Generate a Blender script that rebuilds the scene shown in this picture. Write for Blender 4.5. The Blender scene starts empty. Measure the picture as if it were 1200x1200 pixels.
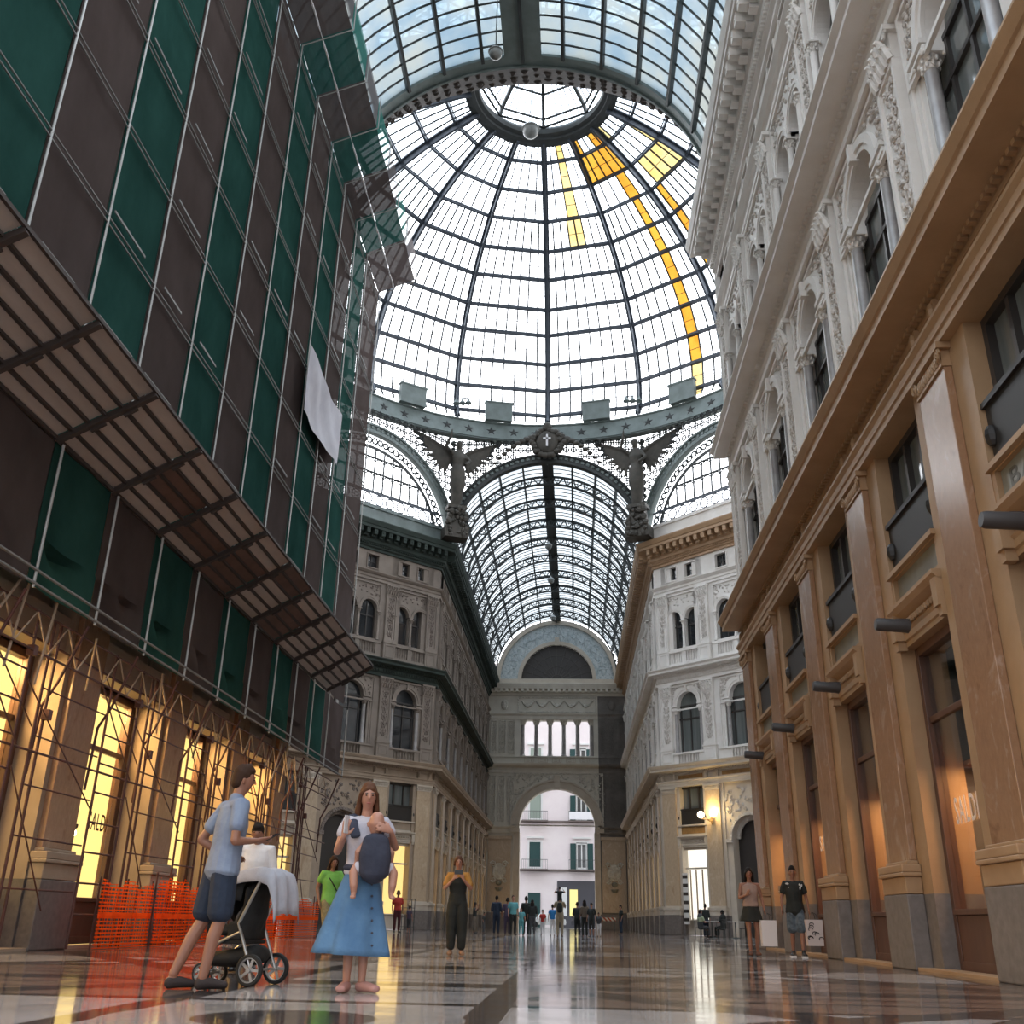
import bpy, bmesh, math, random
from mathutils import Vector, Matrix, Euler
random.seed(11)
PI=math.pi
SC=bpy.context.scene; COL=SC.collection
# ------------------------------------------------------------------ materials
class NT:
    def __init__(s,name):
        s.m=bpy.data.materials.new(name); s.m.use_nodes=True; s.t=s.m.node_tree; s.t.nodes.clear()
        s.out=s.n('ShaderNodeOutputMaterial')
    def n(s,typ,**kw):
        nd=s.t.nodes.new(typ)
        for k,v in kw.items():
            if k in nd.inputs: nd.inputs[k].default_value=v
            else: setattr(nd,k,v)
        return nd
    def l(s,a,b): s.t.links.new(a,b)
def rgb(c): return (c[0],c[1],c[2],1.0)
def ramp(T,fac,stops):
    r=T.n('ShaderNodeValToRGB'); e=r.color_ramp.elements
    while len(e)<len(stops): e.new(.5)
    for x,(p,c) in zip(e,stops): x.position=p; x.color=rgb(c)
    T.l(fac,r.inputs['Fac']); return r.outputs['Color']
def noise(T,scale,detail=4,rough=.55,vec=None,dist=0):
    n=T.n('ShaderNodeTexNoise'); n.inputs['Scale'].default_value=scale; n.inputs['Detail'].default_value=detail
    n.inputs['Roughness'].default_value=rough; n.inputs['Distortion'].default_value=dist
    if vec is not None: T.l(vec,n.inputs['Vector'])
    return n
def wpos(T,scale=None):
    g=T.n('ShaderNodeNewGeometry')
    if scale is None: return g.outputs['Position']
    m=T.n('ShaderNodeMapping'); m.inputs['Scale'].default_value=scale; T.l(g.outputs['Position'],m.inputs['Vector']); return m.outputs['Vector']
def pbr(name,col,rough=.6,metal=0,spec=.5,col2=None,cscale=2.0,stretch=None,bump=0,bscale=20,bdet=4,contrast=(.35,.65),dist=0,relief=0,rscale=6,sheen=0,alpha=None,coat=0):
    T=NT(name); p=T.n('ShaderNodeBsdfPrincipled'); p.inputs['Roughness'].default_value=rough; p.inputs['Metallic'].default_value=metal
    p.inputs['Specular IOR Level'].default_value=spec
    if coat: p.inputs['Coat Weight'].default_value=coat
    p.inputs['Base Color'].default_value=rgb(col)
    v=wpos(T,stretch)
    if col2 is not None:
        nz=noise(T,cscale,5,.6,v,dist); T.l(ramp(T,nz.outputs['Fac'],[(contrast[0],col),(contrast[1],col2)]),p.inputs['Base Color'])
    last=None
    if bump:
        nb=noise(T,bscale,bdet,.6,wpos(T)); b=T.n('ShaderNodeBump'); b.inputs['Strength'].default_value=bump; b.inputs['Distance'].default_value=.03
        T.l(nb.outputs['Fac'],b.inputs['Height']); last=b
    if relief:
        nz=noise(T,rscale*.55,2,.5,wpos(T)); mx=T.n('ShaderNodeMixRGB',blend_type='ADD'); mx.inputs['Fac'].default_value=.35
        T.l(wpos(T),mx.inputs['Color1']); T.l(nz.outputs['Color'],mx.inputs['Color2'])
        vo=T.n('ShaderNodeTexVoronoi'); vo.feature='SMOOTH_F1'; vo.inputs['Scale'].default_value=rscale; T.l(mx.outputs['Color'],vo.inputs['Vector'])
        b=T.n('ShaderNodeBump'); b.inputs['Strength'].default_value=relief; b.inputs['Distance'].default_value=.12; b.invert=True
        T.l(vo.outputs['Distance'],b.inputs['Height'])
        if last: T.l(last.outputs['Normal'],b.inputs['Normal'])
        last=b
    if last: T.l(last.outputs['Normal'],p.inputs['Normal'])
    T.l(p.outputs['BSDF'],T.out.inputs['Surface']); return T.m
def emis(name,col,st,sample=True):
    T=NT(name); e=T.n('ShaderNodeEmission'); e.inputs['Color'].default_value=rgb(col); e.inputs['Strength'].default_value=st
    T.l(e.outputs['Emission'],T.out.inputs['Surface'])
    if not sample:
        try: T.m.cycles.emission_sampling='NONE'
        except Exception: pass
    return T.m
def roofglass(name,tint,trans,col2=None,scale=.35,diff=(.9,.95,1),cloud=None):
    T=NT(name); tr=T.n('ShaderNodeBsdfTransparent'); tl=T.n('ShaderNodeBsdfTranslucent'); mx=T.n('ShaderNodeMixShader')
    tl.inputs['Color'].default_value=rgb(diff)
    if cloud is not None: T.l(ramp(T,noise(T,.5,3,.6,wpos(T)).outputs['Fac'],[(.35,cloud[0]),(.5,diff),(.64,cloud[1])]),tl.inputs['Color'])
    tr.inputs['Color'].default_value=rgb(tint); mx.inputs['Fac'].default_value=1-trans
    if col2 is not None:
        nz=noise(T,scale,3,.6,wpos(T)); c=ramp(T,nz.outputs['Fac'],[(.4,tint),(.62,col2)]); T.l(c,tr.inputs['Color'])
    T.l(tr.outputs[0],mx.inputs[1]); T.l(tl.outputs[0],mx.inputs[2]); T.l(mx.outputs[0],T.out.inputs['Surface']); return T.m
def clearglass(name,tint=(.95,.96,.95),ref=.10,rough=.02):
    T=NT(name); tr=T.n('ShaderNodeBsdfTransparent'); tr.inputs['Color'].default_value=rgb(tint)
    gl=T.n('ShaderNodeBsdfGlossy'); gl.inputs['Roughness'].default_value=rough; mx=T.n('ShaderNodeMixShader')
    lw=T.n('ShaderNodeLayerWeight'); pw=T.n('ShaderNodeMath',operation='POWER'); T.l(lw.outputs['Facing'],pw.inputs[0]); pw.inputs[1].default_value=4.5; ma=T.n('ShaderNodeMath',operation='MULTIPLY_ADD'); T.l(pw.outputs[0],ma.inputs[0]); ma.inputs[1].default_value=.85; ma.inputs[2].default_value=.04; T.l(ma.outputs[0],mx.inputs['Fac'])
    T.l(tr.outputs[0],mx.inputs[1]); T.l(gl.outputs[0],mx.inputs[2]); T.l(mx.outputs[0],T.out.inputs['Surface']); return T.m
def netmat(name,col,trans,col2,transl=.5):
    T=NT(name); tr=T.n('ShaderNodeBsdfTransparent'); d=T.n('ShaderNodeBsdfDiffuse'); tl=T.n('ShaderNodeBsdfTranslucent')
    nz=noise(T,1.3,5,.65,wpos(T,(3,.6,.35))); c=ramp(T,nz.outputs['Fac'],[(.3,col),(.7,col2)])
    T.l(c,d.inputs['Color']); T.l(c,tl.inputs['Color'])
    m1=T.n('ShaderNodeMixShader'); m1.inputs['Fac'].default_value=transl; T.l(d.outputs[0],m1.inputs[1]); T.l(tl.outputs[0],m1.inputs[2])
    m2=T.n('ShaderNodeMixShader'); m2.inputs['Fac'].default_value=trans; T.l(m1.outputs[0],m2.inputs[1]); T.l(tr.outputs[0],m2.inputs[2])
    T.l(m2.outputs[0],T.out.inputs['Surface']); return T.m
# ------------------------------------------------------------------ mesh builder
class MB:
    def __init__(s): s.v=[]; s.f=[]; s.mi=[]; s.cur=0
    def add(s,vs,fs,M=None):
        b=len(s.v)
        for p in vs:
            p=Vector(p)
            s.v.append(M@p if M is not None else p)
        for f in fs: s.f.append([b+i for i in f]); s.mi.append(s.cur)
    def box(s,a,b,M=None):
        x0,y0,z0=[min(a[i],b[i]) for i in range(3)]; x1,y1,z1=[max(a[i],b[i]) for i in range(3)]
        s.add([(x0,y0,z0),(x1,y0,z0),(x1,y1,z0),(x0,y1,z0),(x0,y0,z1),(x1,y0,z1),(x1,y1,z1),(x0,y1,z1)],
              [(0,3,2,1),(4,5,6,7),(0,1,5,4),(1,2,6,5),(2,3,7,6),(3,0,4,7)],M); return s
    def quad(s,a,b,c,d,M=None): s.add([a,b,c,d],[(0,1,2,3)],M); return s
    def profile(s,pr,s0,s1,caps=True):
        n=len(pr); vs=[(s0,o,z) for o,z in pr]+[(s1,o,z) for o,z in pr]
        fs=[(i,i+n,(i+1)%n+n,(i+1)%n) for i in range(n)]
        if caps: fs+= [tuple(range(n)),tuple(range(2*n-1,n-1,-1))]
        s.add(vs,fs); return s
    def profile_miter(s,pr,s0,s1,m0=0,m1=0):
        # extruded moulding whose ends shift with the projection (mitred corners)
        n=len(pr); vs=[(s0+m0*max(o,0),o,z) for o,z in pr]+[(s1+m1*max(o,0),o,z) for o,z in pr]
        s.add(vs,[(i,i+n,(i+1)%n+n,(i+1)%n) for i in range(n)]+[tuple(range(n)),tuple(range(2*n-1,n-1,-1))]); return s
    def lathe(s,pr,c=(0,0,0),seg=12,a0=0,a1=2*PI,M=None,cap=True):
        n=len(pr); full=abs(a1-a0)>=2*PI-1e-6; k=seg if full else seg+1
        vs=[]
        for i in range(k):
            a=a0+(a1-a0)*i/seg
            for r,z in pr: vs.append((c[0]+r*math.cos(a),c[1]+r*math.sin(a),c[2]+z))
        fs=[]
        for i in range(seg):
            j=(i+1)%k
            for q in range(n-1): fs.append((i*n+q,j*n+q,j*n+q+1,i*n+q+1))
        if cap and full:
            if pr[0][0]>1e-4: fs.append(tuple(i*n for i in range(k))[::-1])
            if pr[-1][0]>1e-4: fs.append(tuple(i*n+n-1 for i in range(k)))
        s.add(vs,fs,M); return s
    def tube(s,pts,r,n=6,closed=False,M=None,cap=True):
        P=[Vector(p) for p in pts]; L=len(P); rr=r if isinstance(r,(list,tuple)) else [r]*L
        vs=[]; up=None
        for i,p in enumerate(P):
            a=P[i-1] if (i>0 or closed) else p; b=P[(i+1)%L] if (i<L-1 or closed) else p
            d=(b-a)
            if d.length<1e-9: d=Vector((0,0,1))
            d.normalize()
            if up is None:
                up=Vector((0,0,1)) if abs(d.z)<.9 else Vector((1,0,0))
            x=up-d*up.dot(d)
            if x.length<1e-5: x=d.orthogonal()
            x.normalize(); up=x; y=d.cross(x)
            for k in range(n):
                t=2*PI*k/n; vs.append(p+(x*math.cos(t)+y*math.sin(t))*rr[i])
        fs=[]
        for i in range(L if closed else L-1):
            j=(i+1)%L
            for k in range(n): fs.append((i*n+k,i*n+(k+1)%n,j*n+(k+1)%n,j*n+k))
        if cap and not closed: fs+=[tuple(range(n))[::-1],tuple((L-1)*n+k for k in range(n))]
        s.add(vs,fs,M); return s
    def bar(s,a,b,w,h,up=(0,0,1)):
        a=Vector(a); b=Vector(b); d=(b-a).normalized(); u=Vector(up); x=d.cross(u)
        if x.length<1e-5: x=d.orthogonal()
        x.normalize(); y=x.cross(d).normalized(); x*=w/2; y*=h/2
        s.add([a-x-y,a+x-y,a+x+y,a-x+y,b-x-y,b+x-y,b+x+y,b-x+y],[(0,3,2,1),(4,5,6,7),(0,1,5,4),(1,2,6,5),(2,3,7,6),(3,0,4,7)]); return s
    def ball(s,c,r,seg=10,rings=6,M=None):
        if not isinstance(r,(tuple,list)): r=(r,r,r)
        vs=[(c[0],c[1],c[2]-r[2])]
        for i in range(1,rings):
            t=PI*i/rings-PI/2
            for k in range(seg):
                a=2*PI*k/seg; vs.append((c[0]+r[0]*math.cos(t)*math.cos(a),c[1]+r[1]*math.cos(t)*math.sin(a),c[2]+r[2]*math.sin(t)))
        vs.append((c[0],c[1],c[2]+r[2])); fs=[]
        for k in range(seg):
            fs.append((0,1+(k+1)%seg,1+k)); e=1+(rings-2)*seg; fs.append((e+k,e+(k+1)%seg,len(vs)-1))
            for i in range(rings-2): fs.append((1+i*seg+k,1+i*seg+(k+1)%seg,1+(i+1)*seg+(k+1)%seg,1+(i+1)*seg+k))
        s.add(vs,fs,M); return s
    def arch(s,cs,zc,r0,r1,o0,o1,n=20,a0=0,a1=PI):
        # solid arch band in the s-z plane between radii r0 and r1, depth o0..o1
        vs=[];fs=[]
        for i in range(n+1):
            a=a0+(a1-a0)*i/n; c,q=math.cos(a),math.sin(a)
            for r,o in ((r0,o0),(r1,o0),(r1,o1),(r0,o1)): vs.append((cs+r*c,o,zc+r*q))
        for i in range(n):
            for k in range(4): fs.append((i*4+k,i*4+(k+1)%4,i*4+4+(k+1)%4,i*4+4+k))
        fs+=[(0,3,2,1),tuple(n*4+k for k in range(4))]
        s.add(vs,fs); return s
    def arch_fill(s,cs,zc,r,s0,s1,z1,o0,o1,n=16):
        # masonry above an arch: region between arc and the rectangle s0..s1 x zc..z1, with intrados
        L=[(cs+r*math.cos(PI-PI*i/n),zc+r*math.sin(PI-PI*i/n)) for i in range(n+1)]
        for o,fl in ((o1,False),(o0,True)):
            vs=[];fs=[]
            for x,z in L: vs+= [(x,o,z),(x,o,z1)]
            fs=[(2*i,2*i+2,2*i+3,2*i+1) for i in range(n)]
            if s0<cs-r-1e-6: b=len(vs); vs+=[(s0,o,zc),(cs-r,o,zc),(cs-r,o,z1),(s0,o,z1)]; fs.append((b,b+1,b+2,b+3))
            if s1>cs+r+1e-6: b=len(vs); vs+=[(cs+r,o,zc),(s1,o,zc),(s1,o,z1),(cs+r,o,z1)]; fs.append((b,b+1,b+2,b+3))
            if fl: fs=[f[::-1] for f in fs]
            s.add(vs,fs)
        vs=[]
        for x,z in L: vs+=[(x,o0,z),(x,o1,z)]
        s.add(vs,[(2*i,2*i+1,2*i+3,2*i+2) for i in range(n)])
        return s
    def mesh(s,name,mats,smooth=False):
        me=bpy.data.meshes.new(name); me.from_pydata([tuple(p) for p in s.v],[],s.f)
        mats=mats if isinstance(mats,(list,tuple)) else [mats]
        for m in mats: me.materials.append(m)
        if len(mats)>1: me.polygons.foreach_set('material_index',s.mi)
        bm=bmesh.new(); bm.from_mesh(me); bmesh.ops.recalc_face_normals(bm,faces=bm.faces); bm.to_mesh(me); bm.free()
        if smooth:
            me.polygons.foreach_set('use_smooth',[True]*len(me.polygons))
            if smooth!='all':
                try: me.set_sharp_from_angle(angle=math.radians(40))
                except Exception: pass
        me.update(); return me
    def obj(s,name,mats,parent=None,smooth=False,mw=None): return mk(name,s.mesh(name,mats,smooth),parent,mw)
def mk(name,me,parent=None,mw=None):
    o=bpy.data.objects.new(name,me); COL.objects.link(o)
    if parent is not None: o.parent=parent
    if mw is not None: o.matrix_world=mw
    return o
def bevel(me,w,seg=2,ang=40):
    bm=bmesh.new(); bm.from_mesh(me)
    es=[e for e in bm.edges if len(e.link_faces)==2 and e.calc_face_angle(0)>math.radians(ang)]
    bmesh.ops.bevel(bm,geom=es,offset=w,segments=seg,affect='EDGES',profile=.6); bm.to_mesh(me); bm.free(); return me
def tag(o,label=None,cat=None,group=None,kind=None):
    if label: o['label']=label
    if cat: o['category']=cat
    if group: o['group']=group
    if kind: o['kind']=kind
    return o
def empty(name,mw=None):
    o=bpy.data.objects.new(name,None); o.empty_display_size=.2; COL.objects.link(o)
    if mw is not None: o.matrix_world=mw
    return o
def thing(name,label,cat,mw=None,group=None): return tag(empty(name,mw),label,cat,group)
def struct(o): o['kind']='structure'; return o
def place(kit,root):
    # kit: list of (part name, mesh[, list of sub-parts])
    for it in kit:
        o=mk(it[0],it[1],root)
        if len(it)>3: o.matrix_local=it[3]
        for sub in (it[2] if len(it)>2 else ()): mk(sub[0],sub[1],o)
    return root
def frame(P0,u):
    ux,uy=u
    return Matrix(((ux,-uy,0,P0[0]),(uy,ux,0,P0[1]),(0,0,1,0),(0,0,0,1)))
def T3(x,y=0,z=0): return Matrix.Translation((x,y,z))
# n = (-uy, ux): for u=+Y n=-X (right wall), u=-Y n=+X (left wall), u=-X n=-Y (end wall)
SKY=4.9; SHOPR=70; SHOPL=420; EXPO=0.27
# ------------------------------------------------------------------ materials list
M={}
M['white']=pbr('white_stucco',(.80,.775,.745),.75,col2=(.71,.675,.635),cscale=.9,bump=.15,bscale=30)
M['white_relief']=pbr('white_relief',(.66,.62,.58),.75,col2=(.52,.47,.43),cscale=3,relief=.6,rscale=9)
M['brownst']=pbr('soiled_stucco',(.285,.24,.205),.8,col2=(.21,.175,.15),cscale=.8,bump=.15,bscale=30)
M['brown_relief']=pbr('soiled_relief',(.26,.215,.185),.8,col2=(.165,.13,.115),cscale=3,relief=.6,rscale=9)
M['tan']=pbr('end_wall_stone',(.74,.70,.62),.8,col2=(.64,.60,.53),cscale=.8,bump=.1,bscale=25)
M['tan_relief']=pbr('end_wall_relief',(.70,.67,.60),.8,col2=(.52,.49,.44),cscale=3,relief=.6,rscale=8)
M['grime']=pbr('unwashed_stone',(.24,.22,.205),.85,col2=(.165,.15,.14),cscale=.8,relief=.3,rscale=6)
M['lime']=pbr('warm_limestone',(.41,.262,.147),.5,col2=(.34,.21,.113),cscale=1.2,bump=.08,bscale=30)
M['limeW']=pbr('pale_limestone',(.60,.53,.45),.55,col2=(.52,.45,.37),cscale=1.2,bump=.08,bscale=30)
M['limeD']=pbr('lime_brown',(.40,.31,.235),.55,col2=(.32,.245,.18),cscale=1.2,bump=.08,bscale=30)
def marble(name,base,vein,vein2,rough=.22,sc=1.6):
    T=NT(name); p=T.n('ShaderNodeBsdfPrincipled'); p.inputs['Roughness'].default_value=rough
    v=wpos(T,(1,1,.55)); nz=noise(T,sc,8,.68,v,1.6); c=ramp(T,nz.outputs['Fac'],[(.30,vein),(.45,base),(.58,base),(.72,vein2)])
    n2=noise(T,sc*9,4,.7,v); mx=T.n('ShaderNodeMixRGB',blend_type='MULTIPLY'); mx.inputs['Fac'].default_value=.5
    T.l(c,mx.inputs['Color1']); T.l(ramp(T,n2.outputs['Fac'],[(.3,(.75,.72,.7)),(.65,(1.1,1.1,1.1))]),mx.inputs['Color2']); T.l(mx.outputs['Color'],p.inputs['Base Color'])
    T.l(p.outputs[0],T.out.inputs['Surface']); return T.m
M['pink']=marble('veined_pink_marble',(.32,.18,.10),(.47,.33,.25),(.21,.10,.047))
M['pinkF']=marble('veined_tan_marble',(.50,.385,.27),(.60,.50,.38),(.38,.26,.16),.35,1.0)
M['brownm']=marble('brown_marble',(.36,.21,.125),(.46,.30,.19),(.26,.13,.07))
M['ochre']=pbr('ochre_marble_panel',(.36,.21,.075),.4,col2=(.26,.14,.05),cscale=3)
M['granite']=pbr('dark_granite',(.155,.135,.13),.45,col2=(.11,.097,.095),cscale=9,bump=.03,bscale=60)
M['granite2']=pbr('plinth_granite',(.20,.175,.165),.5,col2=(.15,.13,.12),cscale=7)
M['graymarble']=pbr('grey_green_marble',(.235,.235,.20),.3,col2=(.17,.17,.145),cscale=2.5)
M['darkglass']=pbr('window_glass',(.025,.028,.032),.04,spec=.9)
M['reflectglass']=pbr('painted_reflection_glass',(.10,.115,.115),.06,spec=.9,col2=(.17,.185,.18),cscale=1.2,stretch=(2.2,2.2,.12))  # pale streaky colour imitates reflections of the vault in the panes
M['frame']=pbr('dark_window_frame',(.035,.03,.028),.45)
M['wood']=pbr('brown_shopfront_wood',(.115,.055,.035),.4,col2=(.085,.04,.026),cscale=5,stretch=(1,1,.2))
M['rail']=pbr('dark_balcony_iron',(.03,.027,.026),.5,metal=.3)
M['glass']=clearglass('shop_glass')
M['iron']=pbr('blue_grey_iron',(.085,.10,.125),.5,metal=.2)
M['ironD']=pbr('dark_grey_iron',(.06,.068,.07),.55,metal=.2,col2=(.045,.05,.05),cscale=2)
M['ironG']=pbr('grey_green_painted_iron',(.20,.245,.24),.55,col2=(.15,.185,.18),cscale=1.5)
M['ironB']=pbr('black_star_iron',(.02,.024,.024),.5)
M['rust']=pbr('rusted_band',(.06,.045,.037),.8,col2=(.05,.042,.037),cscale=2.5,bump=.4,bscale=8)
M['copper']=pbr('dark_bronze',(.075,.066,.055),.55,metal=.4,col2=(.05,.047,.04),cscale=3)
M['glassW']=roofglass('dome_glass',(.98,.99,1.0),.86)
M['glassO']=roofglass('amber_pane',(.26,.125,.015),.86,diff=(.4,.2,.03),col2=(.24,.085,.008),scale=.6)
M['glassY']=roofglass('straw_pane',(.30,.23,.10),.86,diff=(.4,.3,.15),col2=(.28,.18,.05),scale=.5)
M['glassB']=roofglass('vault_glass',(.17,.195,.205),.35,diff=(.30,.345,.36),cloud=((.22,.29,.34),(.36,.37,.34)))
M['glassF']=roofglass('far_vault_glass',(.21,.225,.235),.5,col2=(.27,.285,.29),scale=.25,diff=(.33,.35,.36))
M['cloth2']=pbr('hung_sheet',(.62,.61,.66),.9,col2=(.52,.51,.57),cscale=1.6)
M['paragreen']=netmat('green_parapet_net',(.06,.24,.20),.25,(.09,.32,.27),.75)
M['parabrown']=netmat('brown_parapet_net',(.24,.21,.21),.25,(.30,.27,.27),.75)
M['netgreen']=netmat('green_debris_net',(.024,.07,.06),.012,(.038,.11,.094),.35)
M['netbrown']=netmat('brown_debris_net',(.085,.066,.062),.012,(.115,.092,.087),.3)
M['eavegreen']=pbr('green_netted_eave',(.035,.052,.045),.85,col2=(.025,.036,.031),cscale=1)
M['steel']=pbr('galvanised_tube',(.42,.42,.41),.45,metal=.5)
M['rusttube']=pbr('rust_red_tube',(.11,.036,.028),.6,col2=(.06,.022,.017),cscale=6)
M['board']=pbr('canopy_sheet',(.46,.41,.375),.7,col2=(.36,.32,.29),cscale=2,stretch=(1,.3,1))
M['ply']=pbr('canopy_plywood',(.14,.075,.055),.7,col2=(.10,.055,.04),cscale=2)
M['beamD']=pbr('dark_beam',(.05,.038,.034),.7)
M['cloth']=pbr('white_sheet',(.80,.79,.82),.9,bump=.2,bscale=4)
M['shopY']=emis('glowing_shop_wall',(1,.68,.22),1.65)  # shop lining glows by itself, in place of lamplight on its walls
M['lampW']=emis('warm_lamp',(1,.86,.62),14)
M['litW']=emis('bright_shop_window',(1,.93,.82),1.35)
M['litG']=emis('golden_shop_window',(1,.66,.24),1.25)
M['orangenet']=None
NUM=['first','second','third','fourth','fifth','sixth','seventh','eighth','ninth','tenth','eleventh','twelfth','thirteenth','fourteenth','fifteenth','sixteenth','seventeenth','eighteenth']
# ------------------------------------------------------------------ ornament helpers
def mb_append(a,b,Mx=None):
    base=len(a.v); a.v+= [(Mx@p if Mx is not None else p) for p in b.v]; a.f+=[[base+i for i in f] for f in b.f]; a.mi+=list(b.mi)
def spiral(mb,s,z,o,r,sg,up,n=11,th=.02):
    P=[]
    for i in range(n):
        t=i/(n-1); a=(1-t)*2.9*PI; rr=r*(.18+.82*(1-t))
        P.append((s+sg*(r*.9-rr*math.cos(a)),o,z+up*rr*math.sin(a)))
    mb.tube(P,[th*(1.15-.5*i/n) for i in range(n)],5)
def relief_strip(mb,w,z0,z1,o,unit=.46):
    n=max(1,round((z1-z0)/unit)); u=(z1-z0)/n
    mb.tube([(0,o,z0+.03),(0,o,z1-.03)],.022,5)
    for i in range(n):
        z=z0+u*(i+.5)
        for sg in (-1,1):
            spiral(mb,0,z,o,w*.26,sg,1 if i%2 else -1)
            mb.ball((sg*w*.36,o,z+u*.30),(.05,.035,.085),6,4); mb.ball((sg*w*.17,o,z-u*.33),(.045,.04,.075),6,4)
        mb.ball((0,o+.01,z),(.055,.05,.06),6,4)
def spandrel(mb,cs,zc,r,s0,s1,z1,o,cnt,rng,sz=.075):
    k=0
    for _ in range(cnt*8):
        if k>=cnt: break
        s=rng.uniform(s0,s1); z=rng.uniform(zc,z1)
        if math.hypot(s-cs,z-zc)<r+sz: continue
        k+=1
        if rng.random()<.35: spiral(mb,s,z,o,sz*1.3,rng.choice((-1,1)),rng.choice((-1,1)),8,.016)
        else: mb.ball((s,o,z),(sz*rng.uniform(.5,1),.04,sz*rng.uniform(.5,1)),6,4)
def rectframe(mb,s0,s1,z0,z1,w,o0,o1):
    mb.box((s0,o0,z0),(s0+w,o1,z1)); mb.box((s1-w,o0,z0),(s1,o1,z1)); mb.box((s0+w,o0,z1-w),(s1-w,o1,z1)); mb.box((s0+w,o0,z0),(s1-w,o1,z0+w))
def baluster(mb,s,o,z0,z1,r=.05,seg=7):
    h=z1-z0; mb.lathe([(r*.8,0),(r*.8,.08*h),(r*.45,.14*h),(r*1.0,.34*h),(r*.9,.45*h),(r*.42,.78*h),(r*.75,.9*h),(r*.75,h)],(s,o,z0),seg)
def column_mb(r,z0,z1,seg=12):
    mb=MB(); h=z1-z0
    mb.lathe([(r*1.35,0),(r*1.35,.07),(r*1.2,.10),(r*1.25,.14),(r,.19),(r*.86,h)],(0,0,z0),seg); return mb
def cap_mb(r,z0,z1,seg=10,w=None):
    mb=MB(); h=z1-z0; w=w or r*1.75
    mb.lathe([(r*.9,0),(r*1.05,.04*h),(r*.95,.1*h),(r*1.1,.5*h),(r*1.5,.82*h)],(0,0,z0),seg)
    for ring,(zz,rr) in enumerate(((.28,1.12),(.6,1.3))):
        for k in range(8):
            a=2*PI*(k+.5*ring)/8; mb.ball((r*rr*math.cos(a),r*rr*math.sin(a),z0+zz*h),(r*.3,r*.3,h*.2),6,4)
    for sx in (-1,1):
        for sy in (-1,1): mb.ball((sx*w*.85,sy*w*.85,z0+.78*h),(r*.33,r*.33,h*.14),6,4)
    mb.box((-w,-w,z0+.84*h),(w,w,z1)); return mb
# ------------------------------------------------------------------ ground floor kit
PITCH=4.38
def kit_pilaster(shaft,ped,plinth,cap,nm):
    k=[]
    a=MB(); a.box((-.62,.133,0),(.62,.40,1.08)); k.append(('plinth',bevel(a.mesh(nm+'_plinth',plinth),.02)))
    a=MB(); a.box((-.62,.133,1.083),(.62,.395,1.34)); a.box((-.66,.133,1.34),(.66,.44,1.40))
    a.box((-.655,.133,1.40),(.655,.435,1.52)); a.box((-.57,.133,1.52),(.57,.32,1.58)); k.append(('pedestal',bevel(a.mesh(nm+'_ped',ped),.022,3)))
    a=MB(); a.box((-.525,.133,1.583),(.525,.25,8.0)); k.append(('shaft',bevel(a.mesh(nm+'_shaft',shaft),.012)))
    a=MB(); a.box((-.54,.133,8.003),(.54,.28,8.05))
    for i in range(11): a.ball((-.46+.092*i,.27,8.15),(.04,.05,.10),6,5)
    a.box((-.52,.133,8.05),(.52,.26,8.27)); a.box((-.60,.133,8.27),(.60,.34,8.365))
    for sg in (-1,1):
        P=[]
        for i in range(14):
            t=i/13; an=t*3.2*PI; rr=.11*(1-.75*t); P.append((sg*(.5+rr*math.cos(an)*.9),.31,8.17+rr*math.sin(an)))
        a.tube(P,.022,5)
    k.append(('capital',a.mesh(nm+'_cap',cap))); return k
def pier_mb(w=1.07):
    a=MB(); a.box((-w,-.6,1.08),(w,.13,8.37)); return a
def pierbase_mb(w=1.075):
    a=MB(); a.box((-w,-.62,0),(w,.131,1.08)); return a
def kit_shop(W,side):
    # opening s +-1.12, z 0..4.85 ; W: dict of materials
    k=[]
    a=MB(); rectframe(a,-1.12,1.12,.02,4.85,.14,-.28,-.10); a.box((-.98,-.26,.05),(.98,-.12,.78)); a.box((-.98,-.26,.78),(.98,-.06,.86)); a.box((-.98,-.22,3.62),(.98,-.14,3.72))
    k.append(('shopfront_frame',bevel(a.mesh('shop_frame_'+side,W['frame']),.012)))
    a=MB(); a.box((-.98,-.20,.86),(.98,-.185,4.71)); k.append(('pane',a.mesh('shop_pane_'+side,M['glass'])))
    a=MB() # lintel with ovolo, consoles and small cornice
    a.profile([(-.3,4.85),(.06,4.85),(.06,4.93),(.09,4.95),(.09,5.05),(.12,5.1),(.05,5.12),(.05,5.3),(.12,5.33),(.2,5.37),(.27,5.44),(.27,5.5),(-.3,5.5)],-1.12,1.12)
    for i in range(13): a.ball((-.72+.12*i,.10,5.21),(.035,.045,.06),6,4)
    for sg in (-1,1): a.box((sg*1.12,.05,4.95),(sg*.92,.24,5.38)); a.box((sg*1.12,.05,4.80),(sg*.97,.2,4.95))
    k.append(('lintel',a.mesh('shop_lintel_'+side,W['stone'])))
    a=MB(); rectframe(a,-1.12,1.12,5.5,6.13,.10,-.3,.12); a.box((-1.14,-.3,6.05),(1.14,.2,6.13)); k.append(('sign_surround',a.mesh('sign_surround_'+side,W['stone'])))
    a=MB(); a.box((-1.02,-.1,5.6),(1.02,.045,6.03)); k.append(('sign_panel',a.mesh('sign_panel_'+side,M['graymarble'])))
    return k
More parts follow.
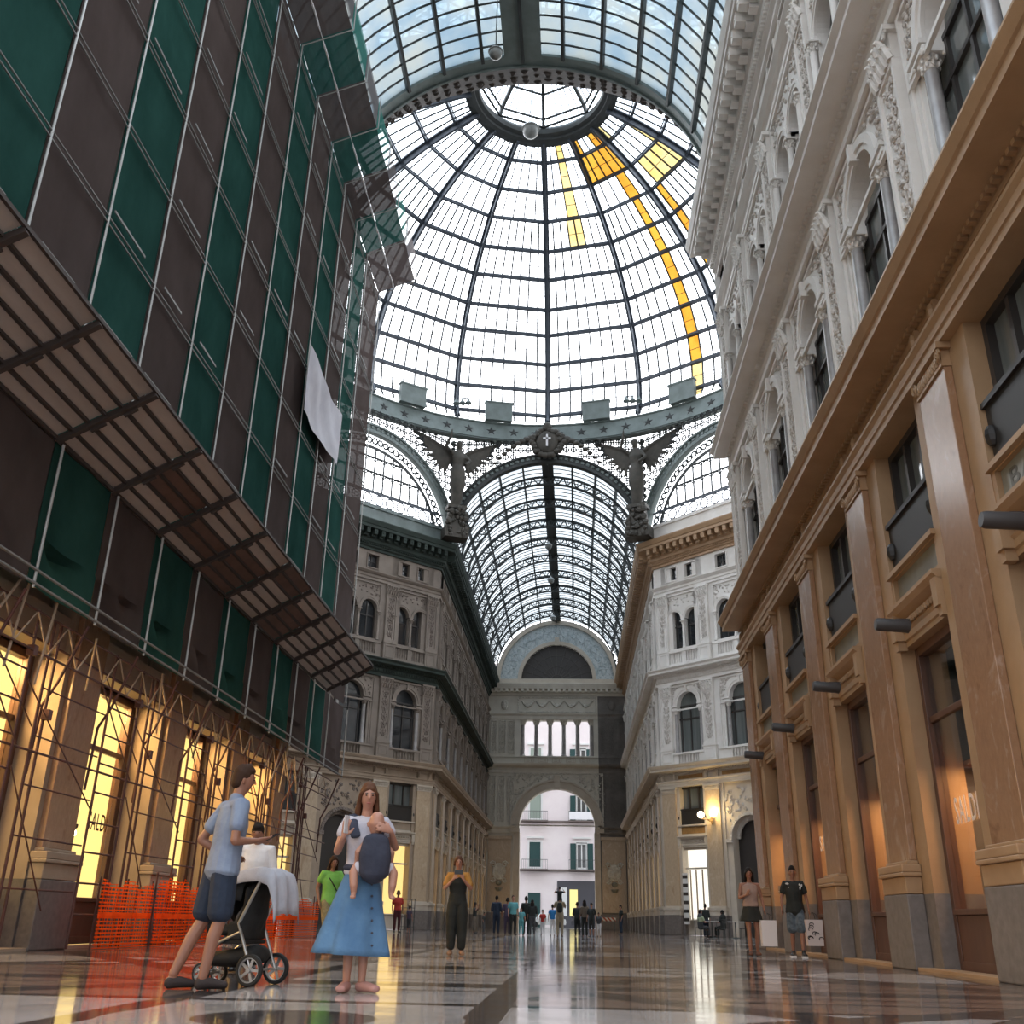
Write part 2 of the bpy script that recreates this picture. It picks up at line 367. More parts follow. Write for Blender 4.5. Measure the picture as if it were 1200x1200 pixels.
def kit_mezz(W,side):
    k=[]
    a=MB(); rectframe(a,-1.12,1.12,6.13,8.37,.12,-.32,-.12)
    for s in (-.36,.36): a.box((s-.05,-.3,6.2),(s+.05,-.14,8.3))
    k.append(('window_frame',a.mesh('mezz_frame_'+side,M['frame'])))
    a=MB(); a.box((-1.1,-.3,6.15),(1.1,-.24,8.35)); k.append(('pane',a.mesh('mezz_pane_'+side,M['reflectglass'])))
    a=MB(); a.box((-1.10,.0,6.15),(1.10,.05,6.98)); a.box((-1.115,-.06,6.98),(1.115,.10,7.06))
    for sg in (-1,1): a.ball((sg*1.02,.06,6.55),(.09,.10,.16),8,6)
    k.append(('balcony_rail',a.mesh('mezz_rail_'+side,M['rail']))); return k
# ------------------------------------------------------------------ upper floors
AR2=(13.4,.80); AR3=(19.0,.60)
def upper_bay_mb():
    a=MB(); o0,o1=-.3,0
    # second storey
    for sg in (-1,1):
        a.box((sg*1.38,o0,9.7),(sg*1.72,o1,14.75)); a.box((sg*.80,o0,13.14),(sg*1.38,o1,13.4))
    a.box((-1.38,o0,9.7),(1.38,-.05,10.42))
    a.arch_fill(0,AR2[0],AR2[1],-1.38,1.38,14.75,o0,o1)
    # third storey
    for sg in (-1,1):
        a.box((sg*1.38,o0,15.8),(sg*1.72,o1,20.9)); a.arch_fill(sg*.78,AR3[0],AR3[1],min(0,sg*1.38),max(0,sg*1.38),20.9,o0,o1)
    a.box((-1.38,o0,15.8),(1.38,-.05,17.0)); a.box((-.10,o0,17.0),(.10,-.12,19.0))
    # attic
    for s0,s1 in ((-1.72,-1.22),(-.36,.36),(1.22,1.72)): a.box((s0,o0,21.5),(s1,o1,22.95))
    for s0,s1 in ((-1.22,-.36),(.36,1.22)): a.box((s0,o0,21.5),(s1,o1,21.75)); a.box((s0,o0,22.65),(s1,o1,22.95))
    return a
def kit_l2(st,rel,nm,detail=True):
    k=[]; rng=random.Random(3)
    a=MB(); a.arch(0,AR2[0],.80,.93,.003,.07,18); a.arch(0,AR2[0],.93,1.10,.003,.11,18)
    rectframe(a,-1.6,1.6,13.05,14.68,.09,.003,.08)
    a.box((-1.6,.003,10.5),(-1.51,.06,13.05)); a.box((1.51,.003,10.5),(1.6,.06,13.05)); a.box((-.07,.003,14.15),(.07,.2,14.55))
    for sg in (-1,1): a.box((sg*.78,.003,13.14),(sg*1.42,.10,13.24)); a.box((sg*.80,.003,13.3),(sg*1.4,.13,13.4))
    k.append(('archivolt',a.mesh(nm+'_arch',st,'edge')))
    a=MB()
    for i in range(7): baluster(a,-.66+.22*i,.08,9.78,10.32,.06)
    a.box((-.8,.0,9.7),(.8,.16,9.78)); a.box((-1.72,.0,10.32),(1.72,.2,10.44)); 
    for sg in (-1,1): a.box((sg*.8,.0,9.7),(sg*1.72,.13,10.32))
    k.append(('balustrade',a.mesh(nm+'_bal',st,'edge')))
    for sg in (-1,1):
        a=column_mb(.125,10.44,12.85); k.append(('column',a.mesh(nm+'_col',M['colshaft'],'edge'),(),T3(sg*.98,-.06)))
        a=cap_mb(.115,12.85,13.14); k.append(('capital',a.mesh(nm+'_colcap',st),(),T3(sg*.98,-.06)))
        a=MB(); a.box((sg*1.38,-.29,10.44),(sg*1.22,-.04,13.14)); k.append(('jamb',a.mesh(nm+'_jamb',st)))
    a=MB()
    for sg in (-1,1): spandrel(a,0,AR2[0],1.10,.05 if sg>0 else -1.5,1.5 if sg>0 else -.05,14.56,.03,26 if detail else 12,rng)
    k.append(('relief',a.mesh(nm+'_relief',rel)))
    a=MB(); a.box((-1.4,-.33,10.4),(1.4,-.3,14.3)); k.append(('pane',a.mesh(nm+'_pane',M['reflectglass' if detail else 'darkglass'])))
    a=MB()
    for s in (-.78,-.04,.70): a.box((s,-.30,10.44),(s+.08,-.24,13.4))
    a.box((-1.3,-.30,12.5),(1.3,-.23,12.58)); a.box((-1.3,-.3,13.3),(1.3,-.23,13.4)); k.append(('window_frame',a.mesh(nm+'_frame',M['frame']))); return k
def kit_l3(st,rel,nm):
    k=[]; rng=random.Random(5)
    a=MB()
    for sg in (-1,1): a.arch(sg*.78,AR3[0],.60,.70,.003,.06,14); a.arch(sg*.78,AR3[0],.70,.78,.003,.09,14)
    rectframe(a,-1.62,1.62,16.95,20.75,.10,.003,.09); 
    for s in (-1.45,0,1.45): a.box((s-.12,.003,18.86),(s+.12,.10,19.0))
    k.append(('archivolt',a.mesh(nm+'_arch',st,'edge')))
    a=MB()
    for sg in (-1,1):
        for i in range(6): baluster(a,sg*.78-.5+.2*i,.08,16.1,16.8,.055)
    a.box((-1.72,.0,15.85),(1.72,.16,16.1)); a.box((-1.72,0,16.8),(1.72,.18,16.95))
    for s in (-1.55,0,1.55): a.box((s-.17,0,16.1),(s+.17,.13,16.8))
    k.append(('balustrade',a.mesh(nm+'_bal',st,'edge')))
    for s in (-1.45,0,1.45):
        a=column_mb(.095,17.0,18.6,10); k.append(('column',a.mesh(nm+'_col',st,'edge'),(),T3(s,.10 if s else .02)))
        a=cap_mb(.09,18.6,18.86,8); k.append(('capital',a.mesh(nm+'_cap',st),(),T3(s,.10 if s else .02)))
    a=MB(); spandrel(a,-.78,AR3[0],.8,-1.5,-.8,20.6,.03,12,rng); spandrel(a,.78,AR3[0],.8,.8,1.5,20.6,.03,12,rng)
    for _ in range(22): a.ball((rng.uniform(-1.4,1.4),.03,rng.uniform(19.95,20.6)),(.07,.04,.06),6,4)
    k.append(('relief',a.mesh(nm+'_relief',rel)))
    a=MB(); a.box((-1.4,-.33,17.0),(1.4,-.3,19.7)); k.append(('pane',a.mesh(nm+'_pane',M['darkglass'])))
    a=MB()
    for sg in (-1,1):
        a.box((sg*.78-.035,-.3,17.0),(sg*.78+.035,-.24,19.6)); a.box((sg*.78-.6,-.3,18.55),(sg*.78+.6,-.24,18.63)); a.box((sg*.78-.6,-.3,17.0),(sg*.78-.53,-.24,19.0)); a.box((sg*.78+.53,-.3,17.0),(sg*.78+.6,-.24,19.0))
    k.append(('window_frame',a.mesh(nm+'_frame',M['frame']))); return k
def kit_attic(st,rel,nm):
    k=[]; a=MB()
    for sg in (-1,1): rectframe(a,sg*.79-.5,sg*.79+.5,21.68,22.72,.07,.003,.07)
    k.append(('surround',a.mesh(nm+'_sur',st)))
    a=MB(); a.box((-1.3,-.28,21.7),(1.3,-.25,22.7)); k.append(('pane',a.mesh(nm+'_pane',M['darkglass'])))
    a=MB()
    for sg in (-1,1): a.box((sg*.79-.025,-.25,21.75),(sg*.79+.025,-.2,22.65)); a.box((sg*.79-.43,-.25,22.18),(sg*.79+.43,-.2,22.22)); rectframe(a,sg*.79-.43,sg*.79+.43,21.75,22.65,.05,-.25,-.18)
    k.append(('window_frame',a.mesh(nm+'_frame',M['frame']))); return k
def kit_carved(z0,zb,z1,zt,st,rel,nm,shell=True):
    k=[]
    a=MB(); a.box((-.46,.003,z0),(.46,.22,zb-.14)); a.box((-.5,.003,zb-.14),(.5,.26,zb-.04)); a.box((-.46,.003,zb-.04),(.46,.2,zb+.08)); rectframe(a,-.34,.34,z0+.14,zb-.26,.05,.22,.25); k.append(('pedestal',a.mesh(nm+'_ped',st)))
    a=MB(); a.box((-.42,.003,zb+.083),(.42,.12,z1)); rectframe(a,-.42,.42,zb+.083,z1,.09,.12,.17); k.append(('shaft',a.mesh(nm+'_shaft',st)))
    a=MB(); relief_strip(a,.5,zb+.3,z1-.15,.135); k.append(('relief',a.mesh(nm+'_rel',rel)))
    a=MB(); h=zt-z1; a.box((-.42,.003,z1+.003),(.42,.15,zt)); a.box((-.5,.003,zt-.12),(.5,.26,zt-.003))
    for row in range(2):
        for i in range(5-row):
            x=-.36+.18*i+.09*row; b0=z1+h*(.02+.30*row); a.tube([(x,.15,b0),(x,.20+.03*row,b0+h*.18),(x,.24+.04*row,b0+h*.34),(x,.30+.04*row,b0+h*.40),(x,.32+.04*row,b0+h*.34)],[.085,.08,.06,.045,.02],6)
            for sg in (-1,1): a.ball((x+sg*.055,.19+.03*row,b0+h*.2),(.03,.04,h*.10),5,4)
    for sg in (-1,1): spiral(a,sg*.36,zt-.22,.24,.09,sg,1,9,.022)
    k.append(('capital',a.mesh(nm+'_cap',st))); return k
PROF1=[(-.6,8.37),(.28,8.37),(.28,8.50),(.31,8.51),(.31,8.64),(.37,8.70),(.37,8.76),(.10,8.78),(.10,9.10),(.16,9.12),(.16,9.22),(.22,9.27),(.75,9.31),(.75,9.46),(.79,9.48),(.87,9.62),(.87,9.66),(0,9.72),(-.6,9.72)]
PROF2=[(-.6,14.75),(.17,14.75),(.17,14.92),(.24,14.98),(.06,15.0),(.06,15.30),(.16,15.33),(.2,15.42),(.66,15.47),(.66,15.60),(.77,15.72),(.77,15.76),(0,15.82),(-.6,15.82)]
PROFS=[(-.6,20.88),(.10,20.88),(.10,21.05),(.16,21.1),(.06,21.12),(.06,21.3),(.16,21.34),(.28,21.45),(.28,21.5),(0,21.52),(-.6,21.52)]
PROF3=[(-.6,22.9),(.12,22.9),(.12,23.05),(.24,23.12),(.24,23.3),(.34,23.38),(.34,23.55),(.42,23.62),(.42,24.05),(1.0,24.08),(1.0,24.28),(1.05,24.3),(1.15,24.55),(1.15,24.62),(.8,24.75),(-.6,24.8)]
M['colshaft']=pbr('grey_column_marble',(.36,.34,.33),.35,col2=(.27,.25,.245),cscale=3)
YN,YF,YC=30.6,63.6,47.15; XC=-1.8; XR,XL=5.55,-9.15
FRN=frame((XR,0),(0,1)); FLN=frame((XL,0),(0,-1))
FRF=frame((5.5,0),(0,1)); FLF=frame((XL,0),(0,-1))
r2=math.sqrt(.5); DL=12.7
FRD=frame((XR+DL*r2,YF-DL*r2),(-r2,r2)); FLD=frame((XL,YF),(-r2,-r2))
WIN=[0]; TR=[0]
def window(F,s,kit):
    WIN[0]+=1; o=struct(empty('window_%d'%WIN[0],F@T3(s))); place(kit,o); return o
def trim(F,mb,mat,smooth=False):
    TR[0]+=1; return struct(mb.obj('trim_%d'%TR[0],mat,None,smooth,F))
WRm={'frame':M['wood'],'stone':M['lime']}; WLm={'frame':M['wood'],'stone':M['limeD']}; WFm={'frame':M['limeW'],'stone':M['limeW']}
K={}
K['pilR']=kit_pilaster(M['pink'],M['lime'],M['granite2'],M['lime'],'pr')
K['pilL']=kit_pilaster(M['brownm'],M['limeD'],M['granite'],M['limeD'],'pl')
K['pilF']=kit_pilaster(M['pinkF'],M['limeW'],M['granite2'],M['limeW'],'pf')
K['shopR']=kit_shop(WRm,'r'); K['shopL']=kit_shop(WLm,'l'); K['shopF']=kit_shop(WFm,'f')
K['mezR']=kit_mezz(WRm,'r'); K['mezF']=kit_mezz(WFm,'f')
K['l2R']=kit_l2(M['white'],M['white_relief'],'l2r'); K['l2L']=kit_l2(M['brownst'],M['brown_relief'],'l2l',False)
K['l3R']=kit_l3(M['white'],M['white_relief'],'l3r'); K['l3L']=kit_l3(M['brownst'],M['brown_relief'],'l3l')
K['atR']=kit_attic(M['white'],M['white_relief'],'atr'); K['atL']=kit_attic(M['brownst'],M['brown_relief'],'atl')
for t,st,rl in (('R',M['white'],M['white_relief']),('L',M['brownst'],M['brown_relief'])):
    K['c2'+t]=kit_carved(9.75,10.75,14.05,14.74,st,rl,'c2'+t); K['c3'+t]=kit_carved(15.85,17.05,20.2,20.87,st,rl,'c3'+t)
UB=upper_bay_mb(); PIER=pier_mb(); PBASE=pierbase_mb()
def upper_wall(nm,F,pcs,bays,s0,s1,mat):
    a=MB()
    for b in bays: mb_append(a,UB,T3(b))
    for p in pcs: a.box((max(p-.52,s0),-.3,9.7),(min(p+.52,s1),0,22.95))
    if bays:
        if s0<min(bays)-2.3: a.box((s0,-.3,9.7),(min(bays)-1.7,0,22.95))
        if s1>max(bays)+2.3: a.box((max(bays)+1.7,-.3,9.7),(s1,0,22.95))
    else: a.box((s0,-.3,9.7),(s1,0,22.95))
    a.box((s0,-.7,9.7),(s1,-.45,24.0))
    struct(a.obj(nm,mat,None,False,F))
def cornices(F,s0,s1,m0,m1,ma,mb_,mc,md,pcs=(),frieze=None,top=True):
    a=MB(); a.profile_miter(PROF1,s0,s1,m0,m1)
    n=int((s1-s0)/.16)
    for i in range(n): s=s0+(i+.5)*(s1-s0)/n; a.box((s-.045,.2,9.20),(s+.045,.30,9.275))
    for p in pcs:
        for d in (-.42,.42): a.box((p+d-.09,.1,8.80),(p+d+.09,.24,9.16)); a.ball((p+d,.25,9.0),(.08,.06,.14),6,4)
    trim(F,a,ma)
    if frieze:
        a=MB()
        for x,y in zip(pcs[:-1],pcs[1:]):
            if y-x>3: a.box((x+.72,.1,8.84),(y-.72,.125,9.06))
        trim(F,a,frieze)
    a=MB(); a.profile_miter(PROF2,s0,s1,m0,m1)
    n=int((s1-s0)/.2)
    for i in range(n):
        s=s0+(i+.5)*(s1-s0)/n; a.ball((s,.07,15.15),(.085,.03,.10),6,4); a.box((s-.05,.16,15.36),(s+.05,.27,15.45))
    trim(F,a,mb_)
    a=MB(); a.profile_miter(PROFS,s0,s1,m0,m1); trim(F,a,mc)
    if not top:
        a=MB(); a.profile_miter([(min(o,.6),z) for o,z in PROF3],s0,s1,m0,m1); trim(F,a,md); return
    a=MB(); a.profile_miter(PROF3,s0,s1,m0,m1); n=max(1,int((s1-s0)/.56))
    for i in range(n):
        s=s0+(i+.5)*(s1-s0)/n; a.box((s-.13,.42,23.72),(s+.13,.94,24.075)); a.box((s-.13,.42,23.6),(s+.13,.66,23.75)); a.ball((s,.93,23.9),(.05,.05,.05),6,4)
    n*=4
    for i in range(n): s=s0+(i+.5)*(s1-s0)/n; a.box((s-.035,.24,23.2),(s+.035,.35,23.29))
    trim(F,a,md)
def pil(F,s,kit,label,group=None): 
    o=thing('pilaster',label,'pilaster',F@T3(s),group); place(K[kit],o); return o
def carved(F,s,kit,label,group):
    o=thing('carved_pilaster',label,'pilaster',F@T3(s),group); place(K[kit],o); return o
# ---------------------------------------------------------------- right wall, near arm
PC=[4.16,8.54,12.92,17.27,21.7,26.1,30.05]; BAY=[(a+b)/2 for a,b in zip(PC[:-1],PC[1:])]
a=MB(); b=MB()
for p in PC: mb_append(a,PIER,T3(p)); mb_append(b,PBASE,T3(p))
for x in BAY: a.box((x-1.12,-.6,4.85),(x+1.12,-.33,6.15)); a.box((x-1.12,-.6,6.1),(x+1.12,-.33,8.4))
a.box((3,-.6,8.37),(YN,-.33,9.7))
struct(a.obj('wall_right_base',M['lime'],None,False,FRN)); struct(b.obj('baseboard_right',M['granite2'],None,False,FRN))
vb=BAY; vp=PC
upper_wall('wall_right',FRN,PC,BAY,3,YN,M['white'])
cornices(FRN,3,YN,0,.414,M['lime'],M['white'],M['white'],M['white'],PC,M['brownm'])
for i,p in enumerate(vp):
    pil(FRN,p,'pilR','pink veined marble pilaster on grey granite plinth, %s along the right-hand shop wall'%NUM[i],'shop wall pilasters on the right')
    carved(FRN,p,'c2R','white carved pilaster on the second storey above the right-hand shops, %s from the camera end'%NUM[i],'carved pilasters of the second storey right')
    carved(FRN,p,'c3R','white carved pilaster on the third storey above the right-hand shops, %s from the camera end'%NUM[i],'carved pilasters of the third storey right')
for x in vb:
    window(FRN,x,K['shopR']); window(FRN,x,K['mezR']); window(FRN,x,K['l2R']); window(FRN,x,K['l3R']); window(FRN,x,K['atR'])
a=MB(); a.box((3,.0,0),(YN-.3,.37,.045)); trim(FRN,a,M['lime'])
# shop interiors on the right: dim mezzanine above, warm lit display below
M['shopwallR']=pbr('brown_display_wall',(.40,.15,.045),.7,col2=(.27,.09,.028),cscale=1.5)
M['shopdark']=pbr('dim_shop_lining',(.10,.09,.085),.8)
for x in vb:
    a=MB(); a.box((x-1.6,-3.0,0),(x+1.6,-2.9,5.2)); a.box((x-1.6,-2.9,0),(x-1.5,-.62,5.2)); a.box((x+1.5,-2.9,0),(x+1.6,-.62,5.2)); a.box((x-1.6,-2.9,5.1),(x+1.6,-.62,5.2)); a.box((x-1.5,-2.9,0),(x+1.5,-.62,.02))
    struct(a.obj('wall_shop_right',M['shopdark'],None,False,FRN))
    a=MB(); a.box((x-1.48,-1.5,.4),(x+1.48,-1.42,3.0)); a.box((x-1.48,-2.88,3.0),(x+1.48,-.70,3.08)); a.box((x-1.48,-1.42,.4),(x+1.48,-.5,.44)); struct(a.obj('wall_display_right',M['shopwallR'],None,False,FRN))
# ---------------------------------------------------------------- left wall, near arm (ground floor shows below the scaffold)
PCL=[-p for p in PC][::-1]; BL=[-x for x in BAY][::-1]
a=MB(); b=MB()
for p in PCL: mb_append(a,pier_mb(.66),T3(p)); mb_append(b,pierbase_mb(.665),T3(p))
for x in BL: a.box((x-1.54,-.6,5.4),(x+1.54,-.33,8.4)); a.box((x-1.54,-.62,4.85),(x+1.54,.05,5.5))
a.box((-YN,-.6,8.37),(-3,-.33,9.7))
struct(a.obj('wall_left_base',M['limeD'],None,False,FLN)); struct(b.obj('baseboard_left',M['granite'],None,False,FLN))
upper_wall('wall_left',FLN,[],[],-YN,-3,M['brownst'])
cornices(FLN,-YN,-3,-.414,0,M['limeD'],M['brownst'],M['brownst'],M['brownst'],PCL,None,False)
a=MB(); a.box((-YN+.3,.0,0),(-3,.37,.045)); trim(FLN,a,M['limeD'])
for i,p in enumerate(PC):
    pil(FLN,-p,'pilL','brown marble pilaster between the glowing shop windows, %s along the scaffolded wall'%NUM[i],'pilasters under the scaffolding')
for x in BAY:
    window(FLN@T3(0,-.38),-x,K['shopL']).matrix_world=FLN@T3(-x,-.38)@Matrix.Scale(1.35,4,(1,0,0)); window(FLN,-x,K['mezR'])
    a=MB(); X=-x
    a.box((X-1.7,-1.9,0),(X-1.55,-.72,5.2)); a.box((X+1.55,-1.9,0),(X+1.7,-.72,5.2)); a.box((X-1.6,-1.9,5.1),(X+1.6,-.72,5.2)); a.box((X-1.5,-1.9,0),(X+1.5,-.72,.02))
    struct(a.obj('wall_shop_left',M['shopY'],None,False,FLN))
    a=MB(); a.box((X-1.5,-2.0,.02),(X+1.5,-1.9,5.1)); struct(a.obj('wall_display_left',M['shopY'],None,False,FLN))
# ---------------------------------------------------------------- far arm walls
def far_arm(side):
    R=side=='right'
    F=FRF if R else FLF; sg=1 if R else -1
    pcs=[64.72+4.33*i for i in range(10)]; bays=[(x+y)/2 for x,y in zip(pcs[:-1],pcs[1:])]
    S=[sg*p for p in pcs]; B=[sg*x for x in bays]; s0,s1=(YF,104.5) if R else (-104.5,-YF)
    a=MB(); b=MB()
    for p in S: mb_append(a,PIER,T3(p)); mb_append(b,PBASE,T3(p))
    for x in B: a.box((x-1.15,-.6,4.85),(x+1.15,-.33,8.4))
    a.box((s0,-.6,8.37),(s1,-.33,9.7)); struct(a.obj('wall_far_%s_base'%side,M['limeW'] if R else M['limeD'],None,False,F)); struct(b.obj('baseboard_far_'+side,M['granite2'],None,False,F))
    t='R' if R else 'L'; st=M['white'] if R else M['brownst']
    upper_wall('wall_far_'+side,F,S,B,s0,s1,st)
    ev=M['white'] if R else M['eavegreen']; m=(-.414,0) if R else (0,.414)
    if R: cornices(F,s0,s1,m[0],m[1],M['limeW'],st,st,M['lime'],S,M['ochre'])
    else: cornices(F,s0,s1,m[0],m[1],M['limeD'],ev,st,ev,S)
    for i,p in enumerate(S):
        w='pale' if R else 'brownish'
        pil(F,p,'pilF','%s marble pilaster of the far arm, %s row, %s from the dome'%(w,side,NUM[i]),'far arm pilasters '+side)
        for kk,stn in (('c2','second'),('c3','third')): carved(F,p,kk+t,'%s carved pilaster on the %s storey of the far arm, %s from the dome'%('white' if R else 'soiled brown',stn,NUM[i]),'far arm carved pilasters %s %s'%(side,stn))
    for x in B:
        window(F,x,K['mezF']); window(F,x,K['l2'+t]); window(F,x,K['l3'+t]); window(F,x,K['at'+t]); window(F,x,K['shopF'])
        a=MB(); a.box((x-1.1,-.5,.1),(x+1.1,-.42,4.8)); struct(a.obj('wall_shop_far_'+side,M['litG'],None,False,F))
far_arm('right'); far_arm('left')
# ---------------------------------------------------------------- diagonal walls under the dome
def diagonal(side):
    R=side=='right'; F=FRD if R else FLD
    c=lambda s: DL-s if R else s          # distance from the arm corner -> local s
    t='R' if R else 'L'; st=M['white'] if R else M['brownst']; rel=M['white_relief'] if R else M['brown_relief']; lm=M['limeW'] if R else M['limeD']
    P=[c(x) for x in (.64,3.95,8.75,12.06)]
    a=MB(); b=MB()
    for i,p in enumerate(P): 
        a.box((p-.75,-.6,1.08),(p+.75,.13,8.37)); b.box((p-.755,-.62,0),(p+.755,.131,1.08))
    for x in (2.28,10.42): X=c(x); a.box((X-1.2,-.6,4.85),(X+1.2,-.33,8.4))
    a.box((0,-.6,8.37),(DL,-.33,9.7))
    X=c(6.35); a.arch_fill(X,5.2,1.25,X-1.66,X+1.66,8.37,-.6,.06); 
    for sg in (-1,1): a.box((X+sg*1.25,-.6,0),(X+sg*1.66,.06,5.2))
    struct(a.obj('wall_diagonal_%s_base'%side,lm,None,False,F)); struct(b.obj('baseboard_diagonal_'+side,M['granite2'],None,False,F))
    a=MB(); rng=random.Random(8); spandrel(a,X,5.2,1.5,X-1.6,X+1.6,8.2,.09,70,rng,.12); a.arch(X,5.2,1.25,1.42,.06,.14,18); a.arch(X,5.2,1.0,1.25,-.4,-.3,18)
    for sg in (-1,1):
        a.box((X+sg*1.22,.06,5.0),(X+sg*1.66,.2,5.2))
    trim(F,a,rel)
    a=MB(); a.box((X-1.3,-.58,0),(X+1.3,-.5,6.5)); WIN[0]+=1
    d=struct(empty('door_%d'%(1 if R else 2),F)); mk('door_leaf',a.mesh('archdoor',M['frame']),d)
    bays=[c(x) for x in (2.28,6.35,10.42)]
    a=MB()
    for x in bays: mb_append(a,UB,T3(x))
    for p in P: a.box((max(0,p-.75),-.3,9.7),(min(DL,p+.75),0,22.95))
    a.box((0,-.7,9.7),(DL,-.45,24)); struct(a.obj('wall_diagonal_'+side,st,None,False,F))
    ev=M['white'] if R else M['eavegreen']
    if R: cornices(F,0,DL,0,.414,M['limeW'],st,st,M['lime'],P[::-1],M['ochre'])
    else: cornices(F,0,DL,-.414,0,M['limeD'],ev,st,ev,P)
    for i,p in enumerate(P):
        o=pil(F,p,'pilF','%s marble pilaster on the angled %s wall under the dome, %s from the corner'%('pale' if R else 'brownish',side,NUM[i]))
        for kk,stn in (('c2','second'),('c3','third')): carved(F,p,kk+t,'%s %s storey carved pilaster, angled wall under the dome, %s from the corner'%('white' if R else 'soiled brown',stn,NUM[i]),'angled wall carved pilasters %s %s'%(side,stn))
    for x in bays: window(F,x,K['l2'+t]); window(F,x,K['l3'+t]); window(F,x,K['at'+t])
    for x in (2.28,10.42):
        window(F,c(x),K['mezF']); window(F,c(x),K['shopF']); a=MB(); a.box((c(x)-1.1,-.5,.1),(c(x)+1.1,-.42,4.8)); struct(a.obj('wall_shop_diagonal_'+side,M['litW'] if R else M['litG'],None,False,F))
        a=MB(); a.box((c(x)-1.0,.05,5.62),(c(x)+1.0,.07,6.0)); trim(F,a,M['ochre'] if R else lm)
diagonal('right'); diagonal('left')
# plain near diagonal walls; unseen transept walls added to block sky light
for nm,p,q in (('wall_diagonal_near_right',(XR,YN),(XR+DL*r2,YN+DL*r2)),('wall_diagonal_near_left',(XL,YN),(XL-DL*r2,YN+DL*r2)),('wall_transept_skyblock_right',(XR+DL*r2+6,YN+DL*r2),(XR+DL*r2+6,YF-DL*r2)),('wall_transept_skyblock_left',(XL-DL*r2-6,YN+DL*r2),(XL-DL*r2-6,YF-DL*r2))):
    a=MB(); d=Vector((q[0]-p[0],q[1]-p[1],0)).normalized(); n=Vector((-d.y,d.x,0))*.25
    P=[(p[0]-n.x,p[1]-n.y),(q[0]-n.x,q[1]-n.y),(q[0]+n.x,q[1]+n.y),(p[0]+n.x,p[1]+n.y)]
    a.add([(x,y,z) for z in (0,24.8) for x,y in P],[(0,1,2,3),(4,5,6,7),(0,1,5,4),(1,2,6,5),(2,3,7,6),(3,0,4,7)]); struct(a.obj(nm,M['white'] if 'right' in nm else M['brownst']))
for nm,x0,x1 in (('wall_transept_side_right',XR+DL*r2,XR+DL*r2+6),('wall_transept_side_left',XL-DL*r2-6,XL-DL*r2)):
    a=MB()
    for y in (YN+DL*r2-.3,YF-DL*r2+.02): a.box((x0,y,0),(x1,y+.28,25))
    struct(a.obj(nm,M['white']))
# ---------------------------------------------------------------- barrel vaults
VR,VZ=7.1,24.4
def vault(name,label,y0,y1,truss_y,gl,nbar,irons,ND,sw,spm,cut=False):
    root=thing(name,label,'glass roof',Matrix.Translation((XC,0,0))); N=40
    Fv=Matrix.Identity(4)
    def A(t,r): return (r*math.cos(t),VZ+r*math.sin(t))
    a=MB()
    for i in range(N):
        p,q=A(PI*i/N,VR),A(PI*(i+1)/N,VR); a.quad((p[0],y0,p[1]),(q[0],y0,q[1]),(q[0],y1,q[1]),(p[0],y1,p[1]))
    a.obj('pane',gl,root)
    a=MB(); n=int((y1-y0)/nbar)
    for k in range(1,n):
        y=y0+(y1-y0)*k/n
        for i in range(24):
            p,q=A(PI*i/24,VR-.03),A(PI*(i+1)/24,VR-.03); a.bar((p[0],y,p[1]),(q[0],y,q[1]),.05,.06,up=(0,1,0))
    a.obj('muntin',irons,root)
    for i in range(0,ND+1):
        t=PI*i/ND
        if i==ND//2: continue
        a=MB(); x,z=A(t,VR-.10); M_=Matrix.Translation((x,0,z))@Matrix.Rotation(-t+PI/2,4,'Y'); a.box((-.06,y0,-.11),(.06,y1,.11),M_); a.obj('purlin',irons,root)
    a=MB(); x,z=A(PI/2,VR-.12); a.box((-sw,y0,z-.1),(sw,y1,z+.06)); a.obj('spine',spm,root); a=MB(); a.box((-.06,y0,z-.3),(.06,y1,z-.1)); a.obj('purlin',irons,root)
    for y in truss_y:
        a=MB(); R0,R1=VR-.22,VR-.82; m=56
        for r in (R0,R1):
            for i in range(28):
                if cut and math.sin(PI*(i+.5)/28)<.42: continue
                p,q=A(PI*i/28,r),A(PI*(i+1)/28,r); a.bar((p[0],y,p[1]),(q[0],y,q[1]),.15,.13,up=(0,1,0))
        for i in range(m):
            if cut and math.sin(PI*(i+.5)/m)<.42: continue
            p,q=A(PI*i/m,R0 if i%2 else R1),A(PI*(i+1)/m,R1 if i%2 else R0); a.bar((p[0],y,p[1]),(q[0],y,q[1]),.085,.08,up=(0,1,0))
            if i%2==0: p,q=A(PI*i/m,R0),A(PI*i/m,R1); a.bar((p[0],y,p[1]),(q[0],y,q[1]),.045,.05,up=(0,1,0))
        a.obj('truss',irons,root)
    for sg in (-1,1):
        a=MB(); a.box((sg*(VR-.1),y0,VZ-.15),(sg*(VR+.9),y1,VZ+.12)); a.obj('gutter',M['ironD'],root)
    return root
vault('near_glass_vault','glazed iron barrel vault overhead with pale blue panes, on the camera side of the dome',15.5,28.0,[16.2,20.9],M['glassB'],.62,M['ironD'],14,.72,M['ironG'],True)
vault('far_glass_vault','long glazed barrel vault with lattice arches beyond the dome, ending at the painted lunette',64.0,104.5,[66.4,70.6,74.8,79.0,83.2,87.5,91.9,96.2,100.4],M['glassF'],.68,M['ironD'],12,.42,M['ironD'])
